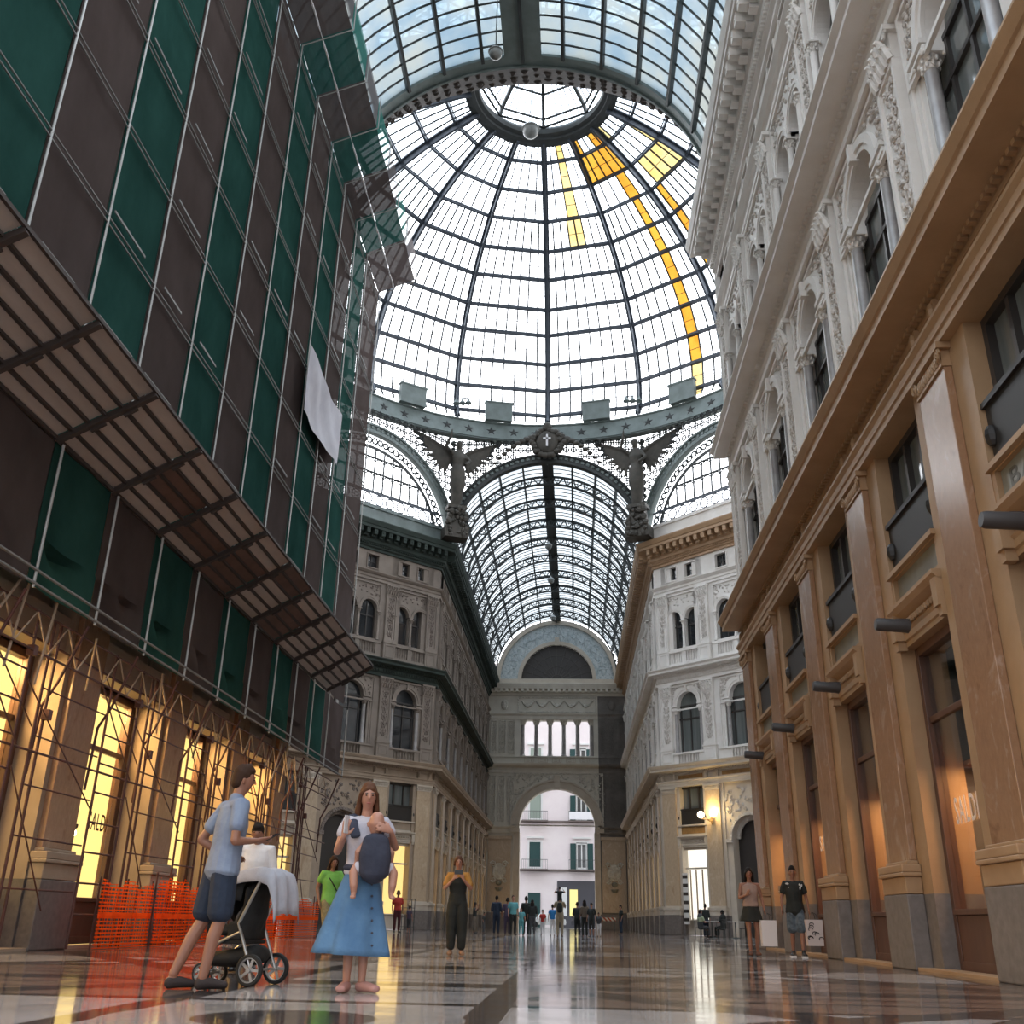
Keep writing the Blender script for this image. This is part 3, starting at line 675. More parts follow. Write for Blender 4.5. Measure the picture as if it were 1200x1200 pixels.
# ---------------------------------------------------------------- dome
dome=thing('glass_dome','great white glass and iron dome with sixteen ribs and a central lantern ring','dome',Matrix.Translation((XC,YC,0)))
def prof(t): return 17.8*math.cos(t),37+13.2*math.sin(t)
TS=[-.115,.05,.211,.374,.509,.66,.797,.938,1.071,1.205,1.30]
PR=[(17.25,34.75)]+[prof(t) for t in TS]
def P3(r,z,a): return (r*math.sin(a),r*math.cos(a),z)     # a=0 points away from the camera
fine=[(17.25,34.75),(17.5,35.1)]+[prof(-.115+(1.30+.115)*i/26) for i in range(27)]
rng=random.Random(4)
for k in range(16):
    a0=2*PI*k/16; a=MB()
    for i in range(len(fine)-1):
        for w,h,off in ((.42,.12,.0),(.15,.55,-.3)):
            p=P3(fine[i][0]-.05+off*.6,fine[i][1]+off*.5,a0); q=P3(fine[i+1][0]-.05+off*.6,fine[i+1][1]+off*.5,a0)
            a.bar(p,q,w,h,up=P3(1,.2,a0))
    a.obj('rib',M['iron'],dome)
for i,(r,z) in enumerate(PR[1:-1]):
    a=MB()
    for k in range(16):
        a0,a1=2*PI*k/16,2*PI*(k+1)/16
        a.bar(P3(r-.12,z,a0),P3(r-.12,z,a1),.22 if i<7 else .16,.24,up=(0,0,1)); a.bar(P3(r-.34,z-.12,a0),P3(r-.34,z-.12,a1),.07,.07)
    a.obj('ring',M['iron'],dome)
def npane(i): return 8 if i<8 else 5
STAIN={}   # (sector) -> {pane column: material index}
for k in range(16):
    a=MB(); mu=MB(); s0=2*PI*k/16; s1=s0+2*PI/16
    for i in range(len(PR)-1):
        (r0,z0),(r1,z1)=PR[i],PR[i+1]; n=npane(i)
        for j in range(n):
            f0,f1=j/n,(j+1)/n
            a.cur=0
            if k==1 and abs((f0+f1)/2-.66)<.09: a.cur=1 if i>1 else 2
            if k==1 and i>=9 and rng.random()<.6: a.cur=1
            if k==0 and i>=7 and abs((f0+f1)/2-.5)<.11: a.cur=2
            if k==2 and (i>=5 and abs((f0+f1)/2-.2)<.08): a.cur=1
            if k==1 and i==0 and j==5: a.cur=2
            if k==2 and i>=8 and rng.random()<.5: a.cur=2
            P=[]
            for f,r,z in ((f0,r0,z0),(f1,r0,z0),(f1,r1,z1),(f0,r1,z1)):
                A=Vector(P3(r,z,s0)); B=Vector(P3(r,z,s1)); P.append(A.lerp(B,f))
            a.quad(*P)
            if j: mu.bar(P[0],P[3],.10 if i<8 else .08,.09,up=P3(1,.2,(s0+s1)/2))
        for h in (.5,):
            A,B=Vector(P3((r0+r1)/2-.02,(z0+z1)/2,s0)),Vector(P3((r0+r1)/2-.02,(z0+z1)/2,s1)); mu.bar(A,B,.03,.03)
    a.obj('pane',[M['glassW'],M['glassO'],M['glassY']],dome); mu.obj('muntin',M['ironD'],dome)
a=MB(); a.lathe([(4.55,49.5),(4.95,49.55),(5.0,50.0),(4.75,50.15),(4.75,50.5),(4.2,50.6),(4.0,50.2),(4.05,49.9),(4.3,49.8),(4.3,49.6),(4.55,49.5)],seg=48,cap=False)
for k in range(48): t=2*PI*k/48; a.ball((4.85*math.sin(t),4.85*math.cos(t),49.52),(.12,.12,.08),6,4)
a.obj('lantern_ring',M['ironD'],dome,True)
a=MB(); g=MB(); m=MB(); LT=[(4.1,50.5),(3.9,51.0),(2.9,52.2),(1.4,52.9),(.3,53.1)]
for k in range(8):
    t0,t1=2*PI*k/8,2*PI*(k+1)/8
    for (ra,za),(rb,zb) in zip(LT[:-1],LT[1:]):
        a.bar(P3(ra,za,t0),P3(rb,zb,t0),.22,.2); g.quad(P3(ra+.05,za+.05,t0),P3(ra+.05,za+.05,t1),P3(rb+.05,zb+.05,t1),P3(rb+.05,zb+.05,t0))
        a.bar(P3(ra,za,t0),P3(ra,za,t1),.12,.1)
        for j in range(1,6):
            A,B=Vector(P3(ra,za,t0)).lerp(Vector(P3(ra,za,t1)),j/6),Vector(P3(rb,zb,t0)).lerp(Vector(P3(rb,zb,t1)),j/6); m.bar(A,B,.05,.05)
a.obj('lantern_frame',M['ironD'],dome); g.obj('lantern_pane',M['glassW'],dome); m.obj('lantern_muntin',M['ironD'],dome)
# ---------------------------------------------------------------- drum: star band, vents
drum=thing('dome_drum','grey-green iron band set with dark stars around the foot of the dome','drum',Matrix.Translation((XC,YC,0)))
a=MB(); a.lathe([(16.75,32.95),(17.08,34.38),(17.0,34.42),(17.0,34.52),(17.9,34.52),(17.3,32.9),(16.75,32.95)],seg=64,cap=False); a.lathe([(16.7,32.85),(16.85,32.88),(16.85,33.02),(16.7,33.05)],seg=64,cap=False); a.obj('band',M['ironG'],drum,'edge')
a=MB(); Lr=[(.40 if i%2==0 else .16) for i in range(10)]
a.add([(0,0,.05)]+[(Lr[i]*math.sin(PI*i/5),Lr[i]*math.cos(PI*i/5),0) for i in range(10)],[(0,1+(i+1)%10,1+i) for i in range(10)])
star=a.mesh('star',M['ironB'])
for k in range(64):
    t=2*PI*(k+.5)/64
    if math.cos(t)<.1: continue
    nrm=Vector((-math.sin(t),-math.cos(t),.22)).normalized(); up=Vector((0,0,1))-nrm*nrm.z; up.normalize(); x=up.cross(nrm)
    o=mk('star',star,drum); c=Vector(P3(16.92,33.7,t))+nrm*.03
    o.matrix_local=Matrix(((x.x,up.x,nrm.x,c.x),(x.y,up.y,nrm.y,c.y),(x.z,up.z,nrm.z,c.z),(0,0,0,1)))
a=MB(); a.box((-1.0,-.15,34.53),(1.0,.25,36.0)); a.box((-1.06,-.2,35.95),(1.06,.28,36.05)); vb_=a.mesh('vent_box',M['ironG'])
for k in range(16):
    t=2*PI*(k+.55)/16 if (k<8) else 2*PI*(k+.45)/16
    if math.cos(t)<.05: continue
    o=mk('vent_box',vb_,drum); o.matrix_local=Matrix.Rotation(-t,4,'Z')@Matrix.Translation((0,16.75,0))
# ---------------------------------------------------------------- the arches of the octagon
def oct_frame(k):
    # side k of the octagon, k=0 far arm, going clockwise seen from above; local s along, o into the octagon
    t=PI/4*k; ap=(YF-YN)/2
    return Matrix.Translation((XC,YC,0))@Matrix.Rotation(-t,4,'Z')@Matrix(((-1,0,0,0),(0,-1,0,ap),(0,0,1,0),(0,0,0,1)))
ONM={0:'the far arm',1:'the angled wall on the right',7:'the angled wall on the left',4:'the near arm',2:'the right transept',6:'the left transept',3:'the near right angled wall',5:'the near left angled wall'}
for k in range(8):
    near=k==4
    root=thing('iron_arch','%s iron arch carrying the dome over %s'%('broad rusty' if near else 'moulded grey',ONM[k]),'arch',oct_frame(k))
    a=MB()
    if near:
        a.arch(0,VZ,6.98,7.4,-2.75,-2.5,40); a.arch(0,VZ,7.02,7.5,-2.5,-2.3,40); a.arch(0,VZ,6.94,7.2,-2.3,-2.2,40); a.obj('arch_rim',M['ironG'],root,'edge')
        a=MB(); C0=[];C1=[];n=48
        for i in range(n+1):
            t=PI*i/n; C0.append((7.05*math.cos(t),-2.2,VZ+7.05*math.sin(t))); x=7.3*math.cos(t); f=math.sin(t)
            C1.append((x,.1,max(VZ+7.05*f,23.4+math.sqrt(9.5**2-x*x) if f>.35 else VZ+f*14.9)))
        for i in range(n):
            a.quad(C0[i],C0[i+1],C1[i+1],C1[i]); a.quad(C1[i],C1[i+1],(C1[i+1][0],.1,C1[i+1][2]+.5),(C1[i][0],.1,C1[i][2]+.5)); a.quad(C0[i],C0[i+1],(C0[i+1][0],-2.2,C0[i+1][2]+.5),(C0[i][0],-2.2,C0[i][2]+.5)); a.quad((C0[i][0],-2.2,C0[i][2]+.5),(C0[i+1][0],-2.2,C0[i+1][2]+.5),(C1[i+1][0],.1,C1[i+1][2]+.5),(C1[i][0],.1,C1[i][2]+.5))
        rq=random.Random(12)
        for i in range(1,n):
            for f in (.25,.5,.75):
                p=Vector(C0[i]).lerp(Vector(C1[i]),f+rq.uniform(-.1,.1)); a.ball(p,(rq.uniform(.1,.2),rq.uniform(.12,.22),rq.uniform(.06,.12)),6,4)
        a.obj('arch_soffit',M['rust'],root)
    else:
        a.arch(0,VZ,6.75,6.98,-.35,.10,40); a.arch(0,VZ,6.98,7.3,-.35,.0,40); a.arch(0,VZ,7.28,7.42,-.35,.14,40); a.obj('arch_rim',M['ironD' if k==0 else 'ironG'],root,'edge')
        a=MB()
        for i in range(56): t=PI*(i+.5)/56; a.box((-.11,.0,-.1),(.11,.1,.1),Matrix.Translation((7.12*math.cos(t),0,VZ+7.12*math.sin(t)))@Matrix.Rotation(PI/2-t,4,'Y'))
        a.obj('moulding',M['ironG'],root)
    # lacework in the spandrels: scrolls, circles and a grid of thin bars
    if k in (0,1,7,2,6):
        g=MB(); rr=random.Random(2)
        for sg in (-1,1):
            s=.3
            while s<7.0:
                z=24.6
                while z<33.2:
                    d=math.hypot(s,z-VZ)
                    zt=32.85; zmax=zt
                    if d>7.5 and z<zmax:
                        P=[(sg*s+.20*math.cos(PI*q/4),.02,z+.20*math.sin(PI*q/4)) for q in range(8)]
                        g.tube(P,.055,4,closed=True); g.tube([(sg*(s-.27),.02,z),(sg*(s+.27),.02,z)],.045,4,cap=False); g.tube([(sg*s,.02,z-.27),(sg*s,.02,z+.27)],.045,4,cap=False)
                        if z>32.2: g.tube([(sg*s+.09*math.cos(PI*q/3),.02,z+.09*math.sin(PI*q/3)) for q in range(6)],.03,4,closed=True)
                    z+=.54
                s+=.54
        g.obj('lattice',M['ironD'],root)
    # lunette glazing over the angled walls
    if k%2:
        WIN[0]+=1; w=struct(empty('window_%d'%WIN[0],oct_frame(k)))
        a=MB(); n=28
        a.add([(0,-.3,VZ+.4)]+[(6.8*math.cos(PI*i/n),-.3,VZ+6.8*math.sin(PI*i/n)) for i in range(n+1)],[(0,i+1,i+2) for i in range(n)]); mk('pane',a.mesh('lunette_pane',M['glassW']),w)
        a=MB(); n=17
        for i in range(1,n):
            s=-6.3+12.6*i/n; zt=math.sqrt(max(.01,5.7**2-s*s)) if abs(s)<5.6 else 0
            if zt>2.7: a.box((s-.05,-.27,VZ+2.6),(s+.05,-.2,VZ+zt))
        for z in (2.62,4.0,5.1):
            w_=math.sqrt(5.75**2-z*z); a.box((-w_,-.27,VZ+z-.05),(w_,-.18,VZ+z+.05))
        for i in range(n):
            s=-6.3+12.6*(i+.5)/n
            for z in (4.0,5.1):
                if abs(s)<math.sqrt(5.75**2-z*z)-.3:
                    a.tube([(s+.36*math.cos(PI*q/6),-.24,VZ+z-.38+.33*math.sin(PI*q/6)) for q in range(7)],.045,4)
        a.arch(0,VZ,5.72,5.9,-.28,-.16,30); 
        for i in range(44): t=PI*(i+.5)/44; a.tube([(6.32*math.cos(t)+.22*math.cos(q*PI/3),-.22,VZ+6.32*math.sin(t)+.22*math.sin(q*PI/3)) for q in range(6)],.075,4,closed=True)
        mk('muntin',a.mesh('lunette_bars',M['ironD']),w)
        a=MB()
        for i in range(13):
            s=-5.4+10.8*i/12; P=[(s+.36*math.cos(PI*q/5),-.2,VZ+2.06+.36*math.sin(PI*q/5)) for q in range(10)]; a.tube(P,.045,5,closed=True)
            a.tube([(s+.16*math.cos(PI*q/3),-.2,VZ+2.06+.16*math.sin(PI*q/3)) for q in range(6)],.035,4,closed=True)
            for q in range(6): a.bar((s+.16*math.cos(PI*q/3),-.2,VZ+2.06+.16*math.sin(PI*q/3)),(s+.36*math.cos(PI*q/3),-.2,VZ+2.06+.36*math.sin(PI*q/3)),.03,.03,up=(0,1,0))
        a.box((-6.2,-.25,VZ+1.55),(6.2,-.15,VZ+1.68)); a.box((-6.2,-.25,VZ+2.46),(6.2,-.15,VZ+2.58)); mk('grille',a.mesh('lunette_grille',M['iron']),w)
        a=MB(); a.box((-7.1,-.6,24.35),(7.1,-.05,25.95)); a.box((-7.1,-.6,25.75),(7.1,.05,25.95)); a.box((-7.1,-.6,24.35),(7.1,.1,24.95)); mk('sill',a.mesh('lunette_sill',M['ironG'] if k in (7,5) else M['white']),w)
# ---------------------------------------------------------------- sky seen through the roof, floor, end wall
# ---------------------------------------------------------------- scaffolding on the left wall
NX=-8.2
PY=[13.43+2.03*k for k in range(-4,10)]+[34.4]
M['netG']=netmat('green_net_sheet',(.024,.07,.06),.012,(.038,.11,.094),.35)
M['seam']=pbr('pale_seam_cord',(.34,.35,.34),.7)
M['railpale']=pbr('pale_rail',(.19,.19,.185),.6)
sc=thing('scaffolding','tall tube scaffolding wrapped in netting along the left-hand wall','scaffolding',Matrix.Identity(4))
for y in PY:
    a=MB(); a.tube([(NX+.15,y,5.05),(NX+.15,y,7.42)],.024,8); a.tube([(NX+.07,y,7.66),(NX+.07,y,25.12),(-6.63,y+.1,25.82),(-6.63,y+.1,27.2)],.022,8); a.obj('pole',M['steel'],sc,True)
for i,z in enumerate((9.72,11.8,13.95,16.1,18.2,20.3,22.4,24.5)):
    for dz in (0,.13):
        a=MB(); a.tube([(NX+.066,PY[0],z+dz),(NX+.066,PY[-1],z+dz)],.016,6); a.obj('rail',M['railpale'],sc,True)
    rr=random.Random(i)
    for k in range(len(PY)-1):
        if rr.random()<.55:
            a=MB(); y0=PY[k]+rr.uniform(.15,.5); a.bar((NX+.06,y0,z+.38),(NX+.06,y0+rr.uniform(.9,1.4),z+.38),.02,.05); a.obj('handrail',M['railpale'],sc)
for z in (5.12,5.32): a=MB(); a.tube([(NX+.16,PY[0],z),(NX+.16,PY[-1],z)],.026,6); a.obj('rail',M['railpale'],sc,True)
for y in PY:   # raking struts below the netting
    a=MB(); a.tube([(NX+.05,y,5.03),(-8.5,y,4.05),(-8.68,y,3.7),(-8.72,y,2.6)],.025,8); a.obj('strut',M['rusttube'],sc,True)
for k in range(5):
    y0=13.24+4.06*k
    for dy in (0,1.2):
        a=MB(); a.tube([(-8.45,y0+dy,.02),(-8.45,y0+dy,5.0)],.024,8); a.obj('standard',M['rusttube'],sc,True)
    for j in range(9):
        a=MB(); a.tube([(-8.45,y0,.55+.5*j),(-8.45,y0+1.2,.55+.5*j)],.017,6); a.obj('rung',M['rusttube'],sc,True)
    for yy in (y0+1.8,y0+2.02): a=MB(); a.tube([(-8.5,yy,.02),(-8.5,yy,5.0)],.026,8); a.obj('standard',M['rusttube'],sc,True)
    for (ya,za,yb,zb,x) in ((y0+1.2,3.9,y0+4.06,2.2,-8.42),(y0+1.2,2.6,y0+2.9,.6,-8.40),(y0,4.6,y0+1.9,3.3,-8.6),(y0-.6,4.4,y0+1.2,2.9,-8.38)):
        a=MB(); a.tube([(x,ya,za),(x,yb,zb)],.012,6); a.obj('brace',M['rusttube'],sc,True)
    for j in range(5):
        a=MB(); z=.9+.75*j; a.tube([(-8.5,y0+1.8,z),(-8.5,y0+4.06,z)],.014,6); a.obj('ledger',M['rusttube'],sc,True)
    for (ya,za) in ((y0+1.2,4.35),(y0+2.0,3.5)):
        a=MB(); a.box((-8.5,ya-.06,za-.08),(-8.38,ya+.06,za+.08)); a.obj('coupler',M['rusttube'],sc)
for z,x in ((4.35,-8.4),(4.95,-8.4),(4.65,-8.62),(2.9,-8.47)):
    a=MB(); a.tube([(x,PY[0],z),(x,PY[-1],z)],.02,6); a.obj('ledger',M['rusttube'],sc,True)
a=MB(); y=PY[0]; i=0
while y<PY[-1]-.6:
    a.tube([(-8.4,y,4.35 if i%2 else 4.95),(-8.4,y+.5,4.95 if i%2 else 4.35)],.014,6); y+=.5; i+=1
a.obj('lattice',M['limeD'],sc,True)
rr=random.Random(21); 
for k in range(14):
    y=rr.uniform(11,33); a=MB(); a.tube([(-8.3,y,rr.uniform(4.9,5.3)),(-8.45+rr.uniform(-.2,.2),y+rr.uniform(-.6,.6),rr.uniform(3.7,4.4))],.022,6); a.obj('brace',M['limeD'],sc,True)
# netting sheets
def sheet(y0,y1,prof_,amp,seed,ny=7):
    a=MB(); rr=random.Random(seed); ph=[rr.uniform(0,6.28) for _ in range(6)]; g=[]
    for i in range(ny+1):
        f=i/ny; y=y0+(y1-y0)*f; col=[]
        for j,(x,z,w) in enumerate(prof_):
            b=math.sin(PI*f)
            dx=-amp*w*b*(1+.6*math.sin(z*1.7+ph[0])+.5*math.sin(5*f+z*.9+ph[1]))+.02*w*math.sin(z*6+ph[2]+9*f)*b
            col.append((x+dx,y,z))
        g.append(col)
    n=len(prof_)
    vs=[p for c in g for p in c]; fs=[(i*n+j,(i+1)*n+j,(i+1)*n+j+1,i*n+j+1) for i in range(ny) for j in range(n-1)]
    a.add(vs,fs); return a
MAIN=[(NX,7.62+17.58*i/36,1) for i in range(37)]
for k in range(len(PY)-1):
    gcol=k%2==0; mt=M['netG'] if gcol else M['netbrown']; cn='green' if gcol else 'brown'; q=NUM[k//2]
    t_=thing('netting_sheet','full-height strip of %s debris netting on the scaffold, %s %s one from the camera'%(cn,q,cn),'netting',Matrix.Identity(4),'tall netting strips')
    sheet(PY[k]+.01,PY[k+1]-.01,MAIN,.03,k).obj('main_sheet',mt,t_,True)
    fl=MB(); ya,yb=PY[k],PY[k+1]; 
    P=[[(NX+1.5*f,ya+(yb-ya)*s+.1*f,25.2+.7*f-.05*math.sin(PI*s)) for s in (0,.5,1)] for f in (0,.42,.44,1)]
    for r_ in (0,2):
        for c_ in (0,1): fl.quad(P[r_][c_],P[r_][c_+1],P[r_+1][c_+1],P[r_+1][c_])
    fl.obj('flared_sheet',mt,t_)
    fl=MB(); fl.quad((-6.70,ya+.11,25.9),(-6.70,yb+.09,25.9),(-6.69,yb+.09,27.1),(-6.69,ya+.11,27.1)); fl.obj('parapet_sheet',M['paragreen'] if gcol else M['parabrown'],t_)
    t_=thing('netting_sheet','low strip of %s netting hanging between canopy and shopfronts, %s %s one from the camera'%(cn,q,cn),'netting',Matrix.Identity(4),'low netting strips')
    low=[(NX,7.5-1.55*i/10,1) for i in range(11)]+[(NX+.02,5.95-.8*i/10,4.5 if i<9 else 1) for i in range(1,11)]
    sheet(PY[k]+.01,PY[k+1]-.01,low,.035,90+k,12).obj('sheet',mt,t_,True)
a=MB(); a.tube([(NX+.65,PY[0]+(PY[-1]-PY[0])*i/120,25.40+.02*math.sin(i*2.1)) for i in range(121)],[.034 if (i//2)%3 else .012 for i in range(121)],5); a.obj('light_leak_dashes',M['cloth'],sc)  # white dashes stand in for light leaking between the net pieces
# canopy (debris fan)
fan=thing('debris_canopy','long sloping debris canopy of grey sheets on dark beams above the low netting','canopy',Matrix.Identity(4))
CA=Vector((NX,0,7.56)); CB=Vector((-6.7,0,8.37)); PYc=[y for y in PY if y<33.6]
PLY={(6,1),(6,2),(7,0),(7,1),(7,2),(7,3),(8,4),(8,5),(9,0),(9,1),(9,2),(9,3),(5,3),(5,2)}
for k in range(len(PYc)-1):
    for j in range(6):
        p,q=CA.lerp(CB,j/6+.006),CA.lerp(CB,(j+1)/6-.006); up=Vector((-.06,0,.12)).normalized()*.02
        a=MB(); y0,y1=PYc[k]+.05,PYc[k+1]-.05; P=[(p.x,y0,p.z),(q.x,y0,q.z),(q.x,y1,q.z),(p.x,y1,p.z)]
        a.add(P+[(x+up.x,y,z+up.z) for x,y,z in P],[(0,1,2,3),(4,5,6,7),(0,1,5,4),(1,2,6,5),(2,3,7,6),(3,0,4,7)])
        a.obj('sheet',M['ply'] if (k,j) in PLY else M['board'],fan)
for j in range(1,6):
    p=CA.lerp(CB,j/6); a=MB(); a.bar((p.x,PYc[0],p.z-.03),(p.x,PYc[-1],p.z-.03),.06,.05); a.obj('purlin',M['beamD'],fan)
for y in PYc:
    a=MB(); a.bar((NX+.02,y,7.50),(-6.68,y,8.31),.10,.09); a.bar((NX+.5,y+.05,7.72),(NX+.72,y+.05,7.86),.06,.12); a.bar((NX+1.0,y+.05,7.99),(NX+1.2,y+.05,8.12),.06,.12); a.obj('beam',M['beamD'],fan)
for x,z in ((NX+.03,7.53),(-6.69,8.36)): a=MB(); a.bar((x,PYc[0],z),(x,PYc[-1],z),.05,.06); a.obj('edge_rail',M['beamD'],fan)
# white sheet hanging on the netting
ws=thing('white_sheet','creased white sheet hung askew high on the scaffold netting','cloth',Matrix.Identity(4))
a=MB(); C4=[(25.0,16.66),(29.45,16.62),(29.2,14.50),(25.05,14.42)]; n=48; rr=random.Random(3)
for i in range(n):
    for j in range(n):
        P=[]
        for u,v in ((i,j),(i+1,j),(i+1,j+1),(i,j+1)):
            u/=n;v/=n; y=(1-v)*((1-u)*C4[0][0]+u*C4[1][0])+v*((1-u)*C4[3][0]+u*C4[2][0]); z=(1-v)*((1-u)*C4[0][1]+u*C4[1][1])+v*((1-u)*C4[3][1]+u*C4[2][1])
            z+=-.16*math.sin(PI*u)*(1-v)+.28*v*max(0,u-.7); x=NX+.26+.045*math.sin(7*u+2*v)+.035*math.sin(5*v+3*u*u+1)+.02*math.sin(15*u-6*v)
            P.append((x,y,z))
        a.quad(*P)
me=a.mesh('sheet_cloth',M['cloth'],'all'); bm=bmesh.new(); bm.from_mesh(me); bmesh.ops.remove_doubles(bm,verts=bm.verts,dist=.001); bmesh.ops.recalc_face_normals(bm,faces=bm.faces); bm.to_mesh(me); bm.free(); o=mk('cloth',me,ws); me.materials.clear(); me.materials.append(M['cloth2'])
# orange safety mesh along the shopfronts
def orange():
    T=NT('orange_safety_mesh'); g=T.n('ShaderNodeNewGeometry'); s=T.n('ShaderNodeSeparateXYZ'); T.l(g.outputs['Position'],s.inputs[0])
    def mt(op,a_,b_):
        n=T.n('ShaderNodeMath',operation=op)
        for i,v in enumerate((a_,b_)):
            if isinstance(v,(int,float)): n.inputs[i].default_value=v
            else: T.l(v,n.inputs[i])
        return n.outputs[0]
    zz=mt('FRACT',mt('DIVIDE',s.outputs['Z'],.062),0); yy=mt('FRACT',mt('DIVIDE',mt('ADD',s.outputs['Y'],mt('MULTIPLY',s.outputs['X'],.7)),.19),0)
    bandz=mt('LESS_THAN',mt('ABSOLUTE',mt('SUBTRACT',s.outputs['Z'],.55),0),.05)
    hole=mt('MULTIPLY',mt('MULTIPLY',mt('GREATER_THAN',zz,.42),mt('GREATER_THAN',yy,.13)),mt('SUBTRACT',1,bandz))
    p=T.n('ShaderNodeBsdfDiffuse'); p.inputs['Color'].default_value=(.95,.14,.025,1); tl=T.n('ShaderNodeBsdfTranslucent'); tl.inputs['Color'].default_value=(.9,.13,.02,1); m1=T.n('ShaderNodeMixShader'); m1.inputs['Fac'].default_value=.5; T.l(p.outputs[0],m1.inputs[1]); T.l(tl.outputs[0],m1.inputs[2])
    tr=T.n('ShaderNodeBsdfTransparent'); m2=T.n('ShaderNodeMixShader'); T.l(hole,m2.inputs['Fac']); T.l(m1.outputs[0],m2.inputs[1]); T.l(tr.outputs[0],m2.inputs[2]); T.l(m2.outputs[0],T.out.inputs['Surface']); return T.m
M['orangenet']=orange()
def barrier(pts,h0,h1,label,seed,layers=2):
    b=thing('safety_mesh_barrier',label,'barrier',Matrix.Identity(4),'orange mesh barriers'); rr=random.Random(seed)
    for L in range(layers):
        a=MB(); cols=[]; n=len(pts); 
        for i in range((n-1)*8+1):
            k=min(i//8,n-2); f=i/8-k; p=Vector(pts[k]).lerp(Vector(pts[k+1]),f); w=math.sin(i*1.3+seed+L*2)*.035+rr.uniform(-.02,.02); hh=h0+(h1-h0)*rr.random()*.5+.06*math.sin(i*.9+seed)
            cols.append([(p.x+w*(.4+q/6)+.05*L,p.y+.03*math.sin(q+i),hh*q/6+.01) for q in range(7)])
        vs=[p for c in cols for p in c]; a.add(vs,[(i*7+j,(i+1)*7+j,(i+1)*7+j+1,i*7+j+1) for i in range(len(cols)-1) for j in range(6)]); a.obj('mesh_sheet',M['orangenet'],b)
    for p in pts: a=MB(); a.tube([(p[0]-.03,p[1],.0),(p[0]-.03,p[1],h1)],.018,6); a.obj('stake',M['rusttube'],b,True)
barrier([(-8.3,17.9,0),(-8.28,19.0,0),(-8.3,20.2,0)],1.02,1.18,'orange plastic mesh barrier beside the large brown pilaster, in front of the lit sale window',1)
barrier([(-8.25,20.25,0),(-8.2,20.9,0),(-8.15,21.4,0)],1.1,1.35,'bunched orange mesh at the foot of the second brown pilaster',2,3)
barrier([(-8.3,21.5,0),(-8.32,22.9,0),(-8.3,24.4,0)],1.0,1.25,'tangled orange mesh barrier behind the man with the pushchair',3,3)
barrier([(-8.3,27.0,0),(-8.3,29.0,0),(-8.3,31.0,0),(-8.3,33.2,0)],.95,1.2,'long orange mesh barrier below the far end of the scaffold',4,3)
# sale lettering on the windows
def text(body,size,mat,mw,name,label,cat,ext=.002,sx=1.0,bold=.005):
    c=bpy.data.curves.new(name,'FONT'); c.body=body; c.size=size; c.extrude=ext; c.align_x='CENTER'; c.align_y='CENTER'; c.resolution_u=4; c.offset=bold; c.space_character=1.22
    o=bpy.data.objects.new('t',c); COL.objects.link(o); dg=bpy.context.evaluated_depsgraph_get(); me=bpy.data.meshes.new_from_object(o.evaluated_get(dg)); bpy.data.objects.remove(o); bpy.data.curves.remove(c)
    me.materials.clear(); me.materials.append(mat); 
    o=mk(name,me,None,mw@Matrix.Scale(sx,4,(1,0,0))); tag(o,label,cat); return o
M['decalD']=pbr('dark_red_lettering',(.09,.03,.015),.6); M['decalW']=pbr('pale_lettering',(.80,.70,.64),.6)
def onwin(F,s,o,z,flip=False): # text plane facing +o
    R=Matrix(((1,0,0,0),(0,0,1,0),(0,1,0,0),(0,0,0,1)))@Matrix.Identity(4)
    return F@T3(s,o,z)@Matrix(((-1,0,0,0),(0,0,1,0),(0,1,0,0),(0,0,0,1)))
text('SALDI',.46,M['decalD'],onwin(FLN,-20.27,-.55,2.27),'window_lettering','dark SALDI lettering on the glowing shop window on the left','sign',sx=.62)
text('SALDI',.54,M['decalW'],onwin(FRN,15.20,-.165,2.20),'window_lettering','pale SALDI lettering on the big dim shop window, biggest on the right','sign',sx=.56)
text('SALDI',.46,M['decalW'],onwin(FRN,23.75,-.165,2.35),'window_lettering','small pale SALDI lettering on a farther shop window behind the strolling couple','sign',sx=.95)
# display things in the shop windows
def bulb(x,y,z,r,label,rod):
    o=thing('display_spotlight',label,'lamp',Matrix.Translation((x,y,z)),'display spotlights'); a=MB(); a.ball((0,0,0),r,10,7); a.obj('bulb',M['lampW'],o,True); a=MB(); a.lathe([(r*.5,r*.8),(r*1.1,r*1.6),(r*1.1,r*2.4),(0,r*2.5)],(0,0,0),10); a.tube([(0,0,r*2),(0,0,r*2+rod)],.012,5); a.obj('housing',M['frame'],o,True)
for y,z,t_ in ((19.95,1.1,'low bright display spotlight behind the orange mesh in the sale window'),(19.9,2.05,'bright display spotlight just under the dark sale lettering'),(23.55,1.75,'bright display spotlight in the window behind the man with the pushchair'),(24.3,1.1,'low bright display spotlight in the second glowing window behind the mesh')): bulb(XL-.85,y,z,.07,t_,.3)
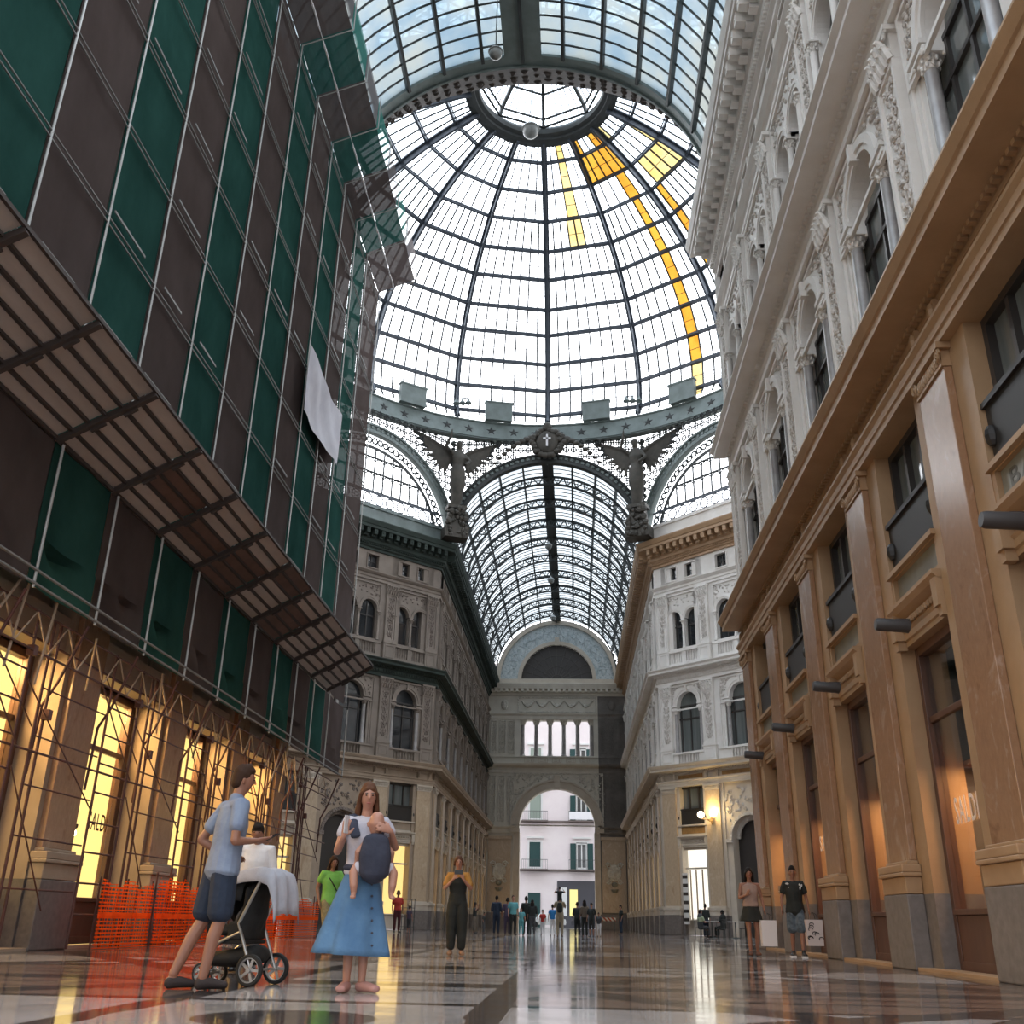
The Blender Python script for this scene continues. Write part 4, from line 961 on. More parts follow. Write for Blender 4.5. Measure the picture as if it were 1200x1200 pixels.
# ---------------------------------------------------------------- people
def loft(mb,chain,side=(1,0,0),n=10):
    P=[Vector(c[0]) for c in chain]; R=[(c[1],c[2] if len(c)>2 else c[1]) for c in chain]
    d0=(P[1]-P[0]).normalized(); d1=(P[-1]-P[-2]).normalized()
    k=.75
    P=[P[0]-d0*min(R[0])*k*.9,P[0]-d0*min(R[0])*.5*k]+P+[P[-1]+d1*min(R[-1])*.5*k,P[-1]+d1*min(R[-1])*k*.9]
    R=[(R[0][0]*.35,R[0][1]*.35),(R[0][0]*.8,R[0][1]*.8)]+R+[(R[-1][0]*.8,R[-1][1]*.8),(R[-1][0]*.35,R[-1][1]*.35)]
    vs=[];sd=Vector(side)
    for i,p in enumerate(P):
        d=(P[min(i+1,len(P)-1)]-P[max(i-1,0)]).normalized(); x=sd-d*sd.dot(d)
        if x.length<.05: x=d.orthogonal()
        x.normalize(); y=d.cross(x)
        for q in range(n): a=2*PI*q/n; vs.append(p+x*math.cos(a)*R[i][0]+y*math.sin(a)*R[i][1])
    L=len(P); fs=[(i*n+q,i*n+(q+1)%n,(i+1)*n+(q+1)%n,(i+1)*n+q) for i in range(L-1) for q in range(n)]+[tuple(range(n))[::-1],tuple((L-1)*n+q for q in range(n))]
    mb.add(vs,fs)
def fuse(mb,name,mat,vox,smooth=3):
    me=mb.mesh(name,mat); o=bpy.data.objects.new('tmp',me); COL.objects.link(o)
    r=o.modifiers.new('r','REMESH'); r.mode='VOXEL'; r.voxel_size=vox; r.use_smooth_shade=True
    if smooth: s=o.modifiers.new('s','SMOOTH'); s.factor=.5; s.iterations=smooth
    dg=bpy.context.evaluated_depsgraph_get(); m2=bpy.data.meshes.new_from_object(o.evaluated_get(dg)); bpy.data.objects.remove(o); bpy.data.meshes.remove(me)
    m2.name=name; m2.materials.clear(); m2.materials.append(mat); m2.polygons.foreach_set('use_smooth',[True]*len(m2.polygons)); return m2
V=Vector
SKIN={'fair':pbr('fair_skin',(.40,.20,.14),.5),'tan':pbr('tanned_skin',(.27,.125,.08),.5),'brown':pbr('brown_skin',(.17,.08,.05),.55)}
CL={}
def cloth(nm,c,c2=None,sc_=8): 
    if nm not in CL: CL[nm]=pbr(nm+'_fabric',c,.85,col2=c2,cscale=sc_,bump=.45,bscale=7,bdet=3)
    return CL[nm]
EYE=pbr('eye',(.03,.02,.015),.2); LIP=pbr('lips',(.36,.12,.10),.5)
def joints(pose):
    J={'pelvis':V((0,0,.95)),'waist':V((0,0,1.08)),'chest':V((0,.01,1.27)),'uchest':V((0,0,1.40)),'neck':V((0,-.005,1.475)),'head':V((0,.025,1.635))}
    for sg,n in ((1,'R'),(-1,'L')):
        J['hip'+n]=V((sg*.085,0,.92)); J['knee'+n]=V((sg*.10,.025,.50)); J['ankle'+n]=V((sg*.10,-.01,.085)); J['toe'+n]=V((sg*.125,.15,.035))
        J['sho'+n]=V((sg*.175,-.005,1.415)); J['elb'+n]=V((sg*.235,-.02,1.14)); J['wri'+n]=V((sg*.25,.07,.90)); J['hand'+n]=None; J['palm'+n]=None
    for k,v in pose.items(): J[k]=V(v)
    return J
def hand(mb,w,d,nrm,s,curl=.35,spread=.12,fine_=True):
    d=d.normalized(); nrm=(nrm-d*nrm.dot(d)).normalized(); x=d.cross(nrm).normalized()
    loft(mb,[(w,.026*s,.019*s),(w+d*.035*s,.036*s,.016*s),(w+d*.085*s,.041*s,.014*s)],x,8)
    L=(.066,.076,.071,.054)
    for i in range(4):
        f=(i-1.5)/1.5; b=w+d*.085*s+x*f*.031*s; dd=(d+x*f*spread).normalized(); c1=(dd*math.cos(curl)+nrm*math.sin(curl)); c2=(dd*math.cos(curl*2.1)+nrm*math.sin(curl*2.1)); l=L[i]*s
        r_=.0092*s; loft(mb,[(b-dd*.02*s,r_*1.1),(b+dd*l*.4,r_),(b+dd*l*.4+c1*l*.33,r_*.93),(b+dd*l*.4+c1*l*.33+c2*l*.3,r_*.82)],x,6)
    b=w+d*.025*s-x*.026*s; t1=(d*.55-x*.75+nrm*.35).normalized(); t2=(d*.85-x*.25+nrm*.45).normalized()
    loft(mb,[(b,.014*s),(b+t1*.035*s,.0125*s),(b+t1*.035*s+t2*.03*s,.011*s),(b+t1*.035*s+t2*.052*s,.009*s)],nrm,6)
def person(label,loc,yaw,H=1.7,skin='fair',pose=None,hair=None,wear=(),vox=.014,build=1.0,group=None,face=True,curl=.35,shoes=None,look=0):
    """wear: list of (part name, kind, material, options)"""
    s=H/1.76; J=joints(pose or {}); root=thing('person',label,'person',Matrix.Translation(loc)@Matrix.Rotation(yaw,4,'Z'),group)
    b=MB(); w_=build; X=(1,0,0); hl=V((.0,.0,0)); hd=J['head']; up=(hd-J['neck']).normalized()
    hx=V((math.cos(look),math.sin(look),0)); hf=V((-math.sin(look),math.cos(look),0))
    loft(b,[(J['pelvis']-V((0,0,.03)),.15*w_,.105*w_),(J['pelvis']+V((0,0,.04)),.15*w_,.105*w_),(J['waist'],.125*w_,.09*w_),(J['chest'],.148*w_,.105*w_),(J['uchest'],.150*w_,.085*w_),(J['neck']-V((0,0,.03)),.07,.06)],X,14)
    loft(b,[(J['neck']-V((0,0,.05)),.056,.056),(J['neck']+up*.06,.05,.052),(hd-up*.05,.05,.055)],X,10)
    loft(b,[(hd-up*.095+hf*.025,.038,.045),(hd-up*.05+hf*.012,.060,.075),(hd,.071,.092),(hd+up*.05-hf*.008,.073,.094),(hd+up*.085-hf*.012,.058,.074)],hx,14)
    nose=hd-up*.018+hf*.1; loft(b,[(hd+up*.015+hf*.092,.008),(nose+hf*.012,.013)],hx,6)
    for sg in (-1,1): loft(b,[(hd+hx*sg*.076-up*.03-hf*.005,.008,.016),(hd+hx*sg*.08+up*.012-hf*.012,.008,.02)],hf,6)
    for n,sg in (('R',1),('L',-1)):
        A,E,Wr=J['sho'+n],J['elb'+n],J['wri'+n]
        loft(b,[(J['uchest']+V((sg*.05,0,.01)),.055,.06),(A,.055*w_,.055*w_),(A.lerp(E,.45),.044*w_,.046*w_),(E,.037,.037)],V((0,1,0)),9)
        loft(b,[(E,.037,.037),(E.lerp(Wr,.3),.038*w_,.036*w_),(Wr,.025,.022)],V((0,1,0)),9)
        d=(J['hand'+n] if J['hand'+n] is not None else (Wr-E)); nr=J['palm'+n] if J['palm'+n] is not None else V((-sg,.25,0)); 
        hand(b,Wr,V(d),V(nr),1.0,curl if isinstance(curl,float) else curl[n])
        Hh,Kn,An,To=J['hip'+n],J['knee'+n],J['ankle'+n],J['toe'+n]
        loft(b,[(Hh,.085*w_,.095*w_),(Hh.lerp(Kn,.45),.072*w_,.078*w_),(Kn,.05,.055)],X,10)
        loft(b,[(Kn,.05,.055),(Kn.lerp(An,.3)-V((0,.012,0)),.05*w_,.056*w_),(An,.033,.038)],X,10)
        loft(b,[(An-V((0,.035,.045)),.03,.034),(An.lerp(To,.5)-V((0,0,.012)),.036,.028),(To,.04,.02)],X,9)
    S=Matrix.Scale(s,4)
    def put(mb,nm,mat,v=vox,sm=3):
        q=MB(); mb_append(q,mb,S); o=mk(nm,fuse(q,nm,mat,v,sm),root); return o
    put(b,'body',SKIN[skin])
    if face:
        e=MB()
        for sg in (-1,1): e.ball(hd+up*.012+hf*.085+hx*sg*.030,(.010,.009,.006),8,6); loft(e,[(hd+up*.03+hf*.088+hx*sg*.018,.004),(hd+up*.033+hf*.084+hx*sg*.042,.0035)],hf,5)
        q=MB(); mb_append(q,e,S); q.obj('eyes',EYE,root,True)
        e=MB(); e.ball(hd-up*.058+hf*.088,(.022,.008,.007),8,5); q=MB(); mb_append(q,e,S); q.obj('lips',LIP,root,True)
    if hair:
        kind,mat=hair; h=MB()
        loft(h,[(hd+up*.01-hf*.035,.076,.078),(hd+up*.06-hf*.02,.083,.094),(hd+up*.098-hf*.008,.066,.082)],hx,14)
        loft(h,[(hd-up*.035-hf*.05,.068,.05),(hd+up*.05-hf*.04,.078,.07)],hx,12)
        if kind=='short': loft(h,[(hd+up*.085+hf*.055,.055,.03),(hd+up*.105,.06,.06)],hx,10)
        if kind in('long','tied'):
            for sg in (-1,1): loft(h,[(hd+up*.075+hx*sg*.02+hf*.055,.022),(hd+up*.03+hx*sg*.074+hf*.035,.02),(hd-up*.04+hx*sg*.083,.022)]+([(hd-up*.13+hx*sg*.088-hf*.01,.03),(hd-up*.19+hx*sg*.08-hf*.01,.022)] if kind=='long' else []),hf,8)
            if kind=='long': loft(h,[(hd-up*.0-hf*.06,.075,.04),(hd-up*.12-hf*.06,.085,.035),(hd-up*.2-hf*.055,.07,.025)],hx,12)
        if kind=='bun': h.ball(hd+up*.12-hf*.06,(.045,.045,.045),10,7)
        if kind=='tail': loft(h,[(hd+up*.03-hf*.1,.035),(hd-up*.08-hf*.12,.032),(hd-up*.18-hf*.1,.015)],hx,8)
        put(h,'hair',mat,vox*.9,2)
    for part,kind,mat,op in wear:
        c=MB(); g=op.get('g',1.14)
        if kind=='shirt':
            z0=op.get('z0',.93)
            loft(c,[(V((J['pelvis'].x,J['pelvis'].y,z0)),.158*w_*g*op.get('flare',1),.115*w_*g),(J['waist'],.14*w_*g,.105*w_*g),(J['chest'],.152*w_*g,.112*w_*g),(J['uchest'],.152*w_*g,.092*w_*g),(J['neck']-V((0,0,.035)),.082*op.get('neck',1),.07)],X,16)
            sl=op.get('sleeve',.55)
            for n,sg in (('R',1),('L',-1)):
                A,E,Wr=J['sho'+n],J['elb'+n],J['wri'+n]
                if sl<=.05: continue
                ch=[(J['uchest']+V((sg*.06,0,.0)),.07*g,.068*g),(A,.066*w_*g,.064*w_*g)]
                if sl<=1: ch+=[(A.lerp(E,sl*.5),.06*w_*g,.06*w_*g),(A.lerp(E,sl),.056*w_*g,.06*w_*g)]
                else: ch+=[(A.lerp(E,.5),.055*w_*g,.055*w_*g),(E,.048*g,.048*g)]
                loft(c,ch,V((0,1,0)),10)
                if sl>1: loft(c,[(E,.048*g,.048*g),(E.lerp(Wr,sl-1),.038*g,.036*g)],V((0,1,0)),10)
            if op.get('collar'): loft(c,[(J['neck']-V((0,0,.03)),.075,.072),(J['neck']+V((0,0,.02)),.066,.066)],X,12)
        elif kind=='tank': loft(c,[(V((0,J['pelvis'].y,op.get('z0',1.0))),.15*w_*g,.11*w_*g),(J['waist'],.132*w_*g,.1*w_*g),(J['chest'],.15*w_*g,.112*w_*g),(J['uchest']-V((0,0,.02)),.125*w_*g,.085*w_*g)],X,16); [loft(c,[(J['uchest']+V((sg*.1,0,-.02)),.03,.085),(J['uchest']+V((sg*.09,0,.035)),.025,.06)],X,8) for sg in (-1,1)]
        elif kind=='trousers':
            ln=op.get('len',2.0); lw=op.get('lw',1.0); zt=op.get('zt',1.06)
            loft(c,[(J['pelvis']-V((0,0,.04)),.155*w_*g,.115*w_*g),(V((J['pelvis'].x,J['pelvis'].y,zt)),.142*w_*g,.105*w_*g)],X,14)
            for n in 'RL':
                Hh,Kn,An=J['hip'+n],J['knee'+n],J['ankle'+n]
                kx=V((0,0,0)); 
                if ln<=1: loft(c,[(Hh,.09*w_*g,.1*w_*g),(Hh.lerp(Kn,ln*.6),.084*w_*g*lw,.09*w_*g*lw),(Hh.lerp(Kn,ln),.082*w_*g*lw,.085*w_*g*lw)],X,12)
                else: loft(c,[(Hh,.09*w_*g,.1*w_*g),(Hh.lerp(Kn,.5),.078*w_*g*lw,.084*w_*g*lw),(Kn,.062*g*lw,.066*g*lw),(Kn.lerp(An,(ln-1)*.5),.058*g*lw,.062*g*lw),(Kn.lerp(An,ln-1),.05*g*lw,.055*g*lw)],X,12)
        elif kind=='skirt':
            z0,z1=op['z0'],op['z1']; r0_,r1_=op['r0'],op['r1']; N=40; ox=op.get('ox',0); pl=op.get('pleat',.03); vs=[]; K_=14
            for i in range(K_+1):
                f=i/K_; ff=f**op.get('pow',1.0)
                for q in range(N):
                    a=2*PI*q/N; r=r0_+(r1_-r0_)*ff; wv=1+pl*f*math.sin(5*a+1.2)+pl*.7*f*math.sin(9*a+4)
                    vs.append((J['pelvis'].x+ox*ff+r*1.0*wv*math.cos(a),J['pelvis'].y+r*.74*wv*math.sin(a),z1+(z0-z1)*f+op.get('dip',0)*f*math.cos(a)))
            fs=[(i*N+q,(i+1)*N+q,(i+1)*N+(q+1)%N,i*N+(q+1)%N) for i in range(K_) for q in range(N)]
            q=MB(); q.add([Vector(v)*s for v in vs],fs); o=q.obj(part,mat,root,'all'); md=o.modifiers.new('t','SOLIDIFY'); md.thickness=.006; continue
        elif kind=='shoes':
            for n in 'RL':
                An,To=J['ankle'+n],J['toe'+n]; d=(To-An); d.z=0
                if d.length<.01: d=V((0,.1,0))
                d.normalize(); loft(c,[(V((An.x,An.y,.045))-d*.03,.04,.046),(V((An.x,An.y,.05))+d*.06,.045,.044),(V((To.x,To.y,.036))+d*.02,.047,.03)],X,10)
                if op.get('high'): loft(c,[(V((An.x,An.y,.05)),.042,.046),(An+V((0,0,.04)),.042,.046)],X,10)
        elif kind=='bag': pass
        v=op.get('v',vox); o=put(c,part,mat,v,op.get('sm',3))
    return root,J,s
def W2(root,p,s): return root.matrix_world@(V(p)*s)
def box_thing(name,label,cat,size,mw,mat,parts=(),bev=.004,group=None):
    t_=thing(name,label,cat,mw,group); a=MB(); a.box([-x/2 for x in size],[x/2 for x in size]); mk('case',bevel(a.mesh(name+'_case',mat),bev),t_)
    for nm,lo,hi,mt in parts: a=MB(); a.box(lo,hi); a.obj(nm,mt,t_)
    return t_
HB=pbr('brown_hair',(.04,.02,.012),.7,spec=.15); HD=pbr('dark_hair',(.016,.012,.01),.7,spec=.15); HL=pbr('light_brown_hair',(.095,.04,.02),.65,spec=.2)
BLK=pbr('black_plastic',(.012,.012,.013),.35); SCR=pbr('phone_glass',(.02,.022,.03),.08)
def facing(dx,dy): return math.atan2(-dx,dy)
# --- the man with the pushchair
P={'pelvis':(0,.06,.94),'waist':(0,.08,1.08),'chest':(0,.10,1.27),'uchest':(0,.105,1.40),'neck':(0,.115,1.475),'head':(0,.155,1.635),'shoR':(.185,.10,1.41),'shoL':(-.185,.095,1.41),
 'hipR':(.085,.06,.91),'hipL':(-.085,.05,.91),'kneeR':(.10,.06,.50),'ankleR':(.10,-.02,.085),'toeR':(.13,.14,.035),'kneeL':(-.09,-.02,.50),'ankleL':(-.10,-.20,.10),'toeL':(-.10,-.05,.035),
 'elbR':(.24,.06,1.12),'wriR':(.16,.28,1.14),'handR':(-.15,1,.12),'palmR':(-.6,0,.7),'elbL':(-.30,-.06,1.15),'wriL':(-.20,.16,1.02),'handL':(.4,1,-.1),'palmL':(.5,.2,-.7)}
mr_,mj,ms=person('man in pale blue polo shirt and navy shorts standing by a pushchair, seen from behind',(-3.18,9.02,0),facing(.80,.60),1.86,'tan',P,('short',HB),
 [('polo_shirt','shirt',cloth('pale_blue',(.21,.26,.35),(.17,.21,.30)),{'z0':.88,'sleeve':.62,'g':1.2,'collar':1,'flare':1.1}),('shorts','trousers',cloth('navy',(.010,.018,.035),(.016,.026,.05)),{'len':.86,'lw':1.12,'g':1.10,'zt':.98}),('shoes','shoes',cloth('dark_leather',(.03,.02,.018)),{})],vox=.009,look=-.15)
ph=W2(mr_,V(mj['wriR'])+V((-.03,.13,.035)),ms); box_thing('phone','dark phone in the right hand of the man with the pushchair','phone',(.075,.15,.009),Matrix.Translation(ph)@Matrix.Rotation(mr_.rotation_euler.z+.15,4,'Z')@Matrix.Rotation(.5,4,'X'),BLK,[('screen',(-.034,-.068,.0046),(.034,.068,.0056),SCR)])
# --- the pushchair
def pushchair(mw):
    r=thing('pushchair','black pushchair with silver frame, white cloth draped over its hood','pushchair',mw)
    SIL=pbr('brushed_silver',(.45,.44,.43),.35,metal=.8); FB=cloth('black_canvas',(.012,.012,.013),(.02,.02,.02)); TY=pbr('black_tyre',(.015,.015,.015),.7)
    # local: +x rear (handle), -x front, y across
    def wheel(x,y,R,wd):
        a=MB(); a.lathe([(R*.78,-wd/2),(R*.93,-wd/2),(R,-wd*.25),(R,wd*.25),(R*.93,wd/2),(R*.78,wd/2),(R*.78,-wd/2)],(0,0,0),28,cap=False)
        w=mk('wheel',a.mesh('tyre',TY,'edge'),r); w.matrix_local=Matrix.Translation((x,y,R))@Matrix.Rotation(PI/2,4,'X')
        a=MB(); a.lathe([(R*.70,-wd*.3),(R*.79,-wd*.3),(R*.79,wd*.3),(R*.70,wd*.3),(R*.70,-wd*.3)],(0,0,0),28,cap=False); a.lathe([(0,-wd*.6),(R*.16,-wd*.6),(R*.16,wd*.6),(0,wd*.6)],(0,0,0),12)
        for k in range(5): t_=2*PI*k/5; a.bar((R*.1*math.cos(t_),R*.1*math.sin(t_),0),(R*.74*math.cos(t_),R*.74*math.sin(t_),0),.028,.014)
        mk('rim',a.mesh('rim',SIL,'edge'),w)
    for y in (-.27,.27): wheel(.30,y,.155,.055)
    for y in (-.17,.17): wheel(-.34,y,.105,.045)
    for y in (-.25,.25):
        a=MB(); a.tube([(.30,y,.16),(.16,y,.47),(.10,y,.60),(.30,y*.97,1.02)],.018,8); a.obj('side_tube',SIL,r,True)
        a=MB(); a.tube([(-.34,y*.68,.14),(-.30,y*.72,.24),(-.10,y,.42),(.13,y,.52)],.016,8); a.obj('side_tube',SIL,r,True)
    a=MB(); a.tube([(.30,-.245,1.02),(.36,-.23,1.07),(.38,0,1.09),(.36,.23,1.07),(.30,.245,1.02)],.02,8); a.obj('handle',BLK,r,True)
    for P_ in ([(.30,-.27,.155),(.30,.27,.155)],[(-.34,-.17,.105),(-.34,.17,.105)],[(-.38,-.2,.12),(-.38,.2,.12)]): a=MB(); a.tube(P_,.012,8); a.obj('axle',SIL,r,True)
    a=MB(); loft(a,[((-.34,0,.24),.20,.07),((0,0,.26),.22,.10),((.24,0,.30),.2,.10)],(0,1,0),12); mk('basket',fuse(a,'basket',FB,.02,2),r)
    a=MB(); a.box((-.20,-.24,.40),(.16,.24,.44)); mk('bumper_tray',bevel(a.mesh('tray',FB),.012),r)
    a=MB(); loft(a,[((-.32,0,.54),.2,.05),((-.05,0,.52),.22,.07),((.06,0,.6),.23,.07),((.16,0,.86),.22,.06),((.18,0,.98),.2,.05)],(0,1,0),12); mk('seat',fuse(a,'seat',FB,.018,2),r)
    a=MB(); n=10
    for i in range(n+1):
        t_=-.15+ (PI*.62)*i/n; 
    vs=[];K_=8
    for i in range(K_+1):
        t_=PI*.05+PI*.60*i/K_; cx,cz=.12-.40*math.sin(t_-.1)*1.0,.72+.36*math.cos(t_-.35)
        for q in range(9):
            a_=PI*q/8; vs.append((cx,.255*math.cos(a_),cz-.25+.25*math.sin(a_)**.6))
    a.add(vs,[(i*9+q,i*9+q+1,(i+1)*9+q+1,(i+1)*9+q) for i in range(K_) for q in range(8)]); o=a.obj('hood',FB,r,'all'); md=o.modifiers.new('t','SOLIDIFY'); md.thickness=.01
    a=MB(); a.box((-.02,-.26,.44),(.14,.26,.62)); loft(a,[((.06,0,.46),.25,.08),((.14,0,.7),.25,.07),((.14,0,.95),.24,.06)],(0,1,0),12); mk('seat_back',fuse(a,'seat_back',FB,.018,2),r)
    return r
pc=pushchair(Matrix.Translation((-3.10,9.75,0))@Matrix.Rotation(math.radians(-14),4,'Z')@Matrix.Scale(.86,4))
dc=thing('draped_cloth','thin white cloth draped over the pushchair hood and handle','cloth',pc.matrix_world.copy())
a=MB(); vs=[];NU,NV=16,14
for i in range(NU+1):
    u=i/NU; pts=[(-.28,.93),(-.12,1.06),(.10,1.125),(.30,1.145),(.43,1.10),(.47,.98),(.50,.85),(.52,.68)]
    f=u*(len(pts)-1); k=min(int(f),len(pts)-2); f-=k; x=pts[k][0]*(1-f)+pts[k+1][0]*f; z=pts[k][1]*(1-f)+pts[k+1][1]*f
    for j in range(NV+1):
        v=j/NV*2-1; dr=max(0,abs(v)-.72); vs.append((x+.02*math.sin(8*v+3*u),v*.30,z+.012-.55*dr*(1-.4*u)+.014*math.sin(11*v+5*u)))
a.add(vs,[(i*(NV+1)+j,i*(NV+1)+j+1,(i+1)*(NV+1)+j+1,(i+1)*(NV+1)+j) for i in range(NU) for j in range(NV)]); o=a.obj('cloth',cloth('grey_white',(.42,.42,.46),(.36,.36,.40)),dc,'all'); md=o.modifiers.new('t','SOLIDIFY'); md.thickness=.008; md.offset=1
# --- the woman with the baby
P={'pelvis':(0,0,.95),'shoR':(.175,0,1.405),'shoL':(-.175,0,1.405),'elbR':(.25,.05,1.15),'wriR':(.215,.24,1.27),'handR':(-.12,.25,1),'palmR':(-.55,-.75,.1),'elbL':(-.275,.04,1.20),'wriL':(-.20,.27,1.33),'handL':(.85,.25,.25),'palmL':(.3,-.9,0),
 'kneeR':(.075,.015,.5),'ankleR':(.075,-.01,.085),'toeR':(.13,.15,.035),'kneeL':(-.06,.01,.5),'ankleL':(-.055,.0,.085),'toeL':(-.16,.14,.035),'head':(0,.035,1.635)}
wr,wj,ws_=person('woman in long blue button skirt carrying a baby in a sling, holding up a phone',(-1.87,9.10,0),facing(.30,-1),1.71,'fair',P,('long',HL),
 [('white_top','shirt',cloth('white_cotton',(.52,.50,.55),(.42,.41,.47)),{'z0':.98,'sleeve':.42,'g':1.12,'neck':1.15}),
  ('blue_skirt','skirt',cloth('chambray',(.065,.15,.28),(.095,.20,.34),5),{'z0':.30,'z1':1.02,'r0':.135,'r1':.335,'pleat':.10,'pow':.9,'ox':.05,'dip':.015}),
  ('sandals','shoes',cloth('pink_leather',(.42,.22,.19)),{})],vox=.009,curl={'R':.25,'L':.5})
NAVY=cloth('sling_navy',(.022,.026,.045),(.035,.038,.06))
c=MB()
for sg in (-1,1): loft(c,[(V((sg*.10,-.1,1.36)),.05,.02),(V((sg*.125,.0,1.475)),.055,.02),(V((sg*.13,.10,1.38)),.05,.022),(V((sg*.10,.15,1.28)),.05,.022)],V((1,0,0)),10)
loft(c,[(V((.17,.0,1.40)),.06,.07),(V((.21,.02,1.30)),.05,.05)],V((0,1,0)),9)
loft(c,[(V((-.14,-.02,1.03)),.03,.05),(V((-.11,.11,1.02)),.03,.05),(V((.05,.15,1.01)),.03,.05),(V((.15,.02,1.02)),.03,.05)],V((0,0,1)),9)
q=MB(); mb_append(q,c,Matrix.Scale(ws_,4)); mk('sling_straps',fuse(q,'sling_straps',NAVY,.010,2),wr)
a=MB(); a.box((.075,.165,.78),(.10,.172,1.0)); q=MB(); mb_append(q,a,Matrix.Scale(ws_,4)); q.obj('strap_end',NAVY,wr)
a=MB()
for i in range(7): z=.98-.10*i; f=(1.02-z)/.72; r_=.135+.2*f**.9; t_=2.05; a.ball((.05*f+r_*math.cos(t_)*1.02,r_*.74*math.sin(t_)*1.06+.004,z),(.011,.006,.011),8,5)
q=MB(); mb_append(q,a,Matrix.Scale(ws_,4)); q.obj('skirt_button',pbr('dark_button',(.03,.03,.05),.4),wr,True)
# the baby is a person of its own, held in the sling
def baby(mw):
    r=thing('person','bald baby asleep in a navy sling on the woman\'s chest, bare legs dangling','person',mw); b=MB(); X=(1,0,0)
    loft(b,[((0,0,.0),.085,.075),((0,-.01,.12),.085,.075),((0,-.01,.22),.07,.06)],X,12); loft(b,[((0,-.01,.22),.03,.03),((0,-.005,.27),.03,.03)],X,8)
    loft(b,[((.0,-.01,.28),.05,.055),((0,0,.335),.064,.075),((0,.005,.385),.052,.062)],X,12); b.ball((0,-.075,.33),(.012,.012,.012),6,5)
    for sg in (-1,1):
        loft(b,[((sg*.064,0,.31),.008,.014),((sg*.068,0,.34),.008,.016)],(0,1,0),6)
        loft(b,[((sg*.05,0,.0),.048,.048),((sg*.135,-.02,.015),.042,.042),((sg*.15,.01,-.03),.038,.038)],X,9); loft(b,[((sg*.15,.01,-.03),.036,.036),((sg*.145,.03,-.12),.031,.032),((sg*.14,.02,-.17),.022,.022)],X,9); loft(b,[((sg*.14,.02,-.185),.02,.02),((sg*.15,.07,-.20),.023,.017)],X,8)
        loft(b,[((sg*.07,-.01,.19),.03,.03),((sg*.13,.0,.12),.026,.026),((sg*.13,-.03,.06),.02,.02)],X,8); hand(b,V((sg*.13,-.03,.06)),V((0,-.3,-1)),V((-sg,0,0)),.55,.5)
    mk('body',fuse(b,'body',SKIN['fair'],.008,2),r)
    c=MB(); loft(c,[((0,.03,-.03),.115,.085),((0,.045,.1),.125,.07),((0,.035,.22),.10,.06)],X,14); loft(c,[((0,-.02,-.04),.1,.09),((0,.0,.03),.11,.09)],X,12); mk('sling_panel',fuse(c,'sling_panel',NAVY,.010,2),r)
    c=MB()
    for sg in (-1,1): loft(c,[((sg*.05,0,.0),.056,.056),((sg*.125,-.015,.012),.05,.05)],X,9)
    mk('shorts',fuse(c,'shorts',cloth('white_cotton',(.6,.6,.6)),.010,2),r)
    return r
# baby faces the mother: its back (+y local) towards the camera
bp=W2(wr,(-.075,.215,1.0),ws_)
baby(Matrix.Translation(bp)@Matrix.Rotation(wr.rotation_euler.z,4,'Z')@Matrix.Scale(1.14,4))
php=W2(wr,V(wj['wriR'])+V((-.015,.05,.10)),ws_); box_thing('phone','phone in a pale case held up by the woman with the baby','phone',(.075,.010,.15),Matrix.Translation(php)@Matrix.Rotation(wr.rotation_euler.z+.9,4,'Z'),pbr('pale_case',(.5,.5,.52),.4),[('screen',(-.034,-.0062,-.068),(.034,-.0052,.068),SCR)])
# --- woman in the black jumpsuit
P={'elbR':(.25,.10,1.17),'wriR':(.09,.27,1.34),'handR':(-.5,.1,1),'palmR':(-.5,-.8,.1),'elbL':(-.25,.10,1.17),'wriL':(-.09,.27,1.34),'handL':(.5,.1,1),'palmL':(.5,-.8,.1)}
r_,j_,s_=person('woman in wide black jumpsuit and mustard sleeves photographing with her phone',(-2.12,18.9,0),facing(.12,-1),1.66,'fair',P,('tied',HL),
 [('mustard_top','shirt',cloth('mustard',(.42,.20,.04)),{'sleeve':.75,'g':1.08,'z0':1.1}),('jumpsuit','tank',cloth('black_cloth',(.013,.015,.013),(.02,.022,.02)),{'g':1.2,'z0':.95}),('wide_trousers','trousers',cloth('black_cloth',(.013,.015,.013)),{'len':1.86,'lw':1.35,'g':1.16}),('sandals','shoes',cloth('tan_leather',(.3,.17,.1)),{})],vox=.012)
box_thing('phone','dark phone raised before the face of the woman in black','phone',(.15,.010,.075),Matrix.Translation(W2(r_,(0,.295,1.46),s_))@Matrix.Rotation(r_.rotation_euler.z,4,'Z'),BLK,[('screen',(-.068,-.0062,-.034),(.068,-.0052,.034),SCR)])
# --- woman in the green t-shirt
P={'kneeR':(.08,.10,.50),'ankleR':(.09,.14,.085),'toeR':(.11,.30,.035),'kneeL':(-.08,-.02,.5),'ankleL':(-.09,-.16,.10),'toeL':(-.10,.0,.035),'elbR':(.24,-.10,1.16),'wriR':(.22,.0,.92),'elbL':(-.24,.08,1.17),'wriL':(-.22,.32,1.12),'head':(.0,.05,1.625)}
r_,j_,s_=person('woman in lime green t-shirt and patterned trousers walking near the scaffold end',(-4.42,18.75,0),facing(.55,-.85),1.63,'tan',P,('long',HB),
 [('green_tshirt','shirt',cloth('lime_green',(.16,.42,.07),(.20,.48,.10)),{'sleeve':.5,'g':1.2,'z0':.90}),('trousers','trousers',cloth('khaki_pattern',(.30,.25,.13),(.17,.15,.08),22),{'len':1.9,'lw':1.05}),('sandals','shoes',cloth('tan_leather',(.3,.17,.1)),{})],vox=.012)
a=MB(); a.tube([V((.16,.0,1.47))*s_,V((.06,.135,1.3))*s_,V((-.12,.14,1.05))*s_,V((-.19,.05,.92))*s_],.012,6); a.obj('bag_strap',BLK,r_,True)
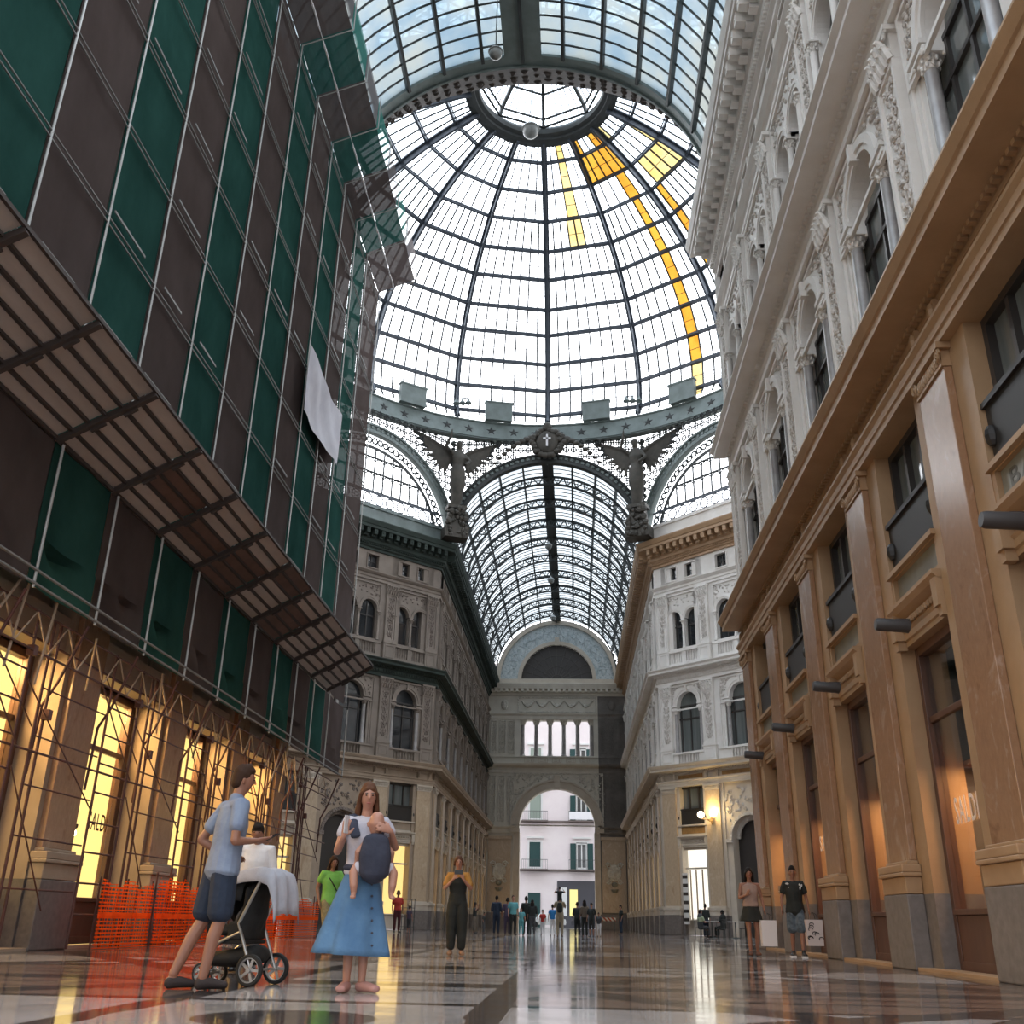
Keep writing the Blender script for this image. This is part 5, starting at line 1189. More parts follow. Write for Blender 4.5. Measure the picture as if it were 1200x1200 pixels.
# --- person in white behind the pushchair
person('man in open-necked white shirt bending forward behind the pushchair',(-3.72,11.9,0),facing(.15,-1),1.62,'tan',{'pelvis':(0,-.06,.93),'head':(0,.08,1.60)},('short',HD),
 [('white_shirt','shirt',cloth('bright_white',(.70,.68,.68),(.62,.60,.60)),{'sleeve':1.5,'g':1.16,'collar':1}),('trousers','trousers',cloth('dark_grey',(.05,.05,.055)),{'len':1.95}),('shoes','shoes',BLK,{})],vox=.012)
# --- strolling couple on the right
P={'elbR':(.23,.02,1.15),'wriR':(.10,.22,1.20),'handR':(-.4,.4,.8),'palmR':(-.6,-.6,0),'elbL':(-.24,-.02,1.16),'wriL':(-.27,.06,.93),'kneeR':(.08,.06,.5),'ankleR':(.07,.06,.085),'toeR':(.09,.22,.035),'ankleL':(-.09,-.08,.085),'toeL':(-.11,.07,.035)}
r_,j_,s_=person('woman in beige top and short black skirt strolling with a white shopping bag',(3.72,22.6,0),facing(-.05,-1),1.72,'tan',P,('long',HD),
 [('beige_top','shirt',cloth('dusty_beige',(.36,.25,.21),(.30,.21,.18)),{'sleeve':0,'g':1.1,'z0':1.0}),('black_skirt','skirt',cloth('black_cloth',(.013,.013,.013)),{'z0':.68,'z1':1.08,'r0':.135,'r1':.25,'pleat':.04}),('sandals','shoes',cloth('brown_leather',(.12,.05,.03)),{})],vox=.012,build=1.05)
def carrier(label,p,size,mat,yaw,extra=()):
    t_=thing('shopping_bag',label,'bag',Matrix.Translation(p)@Matrix.Rotation(yaw,4,'Z'),'shopping bags'); w,d,h=size; a=MB()
    a.add([(-w*.46,-d/2,-h),(w*.46,-d/2,-h),(w*.46,d/2,-h),(-w*.46,d/2,-h),(-w/2,-d*.45,0),(w/2,-d*.45,0),(w/2,d*.45,0),(-w/2,d*.45,0)],[(0,3,2,1),(0,1,5,4),(1,2,6,5),(2,3,7,6),(3,0,4,7)]); o=a.obj('bag_body',mat,t_); md=o.modifiers.new('t','SOLIDIFY'); md.thickness=.004
    for y in (-d*.4,d*.4): a=MB(); a.tube([(-w*.2,y,-.01),(-w*.16,y,.10),(0,y*.3,.14),(w*.16,y,.10),(w*.2,y,-.01)],.005,5); a.obj('bag_handle',BLK,t_,True)
    for nm,lo,hi,mt in extra: a=MB(); a.box(lo,hi); a.obj(nm,mt,t_)
    return t_
carrier('plain white paper shopping bag hanging from the strolling woman',W2(r_,V(j_['wriL'])+V((-.05,.05,-.22)),s_),(.34,.12,.50),pbr('white_paper',(.72,.68,.68),.7),.2)
P={'elbR':(.25,-.04,1.15),'wriR':(.27,.03,.92),'elbL':(-.25,-.03,1.15),'wriL':(-.27,.05,.92),'kneeR':(.09,.0,.5),'ankleR':(.10,-.10,.085),'toeR':(.13,.03,.035),'kneeL':(-.09,.08,.5),'ankleL':(-.09,.10,.085),'toeL':(-.11,.26,.035)}
r_,j_,s_=person('young man in black t-shirt with white shoulder print and denim shorts',(4.62,22.5,0),facing(-.12,-1),1.76,'tan',P,('short',HD),
 [('black_tshirt','shirt',cloth('black_cloth',(.013,.013,.013)),{'sleeve':.6,'g':1.2,'z0':.86,'flare':1.08}),('denim_shorts','trousers',cloth('washed_denim',(.035,.05,.065),(.13,.16,.19),9),{'len':.95,'lw':1.2,'g':1.10,'zt':.97}),('trainers','shoes',BLK,{'high':1})],vox=.012)
a=MB(); rr=random.Random(5)
for sg in (-1,1):
    for _ in range(9): a.ball(V((sg*rr.uniform(.05,.17),.105-rr.uniform(0,.02),1.40-rr.uniform(-.02,.08))),(.02*rr.uniform(.5,1),.01,.025*rr.uniform(.5,1)),6,4)
q=MB(); mb_append(q,a,Matrix.Scale(s_,4)); q.obj('shirt_print',cloth('bright_white',(.7,.68,.68)),r_)
a=MB()
for n in 'RL': An,To=j_['ankle'+n],j_['toe'+n]; a.box((min(An.x,To.x)-.045,An.y-.06,.0),(max(An.x,To.x)+.045,To.y+.04,.025))
q=MB(); mb_append(q,a,Matrix.Scale(s_,4)); q.obj('trainer_sole',cloth('bright_white',(.7,.68,.68)),r_)
RD=pbr('black_pattern',(.03,.025,.025),.7)
bg_=carrier('white carrier bag with a bold black pattern, held by the young man',W2(r_,V(j_['wriL'])+V((-.06,.06,-.20)),s_),(.36,.14,.50),pbr('white_plastic',(.66,.56,.53),.5),.15)
a=MB(); rr=random.Random(8)
for _ in range(9):
    x,z=rr.uniform(-.12,.12),rr.uniform(-.44,-.08); a.tube([(x+.05*math.cos(PI*q/4),-.075,z+.035*math.sin(PI*q/4)) for q in range(6)],.008,4)
a.obj('bag_pattern',RD,bg_)
# --- people farther off
def simple(label,loc,yaw,H,skin,top,bottom,hair='short',hm=None,sl=.6,ln=1.9,pose=None,extra=()):
    return person(label,loc,yaw,H,skin,pose or {},(hair,hm or HD),[('top','shirt',top,{'sleeve':sl,'v':.022}),('bottoms','trousers',bottom,{'len':ln,'v':.022}),('shoes','shoes',BLK,{'v':.022})]+list(extra),vox=.016,face=True)
c_=cloth
ARMSUP={'elbR':(.22,.12,1.30),'wriR':(.10,.22,1.55),'handR':(-.2,.1,1),'elbL':(-.22,.12,1.30),'wriL':(-.10,.22,1.55),'handL':(.2,.1,1)}
W_=c_('bright_white',(.7,.68,.68)); DG=c_('dark_grey',(.05,.05,.055)); BK=c_('black_cloth',(.013,.013,.013)); NV=c_('navy',(.018,.03,.06)); RDc=c_('red',(.38,.03,.02)); TL=c_('teal',(.10,.30,.32)); PU=c_('plum',(.07,.05,.085)); OL=c_('olive_brown',(.13,.10,.075)); BLU=c_('strong_blue',(.02,.16,.40)); KH=c_('khaki',(.28,.23,.16))
B_=facing(0,-1); F_=facing(0,1)
def crowd(px_,Y): return Y  # readable alias
CW=[('person in long dark coat standing at the near end of the crowd under the arch',(-3.5,47.0),1.62,'tan',NV,NV,'short',None,1.4,1.95,None,F_),
('person in plum clothes beside the dark coat in the crowd',(-3.05,47.6),1.56,'tan',PU,PU,'tied',None,.8,1.95,None,F_),
('woman in pale teal top and black trousers looking up in the crowd',(-2.72,46.4),1.62,'fair',TL,BK,'bun',HB,.7,1.95,{'head':(0,.0,1.64)},B_),
('child in teal clothes next to the woman with black trousers',(-2.38,46.8),1.15,'fair',TL,TL,'long',HB,.6,1.9,None,B_),
('tall person in black in the middle of the crowd',(-2.2,47.4),1.62,'tan',BK,BK,'short',None,1.5,1.95,None,F_),
('person in black with hands together beside the tall dark figure',(-1.9,47.0),1.48,'tan',BK,DG,'long',None,1.3,1.95,None,F_),
('child in red shirt and white trousers in the crowd',(-1.45,47.5),1.08,'fair',RDc,W_,'short',HB,.6,1.9,None,B_),
('person in bright blue vest and white trousers in the crowd',(-1.0,47.0),1.3,'tan',BLU,W_,'short',None,.5,1.95,None,F_),
('dark-dressed person standing just past the man with the backpack',(.1,47.4),1.42,'tan',BK,BK,'tied',None,1.4,1.95,None,F_),
('person in brown at the far side of the crowd',(.42,46.9),1.5,'tan',OL,BK,'long',None,1.3,1.95,None,F_),
('person in black with bare shins at the very edge of the crowd',(.72,46.6),1.38,'tan',BK,BK,'short',None,.8,1.2,None,B_),
('person crouching low at the edge of the crowd in pale trousers',(1.05,47.2),1.0,'tan',DG,W_,'short',None,.8,1.9,None,B_)]
for lb,(x,y),H,sk,tp,bt,hr,hm,sl,ln,ps,yw_ in CW: simple(lb,(x,y,0),yw_+random.uniform(-.4,.4),H,sk,tp,bt,hr,hm,sl,ln,ps)
mr2,mj2,ms2=simple('man with dark backpack carrying a child on his shoulders, back to the camera',(-.62,43.0,0),F_,1.62,'tan',KH,KH,'short',None,.7,1.9,{'elbR':(.24,.10,1.22),'wriR':(.12,.18,1.45),'elbL':(-.24,.10,1.22),'wriL':(-.12,.18,1.45)})
a=MB(); loft(a,[((0,-.17,1.05),.12,.06),((0,-.18,1.25),.13,.07),((0,-.16,1.40),.1,.05)],(1,0,0),10); q=MB(); mb_append(q,a,Matrix.Scale(ms2,4)); bk=thing('backpack','dark backpack on the man carrying a child','backpack',mr2.matrix_world.copy()); mk('bag_body',fuse(q,'bag_body',BK,.02,2),bk)
person('small child riding on the shoulders of the man with the backpack',W2(mr2,(0,-.02,1.02),ms2),F_,.98,'tan',{'kneeR':(.12,.28,.80),'ankleR':(.11,.30,.45),'toeR':(.11,.42,.42),'kneeL':(-.12,.28,.80),'ankleL':(-.11,.30,.45),'toeL':(-.11,.42,.42),'elbR':(.40,.05,1.35),'wriR':(.22,.10,1.60),'elbL':(-.40,.05,1.35),'wriL':(-.22,.10,1.60),'handR':(-.4,0,1),'handL':(.4,0,1)},('short',HD),[('top','shirt',BK,{'sleeve':.6,'v':.02}),('bottoms','trousers',DG,{'len':1.5,'v':.02})],vox=.014)
simple('woman holding up a phone by the marble pilaster at the start of the far arm',(-4.95,52.0,0),facing(1,-.2),1.4,'tan',BK,OL,'long',None,.7,1.9,ARMSUP)
simple('person sitting low against the far arm wall in dark clothes',(-4.4,51.0,0),facing(1,-.3),.95,'tan',BK,DG,'short',None,.8,1.9)
simple('person in dark clothes standing by the right pier of the end arch',(2.5,58.0,0),facing(-1,-.3),1.5,'tan',BK,NV,'short',None,.8,1.9)
simple('person in long red top in front of the golden shop doorway',(-8.05,47.5,0),facing(.4,-1),1.78,'tan',RDc,c_('dark_wine',(.08,.015,.02)),'tied',None,.7,1.9)
simple('small child by the metal rack at the golden doorway',(-7.35,46.6,0),facing(.6,1),1.12,'tan',PU,DG,'short',None,.5,1.4)
# --- cafe on the right under the dome
simple('person in dark clothes standing at the cafe tables',(6.5,53.3,0),facing(.5,1),1.55,'tan',BK,NV,'short',None,1.4,1.95)
def sit_pose(): return {'pelvis':(0,0,.50),'waist':(0,0,.63),'chest':(0,.02,.82),'uchest':(0,.02,.95),'neck':(0,.02,1.03),'head':(0,.04,1.19),'shoR':(.175,.01,.96),'shoL':(-.175,.01,.96),'hipR':(.085,.02,.48),'hipL':(-.085,.02,.48),'kneeR':(.10,.42,.47),'kneeL':(-.10,.42,.47),'ankleR':(.10,.42,.085),'ankleL':(-.10,.42,.085),'toeR':(.11,.57,.035),'toeL':(-.11,.57,.035),'elbR':(.23,.10,.72),'elbL':(-.23,.10,.72),'wriR':(.12,.32,.74),'wriL':(-.12,.32,.74)}
def chair(x,y,yaw,label):
    t_=thing('cafe_chair',label,'chair',Matrix.Translation((x,y,0))@Matrix.Rotation(yaw,4,'Z'),'cafe chairs')
    if 'seat' not in CH:
        a=MB(); a.box((-.2,-.2,.43),(.2,.2,.46)); CH['seat']=bevel(a.mesh('chair_seat',M['ironD']),.008)
        a=MB(); a.tube([(-.19,-.2,.45),(-.2,-.25,.85),(.2,-.25,.85),(.19,-.2,.45)],.014,6); [a.tube([(-.13+.065*i,-.21,.46),(-.13+.065*i,-.25,.85)],.007,5) for i in range(5)]; CH['back']=a.mesh('chair_back',M['ironD'],True)
        a=MB(); a.tube([(0,0,0),(0,0,.44)],.013,6); CH['leg']=a.mesh('chair_leg',M['ironD'],True)
    mk('seat',CH['seat'],t_); mk('backrest',CH['back'],t_)
    for sx_ in (-.18,.18):
        for sy_ in (-.18,.18): o=mk('leg',CH['leg'],t_); o.location=(sx_,sy_,0)
CH={}
def table(x,y,label):
    t_=thing('cafe_table',label,'table',Matrix.Translation((x,y,0)),'cafe tables')
    if 'top' not in CH:
        a=MB(); a.lathe([(0,.72),(.36,.72),(.37,.735),(.36,.75),(0,.75)],(0,0,0),20); CH['top']=a.mesh('cafe_top',pbr('pale_table_top',(.5,.48,.45),.4),'edge'); a=MB(); a.lathe([(.22,0),(.2,.02),(.03,.05),(.025,.72)],(0,0,0),12); CH['ped']=a.mesh('cafe_ped',M['ironD'],True)
    mk('tabletop',CH['top'],t_); mk('pedestal',CH['ped'],t_)
sx0=[(6.15,52.6,facing(.9,.5),'seat of the person in the pale top, first cafe chair from the doorway'),(7.35,53.2,facing(-.6,.6),'chair of the dark-haired cafe guest'),(7.0,51.6,facing(.2,1),'empty cafe chair nearest the camera'),(8.2,52.2,facing(-1,.3),'empty cafe chair at the second table'),(8.9,51.6,facing(-1,0),'empty cafe chair nearest the arched door')]
for x,y,w,lb in sx0: chair(x,y,w,lb)
for x,y,lb in ((6.75,53.0,'small round cafe table between the seated guests'),(7.75,52.0,'small round cafe table in front, unoccupied'),(8.6,52.6,'small round cafe table closest to the arched door')): table(x,y,lb)
simple('person in pale top seated at the first cafe table',(6.15,52.62,0.0),facing(.9,.5),1.7,'tan',c_('sage',(.30,.34,.22)),DG,'short',None,.6,1.9,sit_pose())
simple('dark-dressed guest seated at the cafe, back to the arched door',(7.35,53.22,0.0),facing(-.6,.6),1.7,'tan',BK,BK,'tied',None,.8,1.9,sit_pose())
# --- metal rack by the golden doorway
rk=thing('display_rack','light metal display rack at the golden shop doorway','rack',Matrix.Translation((-7.75,48.3,0))@Matrix.Rotation(.5,4,'Z'))
for x in (-.3,.3):
    for y in (-.2,.2): a=MB(); a.tube([(x,y,0),(x,y,1.45)],.018,6); a.obj('post',M['ironD'],rk,True)
for z in (.25,.65,1.05,1.42): a=MB(); a.box((-.32,-.22,z),(.32,.22,z+.02)); a.obj('shelf',M['ironD'],rk)
# ---------------------------------------------------------------- bronze angels on the pendentives
def angel(k,label):
    t=PI/4*(k+.5); R=16.45
    mw=Matrix.Translation((XC+R*math.sin(t),YC+R*math.cos(t),24.9))@Matrix.Rotation(PI-t,4,'Z')@Matrix.Scale(1.35,4)
    r=thing('winged_statue',label,'statue',mw,'winged statues'); X=(1,0,0)
    b=MB(); z=2.25
    loft(b,[((0,0,z),.30,.30),((0,.05,z+.7),.42,.36),((0,.08,z+1.4),.40,.30),((0,.05,z+1.75),.30,.24),((0,.08,z+2.15),.36,.27),((0,.06,z+2.5),.30,.2),((0,.06,z+2.7),.13,.13)],X,14)
    loft(b,[((0,.12,z+2.75),.15,.17),((0,.12,z+3.0),.17,.2),((0,.1,z+3.1),.14,.16)],X,12)
    loft(b,[((.3,.05,z+2.4),.12),((.75,.2,z+2.75),.1),((.55,.4,z+3.25),.08)],(0,1,0),9); loft(b,[((-.3,.05,z+2.4),.12),((-.6,.25,z+2.0),.1),((-.3,.45,z+1.7),.08)],(0,1,0),9)
    loft(b,[((.55,.4,z+3.2),.09),((.5,.42,z+3.65),.05)],(0,1,0),8)
    loft(b,[((0,0,z+.0),.34,.3),((.1,-.02,z-.7),.22,.2)],X,12)
    mk('body',fuse(b,'statue_body',M['copper'],.05,2),r)
    for sg in (-1,1):
        w=MB()
        for i in range(9):
            f=i/8; base=V((sg*(.25+.75*f*.6),-.18,z+2.35+.35*f)); tip=V((sg*(.7+1.75*f**.9),-.25-.1*f,z+1.35+2.2*f**1.3)); mid=base.lerp(tip,.5)+V((sg*.08,0,.05))
            loft(w,[(base,.14,.06),(mid,.17,.05),(tip,.07,.03)],(0,0,1),8)
        loft(w,[(V((sg*.15,-.12,z+2.35)),.15,.12),(V((sg*.75,-.2,z+2.8)),.14,.1),(V((sg*1.5,-.25,z+3.2)),.12,.08),(V((sg*2.4,-.35,z+3.65)),.06,.05)],(0,1,0),9)
        mk('wing',fuse(w,'wing',M['copper'],.05,1),r)
    a=MB(); a.box((-.62,-.5,-.1),(.62,.35,.5)); a.add([(-.5,-.35,.5),(.5,-.35,.5),(.5,.3,.5),(-.5,.3,.5),(-.36,-.3,1.55),(.36,-.3,1.55),(.36,.24,1.55),(-.36,.24,1.55)],[(0,3,2,1),(4,5,6,7),(0,1,5,4),(1,2,6,5),(2,3,7,6),(3,0,4,7)])
    rr=random.Random(k)
    for i in range(40): a.ball((rr.uniform(-.5,.5),.28+rr.uniform(0,.12),rr.uniform(0,1.5)),(rr.uniform(.08,.18),.1,rr.uniform(.08,.2)),6,4)
    a.box((-.5,-.4,1.5),(.5,.34,1.68)); a.obj('pedestal',M['copper'],r)
for k,l in ((0,'dark bronze winged figure between the far arch and the lunette above the pale right-hand wall'),(7,'dark bronze winged figure between the far arch and the lunette above the soiled left-hand wall'),(1,'dark bronze winged figure at the right transept corner'),(6,'dark bronze winged figure at the left transept corner')): angel(k,l)
# cartouche with the cross over the far arch
ct=thing('cartouche','carved shield with a white cross crowning the far arch','ornament',Matrix.Translation((XC,YF-.55,32.5)))
a=MB(); a.ball((0,0,0),(.85,.25,.95),14,9); rr=random.Random(2)
for i in range(26): t=2*PI*i/26; a.ball((1.0*math.cos(t)*rr.uniform(.9,1.25),0,.95*math.sin(t)*rr.uniform(.9,1.15)),(.26,.2,.24),7,5)
for sg in (-1,1):
    for i in range(9): a.ball((sg*(1.1+.33*i),0,.35-.09*i-.02*i*i),(.34-.02*i,.16,.26-.018*i),7,5)
a.ball((0,0,1.25),(.35,.22,.4),9,6); a.obj('shield',M['copper'],ct,True)
a=MB(); a.box((-.07,-.30,-.45),(.07,-.24,.5)); a.box((-.28,-.30,.1),(.28,-.24,.24)); a.obj('cross',M['cloth'],ct)
# ---------------------------------------------------------------- hanging lamps
M['globe']=pbr('dusty_glass_globe',(.23,.24,.235),.3,col2=(.17,.18,.175),cscale=5); M['lampcap']=pbr('pale_lamp_cap',(.5,.52,.52),.4)
def hang(p,r,label,chain=3.0):
    t=thing('hanging_lamp',label,'lamp',Matrix.Translation(p),'globe pendant lamps')
    a=MB(); a.ball((0,0,0),r,16,10); a.obj('globe',M['globe'],t,True); a=MB(); a.lathe([(r*1.15,r*.35),(r*1.0,r*.62),(r*.5,r*.95),(r*.18,r*1.25),(r*.12,r*1.6),(0,r*1.65)],(0,0,0),16); a.obj('cap',M['lampcap'],t,True)
    a=MB(); a.tube([(0,0,r*1.6),(0,0,r*1.6+chain)],.02,5); a.obj('cable',M['ironD'],t,True)
def P3d(px_,py_,Y):
    d=fw_cam+rx_cam*((px_-600)/1144.5)-ux_cam*((py_-600)/1144.5); tt=Y/d.y; return V((0,0,.58))+d*tt
_p,_y,_r=[math.radians(x) for x in (22.729,3.842,1.112)]
fw_cam=V((-math.sin(_y)*math.cos(_p),math.cos(_y)*math.cos(_p),math.sin(_p))); _r0=V((math.cos(_y),math.sin(_y),0)); _u0=_r0.cross(fw_cam); rx_cam=_r0*math.cos(_r)+_u0*math.sin(_r); ux_cam=-_r0*math.sin(_r)+_u0*math.cos(_r)
hang((-2.25,22.0,25.0),.20,'grey globe lamp with pale cap hanging in the near vault',6.0)
hang((-2.45,47.0,46.1),.50,'large grey globe lamp hanging from the lantern of the dome',3.4)
for p,l in (((-1.95,74.0,28.6),'first small lamp along the spine of the far vault'),((-1.95,82.0,28.4),'second small lamp along the spine of the far vault'),((-1.95,93.0,28.2),'farthest small lamp along the spine of the far vault')): hang(p,.28,l,2.6)
def cluster(p,label):
    t=thing('lamp_bracket',label,'lamp',Matrix.Translation(p),'bracket lamps of the dome')
    a=MB(); a.tube([(0,.9,.2),(0,0,.35)],.05,6); a.tube([(-.45,0,.3),(.45,0,.3)],.04,6); a.obj('arm',M['iron'],t,True)
    for x in (-.45,0,.45): a=MB(); a.lathe([(.05,.3),(.1,.15),(.26,-.1),(.24,-.14),(0,-.12)],(x,0,0),12); a.obj('shade',M['ironG'],t,True)
for sg,l in ((-1,'left-hand triple lamp bracket at the foot of the dome'),(1,'right-hand triple lamp bracket at the foot of the dome')): cluster((XC+sg*6.2,YC+15.4,35.6),l)
# ---------------------------------------------------------------- wall floodlights on the right
M['flood']=pbr('dark_floodlight',(.05,.045,.045),.45)
for i,x in enumerate(BAY):
    t=thing('floodlight','dark cylinder floodlight over a shop lintel, %s along the right-hand wall'%NUM[i],'floodlight',FRN@T3(x+.1,.28,5.27),'lintel floodlights')
    a=MB(); a.tube([(0,0,-.32),(0,.08,-.30),(.05,.45,-.26),(.05,.5,-.255)],[.10,.105,.105,.09],14); a.obj('lamp_body',M['flood'],t,True)
    a=MB(); a.bar((0,-.02,-.2),(0,.2,-.2),.05,.03); a.obj('bracket',M['flood'],t)
# ---------------------------------------------------------------- sconce on the pale angled wall
sp=FRD@V((DL-3.95,.30,6.55)); sn=thing('wall_sconce','lit wall sconce with two glowing globes on the pale pilaster under the dome','lamp',FRD@T3(DL-3.95,.34,6.3))
a=MB(); a.tube([(0,0,0),(0,.25,-.12),(0,.45,.0)],.03,6); a.tube([(-.45,.5,.05),(0,.45,-.05),(.45,.5,.05)],.025,6); a.ball((0,.05,0),(.12,.06,.3),8,6); a.obj('bracket',M['ochre'],sn,True)
for x in (-.45,.45): a=MB(); a.ball((x,.5,.27),.2,12,8); a.obj('globe',emis('sconce_glow_%d'%(x>0),(1,.88,.6),9),sn,True)
l=bpy.data.lights.new('sconce_light','POINT'); l.energy=90; l.color=(1,.66,.2); l.shadow_soft_size=.15; o=bpy.data.objects.new('sconce_light',l); COL.objects.link(o); o.location=FRD@V((DL-3.95,.62,6.85))
# ---- worn lettering on the stone sign panel
M['stroke']=pbr('worn_inlay',(.10,.10,.085),.4)
text('BAR',.34,M['stroke'],onwin(FRN,11.02,.048,5.81),'panel_lettering','dark worn letters on the grey stone panel nearest the camera','sign',sx=1.5)
# ---------------------------------------------------------------- cars outside the arch
def car(label,mw,col):
    t=thing('car',label,'car',mw); pm=pbr('car_paint_'+str(len(bpy.data.materials)),col,.3,coat=.5)
    a=MB(); prof_=[(-2.0,.3),(-2.05,.6),(-1.95,.82),(-1.2,.92),(-.75,1.38),(.75,1.42),(1.45,.98),(1.98,.85),(2.05,.55),(2.0,.3)]
    n=len(prof_); vs=[(x,-.85+(.12 if z>1 else 0),z) for x,z in prof_]+[(x,.85-(.12 if z>1 else 0),z) for x,z in prof_]; a.add(vs,[(i,(i+1)%n,(i+1)%n+n,i+n) for i in range(n)]+[tuple(range(n))[::-1],tuple(range(n,2*n))]); mk('body',bevel(a.mesh('car_body',pm),.04),t)
    a=MB()
    for y in (-.80,.80): sg=-1 if y<0 else 1; a.add([(-1.0,sg*.83,.95),(-.68,sg*.745,1.32),(.68,sg*.745,1.34),(1.25,sg*.83,.98)],[(0,1,2,3)])
    o=a.obj('window',M['darkglass'],t)
    for x in (-1.25,1.3):
        for y in (-.8,.8): a=MB(); a.lathe([(0,-.1),(.32,-.1),(.32,.1),(0,.1)],(0,0,0),18,M=Matrix.Translation((x,y,.32))@Matrix.Rotation(PI/2,4,'X')); a.obj('wheel',BLK,t,True)
car('white car parked across the street beyond the arch',Matrix.Translation((-3.0,113.0,0))@Matrix.Rotation(0,4,'Z'),(.6,.6,.6))
car('dark car parked beside the white one beyond the arch',Matrix.Translation((1.6,113.3,0))@Matrix.Rotation(0,4,'Z'),(.05,.05,.06))
# hazard barrier by the right pier of the end arch
hz=thing('hazard_barrier','low red and white striped barrier at the right pier of the end arch','barrier',Matrix.Translation((2.9,99.5,0)))
a=MB(); a.box((-.9,-.03,.75),(.9,.03,1.05)); 
T=NT('hazard_stripes'); g=T.n('ShaderNodeTexCoord'); w=T.n('ShaderNodeTexWave'); w.inputs['Scale'].default_value=1.6; w.bands_direction='DIAGONAL'; T.l(g.outputs['Object'],w.inputs['Vector']); p=T.n('ShaderNodeBsdfPrincipled'); T.l(ramp(T,w.outputs['Fac'],[(.48,(.45,.08,.05)),(.52,(.7,.7,.68))]),p.inputs['Base Color']); T.l(p.outputs[0],T.out.inputs['Surface'])
a.obj('board',T.m,hz)
for x in (-.8,.8): a=MB(); a.bar((x,-.25,0),(x,0,.9),.05,.05); a.bar((x,.25,0),(x,0,.9),.05,.05); a.obj('leg',M['ironD'],hz)
# mannequins and posters in the dim right-hand windows
mq=pbr('mannequin',(.5,.42,.36),.5)
def poster(s,o,z,w,h,mat,label,F=FRN):
    t=thing('display_poster',label,'poster',F@T3(s,o,z)); a=MB(); a.box((-w/2,-.02,0),(w/2,.02,h)); a.obj('board',M['frame'],t); a=MB(); a.box((-w*.44,.021,h*.05),(w*.44,.026,h*.95)); a.obj('print',mat,t)
def pm_(nm,st): 
    T=NT(nm); n=noise(T,2.3,4,.6,wpos(T)); p=T.n('ShaderNodeBsdfPrincipled'); T.l(ramp(T,n.outputs['Fac'],st),p.inputs['Base Color']); T.l(p.outputs[0],T.out.inputs['Surface']); return T.m
pmat=pm_('fashion_print',[(.35,(.06,.045,.04)),(.5,(.55,.42,.33)),(.6,(.8,.72,.6)),(.7,(.2,.1,.07))])
poster(15.0,-.95,.9,.72,1.25,pmat,'tall fashion poster under the pale lettering in the dim shop window'); poster(19.3,-.95,.9,.6,1.2,pmat,'tall fashion poster in the second shop window on the right')
def stand(s,o,label):
    t=thing('jewellery_stand',label,'stand',FRN@T3(s,o,.46)); a=MB(); a.lathe([(.16,0),(.16,.03),(.03,.06),(.03,.45),(.12,.5),(.15,.55),(.15,.8),(.09,.9),(0,.92)],(0,0,0),12); a.obj('stand_body',M['lime'],t,True)
stand(14.75,-.75,'gilded display stand low in the dim shop window')

# pale door leaves, mullions and a board of dark stripes in the bright cafe window
x_=DL-2.28; WIN[0]+=1; w=struct(empty('window_%d'%WIN[0],FRD@T3(x_)))
a=MB(); [a.box((s-.04,-.17,.3),(s+.04,-.12,3.6)) for s in (-.35,.12,.55)]; mk('mullion',a.mesh('cafe_mullion',M['limeD']),w)
mb_d=thing('menu_board','tall striped black and white board at the edge of the bright cafe window','sign',FRD@T3(x_+.72,.16))
a=MB(); a.box((-.2,-.02,.6),(.2,.02,3.4)); a.obj('board',pbr('white_board',(.75,.74,.72),.6),mb_d)
for i in range(6): a=MB(); a.box((-.19,.021,.75+.47*i),(.19,.03,.93+.47*i)); a.obj('stripe',M['frame'],mb_d)
# ---------------------------------------------------------------- world
W=bpy.data.worlds.new('sky'); SC.world=W; W.use_nodes=True; t=W.node_tree; t.nodes.clear()
def wn(typ): return t.nodes.new(typ)
out=wn('ShaderNodeOutputWorld'); bg=wn('ShaderNodeBackground'); tc=wn('ShaderNodeTexCoord'); sp=wn('ShaderNodeSeparateXYZ'); nz=wn('ShaderNodeTexNoise')
nz.inputs['Scale'].default_value=2.6; nz.inputs['Detail'].default_value=3; t.links.new(tc.outputs['Generated'],nz.inputs['Vector']); t.links.new(tc.outputs['Generated'],sp.inputs[0])
cr=wn('ShaderNodeValToRGB'); e=cr.color_ramp.elements; e[0].position=.38; e[0].color=(.50,.70,.92,1); e[1].position=.60; e[1].color=(.93,.97,1,1); t.links.new(nz.outputs['Fac'],cr.inputs['Fac'])
mr=wn('ShaderNodeMapRange'); mr.inputs['From Min'].default_value=.62; mr.inputs['From Max'].default_value=.78; t.links.new(sp.outputs['Z'],mr.inputs['Value'])
mx=wn('ShaderNodeMixRGB'); mx.inputs['Color1'].default_value=(.95,.97,1,1); t.links.new(mr.outputs['Result'],mx.inputs['Fac']); t.links.new(cr.outputs['Color'],mx.inputs['Color2'])
gm=wn('ShaderNodeMapRange'); gm.inputs['From Min'].default_value=-.06; gm.inputs['From Max'].default_value=.02; t.links.new(sp.outputs['Z'],gm.inputs['Value'])
mg=wn('ShaderNodeMixRGB'); mg.inputs['Color1'].default_value=(.16,.15,.14,1); t.links.new(gm.outputs['Result'],mg.inputs['Fac']); t.links.new(mx.outputs['Color'],mg.inputs['Color2'])
yb=wn('ShaderNodeMapRange'); yb.interpolation_type='SMOOTHSTEP'; yb.inputs['From Min'].default_value=-.75; yb.inputs['From Max'].default_value=.1; yb.inputs['To Min'].default_value=.28; yb.inputs['To Max'].default_value=1.0; t.links.new(sp.outputs['Y'],yb.inputs['Value'])
my=wn('ShaderNodeMixRGB'); my.blend_type='MULTIPLY'; my.inputs['Fac'].default_value=1; t.links.new(mg.outputs['Color'],my.inputs['Color1']); t.links.new(yb.outputs['Result'],my.inputs['Color2'])
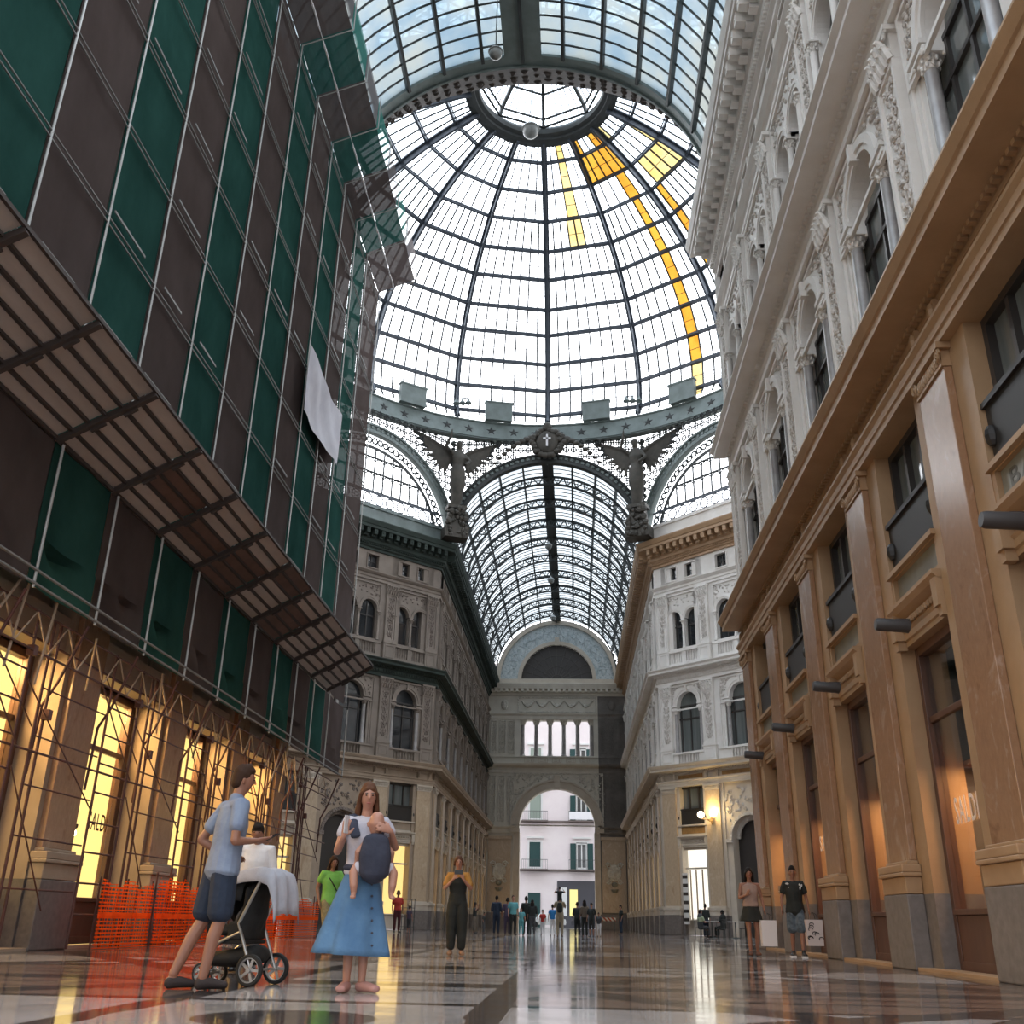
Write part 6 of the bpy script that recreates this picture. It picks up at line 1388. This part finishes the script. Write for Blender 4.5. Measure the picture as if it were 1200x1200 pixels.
t.links.new(my.outputs['Color'],bg.inputs['Color']); bg.inputs['Strength'].default_value=SKY; t.links.new(bg.outputs[0],out.inputs['Surface'])
# ---------------------------------------------------------------- floor
T=NT('polished_marble_floor')
def mth(op,a,b=None,c=None):
    n=T.n('ShaderNodeMath',operation=op)
    for i,v in enumerate((a,b,c)):
        if v is None: continue
        if isinstance(v,(int,float)): n.inputs[i].default_value=v
        else: T.l(v,n.inputs[i])
    return n.outputs[0]
sx=T.n('ShaderNodeSeparateXYZ'); T.l(wpos(T),sx.inputs[0]); px=mth('ADD',sx.outputs['X'],1.8); ax=mth('ABSOLUTE',px); py=sx.outputs['Y']
def band(v,c,w): return mth('LESS_THAN',mth('ABSOLUTE',mth('SUBTRACT',v,c)),w)
per=7.4; fy=mth('MULTIPLY',mth('SUBTRACT',mth('FRACT',mth('ADD',mth('DIVIDE',mth('SUBTRACT',py,6.7),per),.5)),.5),per)   # -3.7..3.7 round each medallion
ay=mth('ABSOLUTE',fy); rad=mth('SQRT',mth('ADD',mth('MULTIPLY',px,px),mth('MULTIPLY',fy,fy)))
disk=mth('LESS_THAN',rad,.57); ring=mth('MULTIPLY',mth('LESS_THAN',rad,1.12),mth('GREATER_THAN',rad,.57))
def OR(*xs):
    o=xs[0]
    for x in xs[1:]: o=mth('MAXIMUM',o,x)
    return o
def AND(a,b): return mth('MULTIPLY',a,b)
side=mth('GREATER_THAN',ax,1.3)
fx=mth('SUBTRACT',ax,4.2); tri=mth('ABSOLUTE',mth('SUBTRACT',mth('ABSOLUTE',fx),mth('MULTIPLY',ay,.78)))
diag=AND(side,mth('LESS_THAN',tri,.30))
inner=AND(side,mth('LESS_THAN',mth('ADD',mth('ABSOLUTE',fx),mth('MULTIPLY',mth('SUBTRACT',3.7,ay),.9)),2.1))
wedge=AND(mth('GREATER_THAN',ax,2.6),mth('LESS_THAN',mth('ABSOLUTE',mth('SUBTRACT',mth('SUBTRACT',ax,2.6),mth('MULTIPLY',ay,1.35))),.32))
dark=OR(band(ax,1.2,.13),band(ay,1.35,.11),band(ay,3.55,.16),diag,wedge,disk,band(ax,6.75,.25),AND(side,band(ay,2.3,.07)),band(ay,2.9,.05))
nv=noise(T,1.4,8,.7,wpos(T,(1,1,1)),1.2); n3=noise(T,.5,3,.5,wpos(T))
light=ramp(T,nv.outputs['Fac'],[(.3,(.33,.30,.285)),(.55,(.45,.415,.40)),(.75,(.37,.33,.31))])
warm=ramp(T,nv.outputs['Fac'],[(.3,(.19,.125,.10)),(.7,(.25,.18,.145))])
dk=ramp(T,nv.outputs['Fac'],[(.3,(.035,.031,.032)),(.7,(.07,.061,.06))])
def mixc(f,a,b):
    n=T.n('ShaderNodeMixRGB'); T.l(f,n.inputs['Fac']); T.l(a,n.inputs['Color1']); T.l(b,n.inputs['Color2']); return n.outputs['Color']
c=mixc(inner,light,warm); c=mixc(AND(band(ay,2.4,1.05),side),c,warm); c=mixc(dark,c,dk)
lr=T.n('ShaderNodeRGB'); lr.outputs[0].default_value=(.36,.33,.31,1); c=mixc(ring,c,lr.outputs[0])
# slab joints
jx=band(mth('SUBTRACT',mth('FRACT',mth('DIVIDE',px,.9)),.5),0,.006); jy=band(mth('SUBTRACT',mth('FRACT',mth('DIVIDE',py,.9)),.5),0,.006)
p=T.n('ShaderNodeBsdfPrincipled'); jn=OR(jx,jy); c=mixc(mth('MULTIPLY',jn,.45),c,dk); T.l(c,p.inputs['Base Color'])
nr=noise(T,2.2,5,.65,wpos(T)); T.l(ramp(T,nr.outputs['Fac'],[(.3,(.04,.04,.04)),(.7,(.13,.13,.13))]),p.inputs['Roughness']); p.inputs['Specular IOR Level'].default_value=.6
nb=noise(T,1.6,2,.5,wpos(T)); b=T.n('ShaderNodeBump'); b.inputs['Strength'].default_value=.06; b.inputs['Distance'].default_value=.02; T.l(nb.outputs['Fac'],b.inputs['Height']); T.l(b.outputs[0],p.inputs['Normal'])
T.l(p.outputs[0],T.out.inputs['Surface'])
a=MB(); a.box((-30,-14,-.3),(26,105.5,0)); struct(a.obj('floor',T.m))
M['asphalt']=pbr('street_paving',(.16,.155,.15),.7,col2=(.12,.115,.11),cscale=2)
a=MB(); a.box((-40,105.5,-.3),(36,135,-.004)); struct(a.obj('street',M['asphalt']))
# ---------------------------------------------------------------- end wall
FE=frame((5.5,104.5),(-1,0)); SCt=7.3; EW=14.65
def endpart(s0,s1,mat,nm):
    a=MB(); c=SCt
    # ground piers
    for x0,x1 in ((0,c-3.87),(c+3.87,EW)):
        u0,u1=max(x0,s0),min(x1,s1)
        if u1>u0: a.box((u0,-1.2,1.1),(u1,0,9.45)); a.box((u0,-1.2,9.45),(u1,0,16.6)); a.box((u0,-1.2,16.6),(u1,0,20.45))
    if s0<c<s1:
        a.arch_fill(c,9.45,3.87,max(s0,c-3.88),min(s1,c+3.88),16.6,-1.2,0,28); 
    a.box((s0,-1.2,20.45),(s1,0,23.0)); a.box((s0,-1.2,23.0),(s1,-.2,24.9))
    struct(a.obj(nm,mat,None,False,FE))
endpart(2.95,EW,M['tan'],'wall_end'); endpart(0,2.95,M['grime'],'wall_end_unwashed')
def band_trim(pr,spans):
    for s0,s1,mt in spans: a=MB(); a.profile(pr,s0,s1); trim(FE,a,mt)
tn,gr=M['tan'],M['grime']
band_trim([(-.1,8.9),(.12,8.9),(.16,9.1),(.08,9.12),(.08,9.3),(.3,9.42),(.36,9.55),(-.1,9.6)],((0,2.95,gr),(2.95,3.2,tn),(11.4,EW,tn)))
band_trim([(-.1,14.9),(.12,14.9),(.14,15.1),(.06,15.12),(.06,15.4),(.14,15.45),(.55,15.6),(.66,15.8),(-.1,15.85)],((0,2.95,gr),(2.95,EW,tn)))
band_trim([(-.1,16.5),(.16,16.5),(.16,16.62),(-.1,16.64)],((0,2.95,gr),(2.95,EW,tn)))
band_trim([(-.1,20.5),(.1,20.5),(.12,20.8),(.3,21.0),(.3,21.05),(-.1,21.1)],((0,2.95,gr),(2.95,EW,tn)))
band_trim([(-.1,22.95),(.15,22.95),(.2,23.2),(.4,23.3),(.4,23.5),(.8,23.6),(.85,23.75),(1.0,24.1),(1.0,24.2),(-.1,24.3)],((0,EW,tn),))
a=MB()
for i in range(26): s=.3+i*(EW-.6)/25; a.box((s-.13,.4,23.3),(s+.13,.78,23.6))
trim(FE,a,tn)
a=MB(); c=SCt
a.arch(c,9.45,3.87,4.2,.003,.16,30); a.arch(c,9.45,4.2,4.6,.003,.10,30); a.arch(c,9.45,4.6,4.78,.003,.2,30); a.box((c-.3,.1,13.2),(c+.3,.42,14.6)); 
for sg in (-1,1): a.box((c+sg*3.87,-1.2,9.0),(c+sg*4.8,.28,9.45)); a.box((c+sg*3.80,-1.25,.0),(c+sg*4.4,.10,9.0))
trim(FE,a,M['limeW'])
a=MB(); rr=random.Random(6); spandrel(a,c,9.45,4.8,c-4.7,c+4.7,14.7,.05,170,rr,.14); rectframe(a,c-4.8,c+4.8,9.6,14.9,.12,.0,.1); trim(FE,a,M['tan_relief'])
# carved strips either side
for s0,mt in ((.2,gr),(1.15,gr),(2.1,gr),(11.75,M['tan_relief']),(12.7,M['tan_relief']),(13.65,M['tan_relief'])):
    a=MB()
    for z0,z1 in ((10.0,14.6),(16.9,20.3)):
        Mx=T3(s0+.35); q=MB(); relief_strip(q,.5,z0+.2,z1-.2,.06,.6); mb_append(a,q,Mx); q=MB(); rectframe(q,-.33,.33,z0,z1,.07,.0,.12); mb_append(a,q,Mx)
    trim(FE,a,mt)
# frieze of festoons, shields
a=MB(); rectframe(a,c-4.2,c+4.2,21.2,22.85,.12,.0,.1)
for i in range(5):
    s=c-3.1+1.55*i
    a.tube([(s-.65+.13*q,.08,22.4-.55*math.sin(PI*q/10)) for q in range(11)],[.06+.08*math.sin(PI*q/10) for q in range(11)],6); a.ball((s,.08,21.95),(.2,.12,.2),8,5); a.ball((s-.72,.07,22.4),(.12,.08,.12),6,4)
for s in (12.9,): a.ball((s,.08,22.0),(.4,.15,.55),8,6)
trim(FE,a,M['tan_relief'])
a=MB(); a.ball((1.5,.08,22.0),(.4,.15,.55),8,6); trim(FE,a,gr)
# loggia
a=MB(); a.box((c-3.95,-1.2,16.0),(c+3.95,-.2,16.64)); struct(a.obj('wall_loggia_parapet',tn,None,False,FE))
col=column_mb(.24,16.66,19.9,12); ca=cap_mb(.22,19.9,20.44,8)
for i in range(6):
    o=thing('loggia_column','grey loggia column above the great entrance arch, %s from the left'%NUM[i],'column',FE@T3(c+3.65-1.46*i,-.45),'loggia columns')
    for nm,mb_,mt in (('shaft',col,M['colshaft']),('capital',ca,tn)):
        mk(nm,bpy.data.meshes.get('lg_'+nm) or mb_.mesh('lg_'+nm,mt,'edge'),o)
a=MB()
for i in range(5):
    s=c+2.92-1.46*i; rectframe(a,s-.5,s+.5,15.95,16.45,.06,-.02,.05); a.box((s-.3,.0,16.05),(s-.2,.05,16.35)); a.box((s-.05,.0,16.05),(s+.3,.05,16.12)); a.box((s,.0,16.25),(s+.3,.05,16.33))
trim(FE,a,M['limeW'])
# panels and fountains masks on the piers
pm=M['pinkF']
for x0,x1 in ((.35,2.75),(11.95,14.3)):
    a=MB(); a.box((x0,.003,1.5),(x1,.10,8.3)); a.box((x0-.1,.003,8.3),(x1+.1,.22,8.6)); trim(FE,a,pm)
    a=MB(); a.box((x0-.25,.003,0),(x1+.25,.2,1.35)); trim(FE,a,M['granite2'])
    m_=(x0+x1)/2; g=thing('wall_fountain','carved scrolled wall shield on the %s pier of the end arch'%('left' if x0>5 else 'right'),'ornament',FE@T3(m_,.104))
    a=MB(); a.ball((0,.08,5.2),(.7,.10,.8),12,8); a.ball((0,.14,5.0),(.4,.12,.4),8,6); [spiral(a,sg*.3,5.85,.14,.32,sg,1,10,.08) for sg in (-1,1)]; [spiral(a,sg*.3,4.4,.14,.28,sg,-1,10,.07) for sg in (-1,1)]; a.obj('shield',M['tan_relief'],g)
    a=MB(); a.ball((0,.14,4.1),(.3,.16,.25),8,6); a.lathe([(0,0),(.22,.05),(.38,.3),(.40,.36)],(0,.16,3.3),10); a.obj('bowl',M['graymarble'],g)
a=MB(); a.box((0,-1.21,0),(c-3.87,.02,1.1)); a.box((c+3.87,-1.21,0),(EW,.02,1.1)); struct(a.obj('baseboard_end',M['granite2'],None,False,FE))
# lunette: dark fan window, painted relief round it, pale rim
a=MB(); n=30
a.add([(c,-.30,24.75)]+[(c+3.86*math.cos(PI*i/n),-.30,24.75+3.86*math.sin(PI*i/n)) for i in range(n+1)],[(0,i+1,i+2) for i in range(n)])
M['fan']=pbr('dark_fan_grille',(.075,.068,.066),.7); WIN[0]+=1; fw_=struct(empty('window_%d'%WIN[0],FE)); mk('pane',a.mesh('fanpane',M['fan']),fw_)
a=MB()
for i in range(1,12):
    t_=PI*i/12; a.bar((c+.6*math.cos(t_),-.27,24.75+.6*math.sin(t_)),(c+3.8*math.cos(t_),-.27,24.75+3.8*math.sin(t_)),.05,.05,up=(0,1,0))
for r_ in (.6,1.5,2.7): a.arch(c,24.75,r_,r_+.05,-.29,-.24,20)
M['fanbar']=pbr('fan_bars',(.13,.12,.115),.6); mk('muntin',a.mesh('fanbars',M['fanbar']),fw_)
a=MB(); a.arch(c,24.75,3.86,4.25,-.3,.12,32); a.arch(c,24.75,6.15,6.62,-.3,.15,36); a.box((c-6.6,-.3,24.3),(c+6.6,.1,24.8)); a.box((c-.25,.05,28.5),(c+.25,.25,29.4)); trim(FE,a,M['limeW'])
T2=NT('faded_mural'); p2=T2.n('ShaderNodeBsdfPrincipled'); p2.inputs['Roughness'].default_value=.8; nq=noise(T2,2.6,7,.75,wpos(T2),1.4); T2.l(ramp(T2,nq.outputs['Fac'],[(.32,(.22,.27,.29)),(.45,(.42,.50,.53)),(.55,(.66,.70,.71)),(.64,(.34,.40,.43)),(.74,(.42,.26,.13))]),p2.inputs['Base Color']); T2.l(p2.outputs[0],T2.out.inputs['Surface'])
a=MB(); a.arch(c,24.75,4.2,6.2,-.35,-.15,36); struct(a.obj('wall_lunette',T2.m,None,False,FE))
a=MB(); rr=random.Random(9)
M['mur']=pbr('pale_mural_figures',(.62,.67,.68),.8,col2=(.38,.44,.47),cscale=3)
for i in range(16):
    t_=PI*(.06+.88*i/15); r_=5.05+rr.uniform(-.15,.2); s,z=c+r_*math.cos(t_),24.75+r_*math.sin(t_)
    h=rr.uniform(.5,.75); a.ball((s,-.14,z),(.22,.07,h),8,6); a.ball((s+rr.uniform(-.1,.1),-.13,z+h+.12),(.14,.07,.16),8,6); a.tube([(s-.45,-.12,z+rr.uniform(-.3,.5)),(s,-.10,z+.25),(s+.45,-.12,z+rr.uniform(-.3,.5))],.06,5)
trim(FE,a,M['mur'])
# ---------------------------------------------------------------- street outside
M['plaster']=pbr('pale_pink_plaster',(.80,.73,.74),.85,col2=(.74,.66,.68),cscale=.4); M['shutter']=pbr('dark_green_shutter',(.012,.05,.05),.6); M['shutterG']=pbr('grey_green_shutter',(.27,.32,.28),.6); M['slabD']=pbr('balcony_slab',(.16,.13,.12),.8); M['wframe']=pbr('white_window_frame',(.7,.7,.7),.6)
bd=thing('apartment_building','pale pink apartment block with green shutters seen across the street through the arch','building',frame((-1.8,118.5),(-1,0)))
a=MB(); a.box((-22,-.8,0),(22,0,30)); a.obj('wall',M['plaster'],bd)
for z in (6.0,11.3,16.6): a=MB(); a.box((-22,0,z-.12),(22,.14,z+.12)); a.obj('string_course',M['slabD'],bd)
for ci,s in enumerate((-13.4,-8.0,-2.6,2.75,8.2,13.6)):
    for z0,big in ((6.15,1),(11.45,1),(16.8,1)):
        f=MB(); rectframe(f,s-.85,s+.85,z0,z0+3.1,.2,.003,.1); f.box((s-1.0,.003,z0+3.3),(s+1.0,.25,z0+3.5)); f=f.obj('window',M['wframe'],bd)
        q=MB(); 
        if ci==3: q.box((s-.62,.01,z0),(s+.62,.08,z0+2.9)); q.obj('shutter',M['shutter'] if z0<10 else M['shutterG'],f)
        else:
            q.box((s-.62,.004,z0),(s+.62,.02,z0+2.9)); q.obj('pane',M['darkglass'],f); q=MB(); rectframe(q,s-.6,s+.6,z0,z0+2.8,.13,.02,.06); q.box((s-.06,.02,z0),(s+.06,.06,z0+2.8)); q.obj('sash',M['wframe'],f)
            for sg in (-1,1): q=MB(); q.box((s+sg*.66,.1,z0),(s+sg*1.3,.16,z0+2.8)); q.obj('shutter',M['shutter'],f)
        q=MB(); q.box((s-1.5,.0,z0-.18),(s+1.5,.95,z0-.03)); q=q.obj('balcony',M['slabD'],bd)
        w=MB()
        for i in range(17): x=s-1.45+2.9*i/16; w.box((x-.012,.9,z0-.03),(x+.012,.924,z0+.95))
        w.box((s-1.47,.89,z0+.93),(s+1.47,.94,z0+.98)); w.obj('railing',M['ironD'],q)
a=MB(); a.box((-9,.003,0),(.2,.10,4.9)); a.obj('shop_front',pbr('grey_shopfront',(.07,.068,.08),.5),bd)
a=MB(); a.box((-2.1,.11,1.2),(-1.2,.14,4.0)); a.obj('lit_doorway',emis('lit_doorway',(1,.85,.35),1.0),bd)
a=MB(); a.box((-.9,.11,1.2),(-.1,.14,4.2)); a.obj('poster',M['wframe'],bd)
a=MB(); a.box((2.1,.003,0),(3.5,.08,3.6)); a.obj('door',M['shutter'],bd)
cl=thing('hanging_banner','white cloth hung over the upper balcony rail across the street','banner',frame((-1.8,118.5),(-1,0))); a=MB(); 
for i in range(10): a.quad((-4.0+.28*i,1.0+.03*(i%2),11.5),(-4.0+.28*(i+1),1.0+.03*((i+1)%2),11.5),(-4.0+.28*(i+1),1.0+.03*((i+1)%2),12.35),(-4.0+.28*i,1.0+.03*(i%2),12.35))
o=a.obj('cloth',M['cloth'],cl); sm=o.modifiers.new('s','SOLIDIFY'); sm.thickness=.02
# ---------------------------------------------------------------- lights
def area(nm,loc,rot,sx_,sy_,col,pw):
    l=bpy.data.lights.new(nm,'AREA'); l.shape='RECTANGLE'; l.size=sx_; l.size_y=sy_; l.color=col; l.energy=pw; o=bpy.data.objects.new(nm,l); COL.objects.link(o); o.location=loc; o.rotation_euler=rot; return o
for x in BAY: area('shop_display_lamp',(XR+1.0,x,2.96),(0,0,0),1.0,1.6,(1,.55,.22),SHOPR)
for x in BAY: area('shop_ceiling_lamp',(XL-.9,x,4.9),(0,math.radians(-50),0),.9,2.2,(1,.56,.2),SHOPL)
# ---------------------------------------------------------------- camera
cam=bpy.data.cameras.new('camera'); co=bpy.data.objects.new('camera',cam); COL.objects.link(co); SC.camera=co
pt,yw,rl=[math.radians(x) for x in (22.729,3.842,1.112)]
fw=Vector((-math.sin(yw)*math.cos(pt),math.cos(yw)*math.cos(pt),math.sin(pt))); r0=Vector((math.cos(yw),math.sin(yw),0)); u0=r0.cross(fw)
rx=r0*math.cos(rl)+u0*math.sin(rl); ux_=-r0*math.sin(rl)+u0*math.cos(rl)
co.matrix_world=Matrix(((rx.x,ux_.x,-fw.x,0),(rx.y,ux_.y,-fw.y,0),(rx.z,ux_.z,-fw.z,.58),(0,0,0,1)))
cam.sensor_fit='HORIZONTAL'; cam.sensor_width=36; cam.lens=1144.5/1200*36; cam.clip_end=600; cam.clip_start=.05
vs=SC.view_settings; vs.view_transform='Standard'; vs.look='None'; vs.gamma=1; vs.use_curve_mapping=False; vs.exposure=EXPO
cy=SC.cycles; cy.max_bounces=7; cy.diffuse_bounces=4; cy.glossy_bounces=3; cy.transmission_bounces=4; cy.transparent_max_bounces=24; cy.caustics_reflective=False; cy.caustics_refractive=False
try: cy.use_denoising=True; cy.denoiser='OPENIMAGEDENOISE'
except Exception: pass
cy.sample_clamp_indirect=6
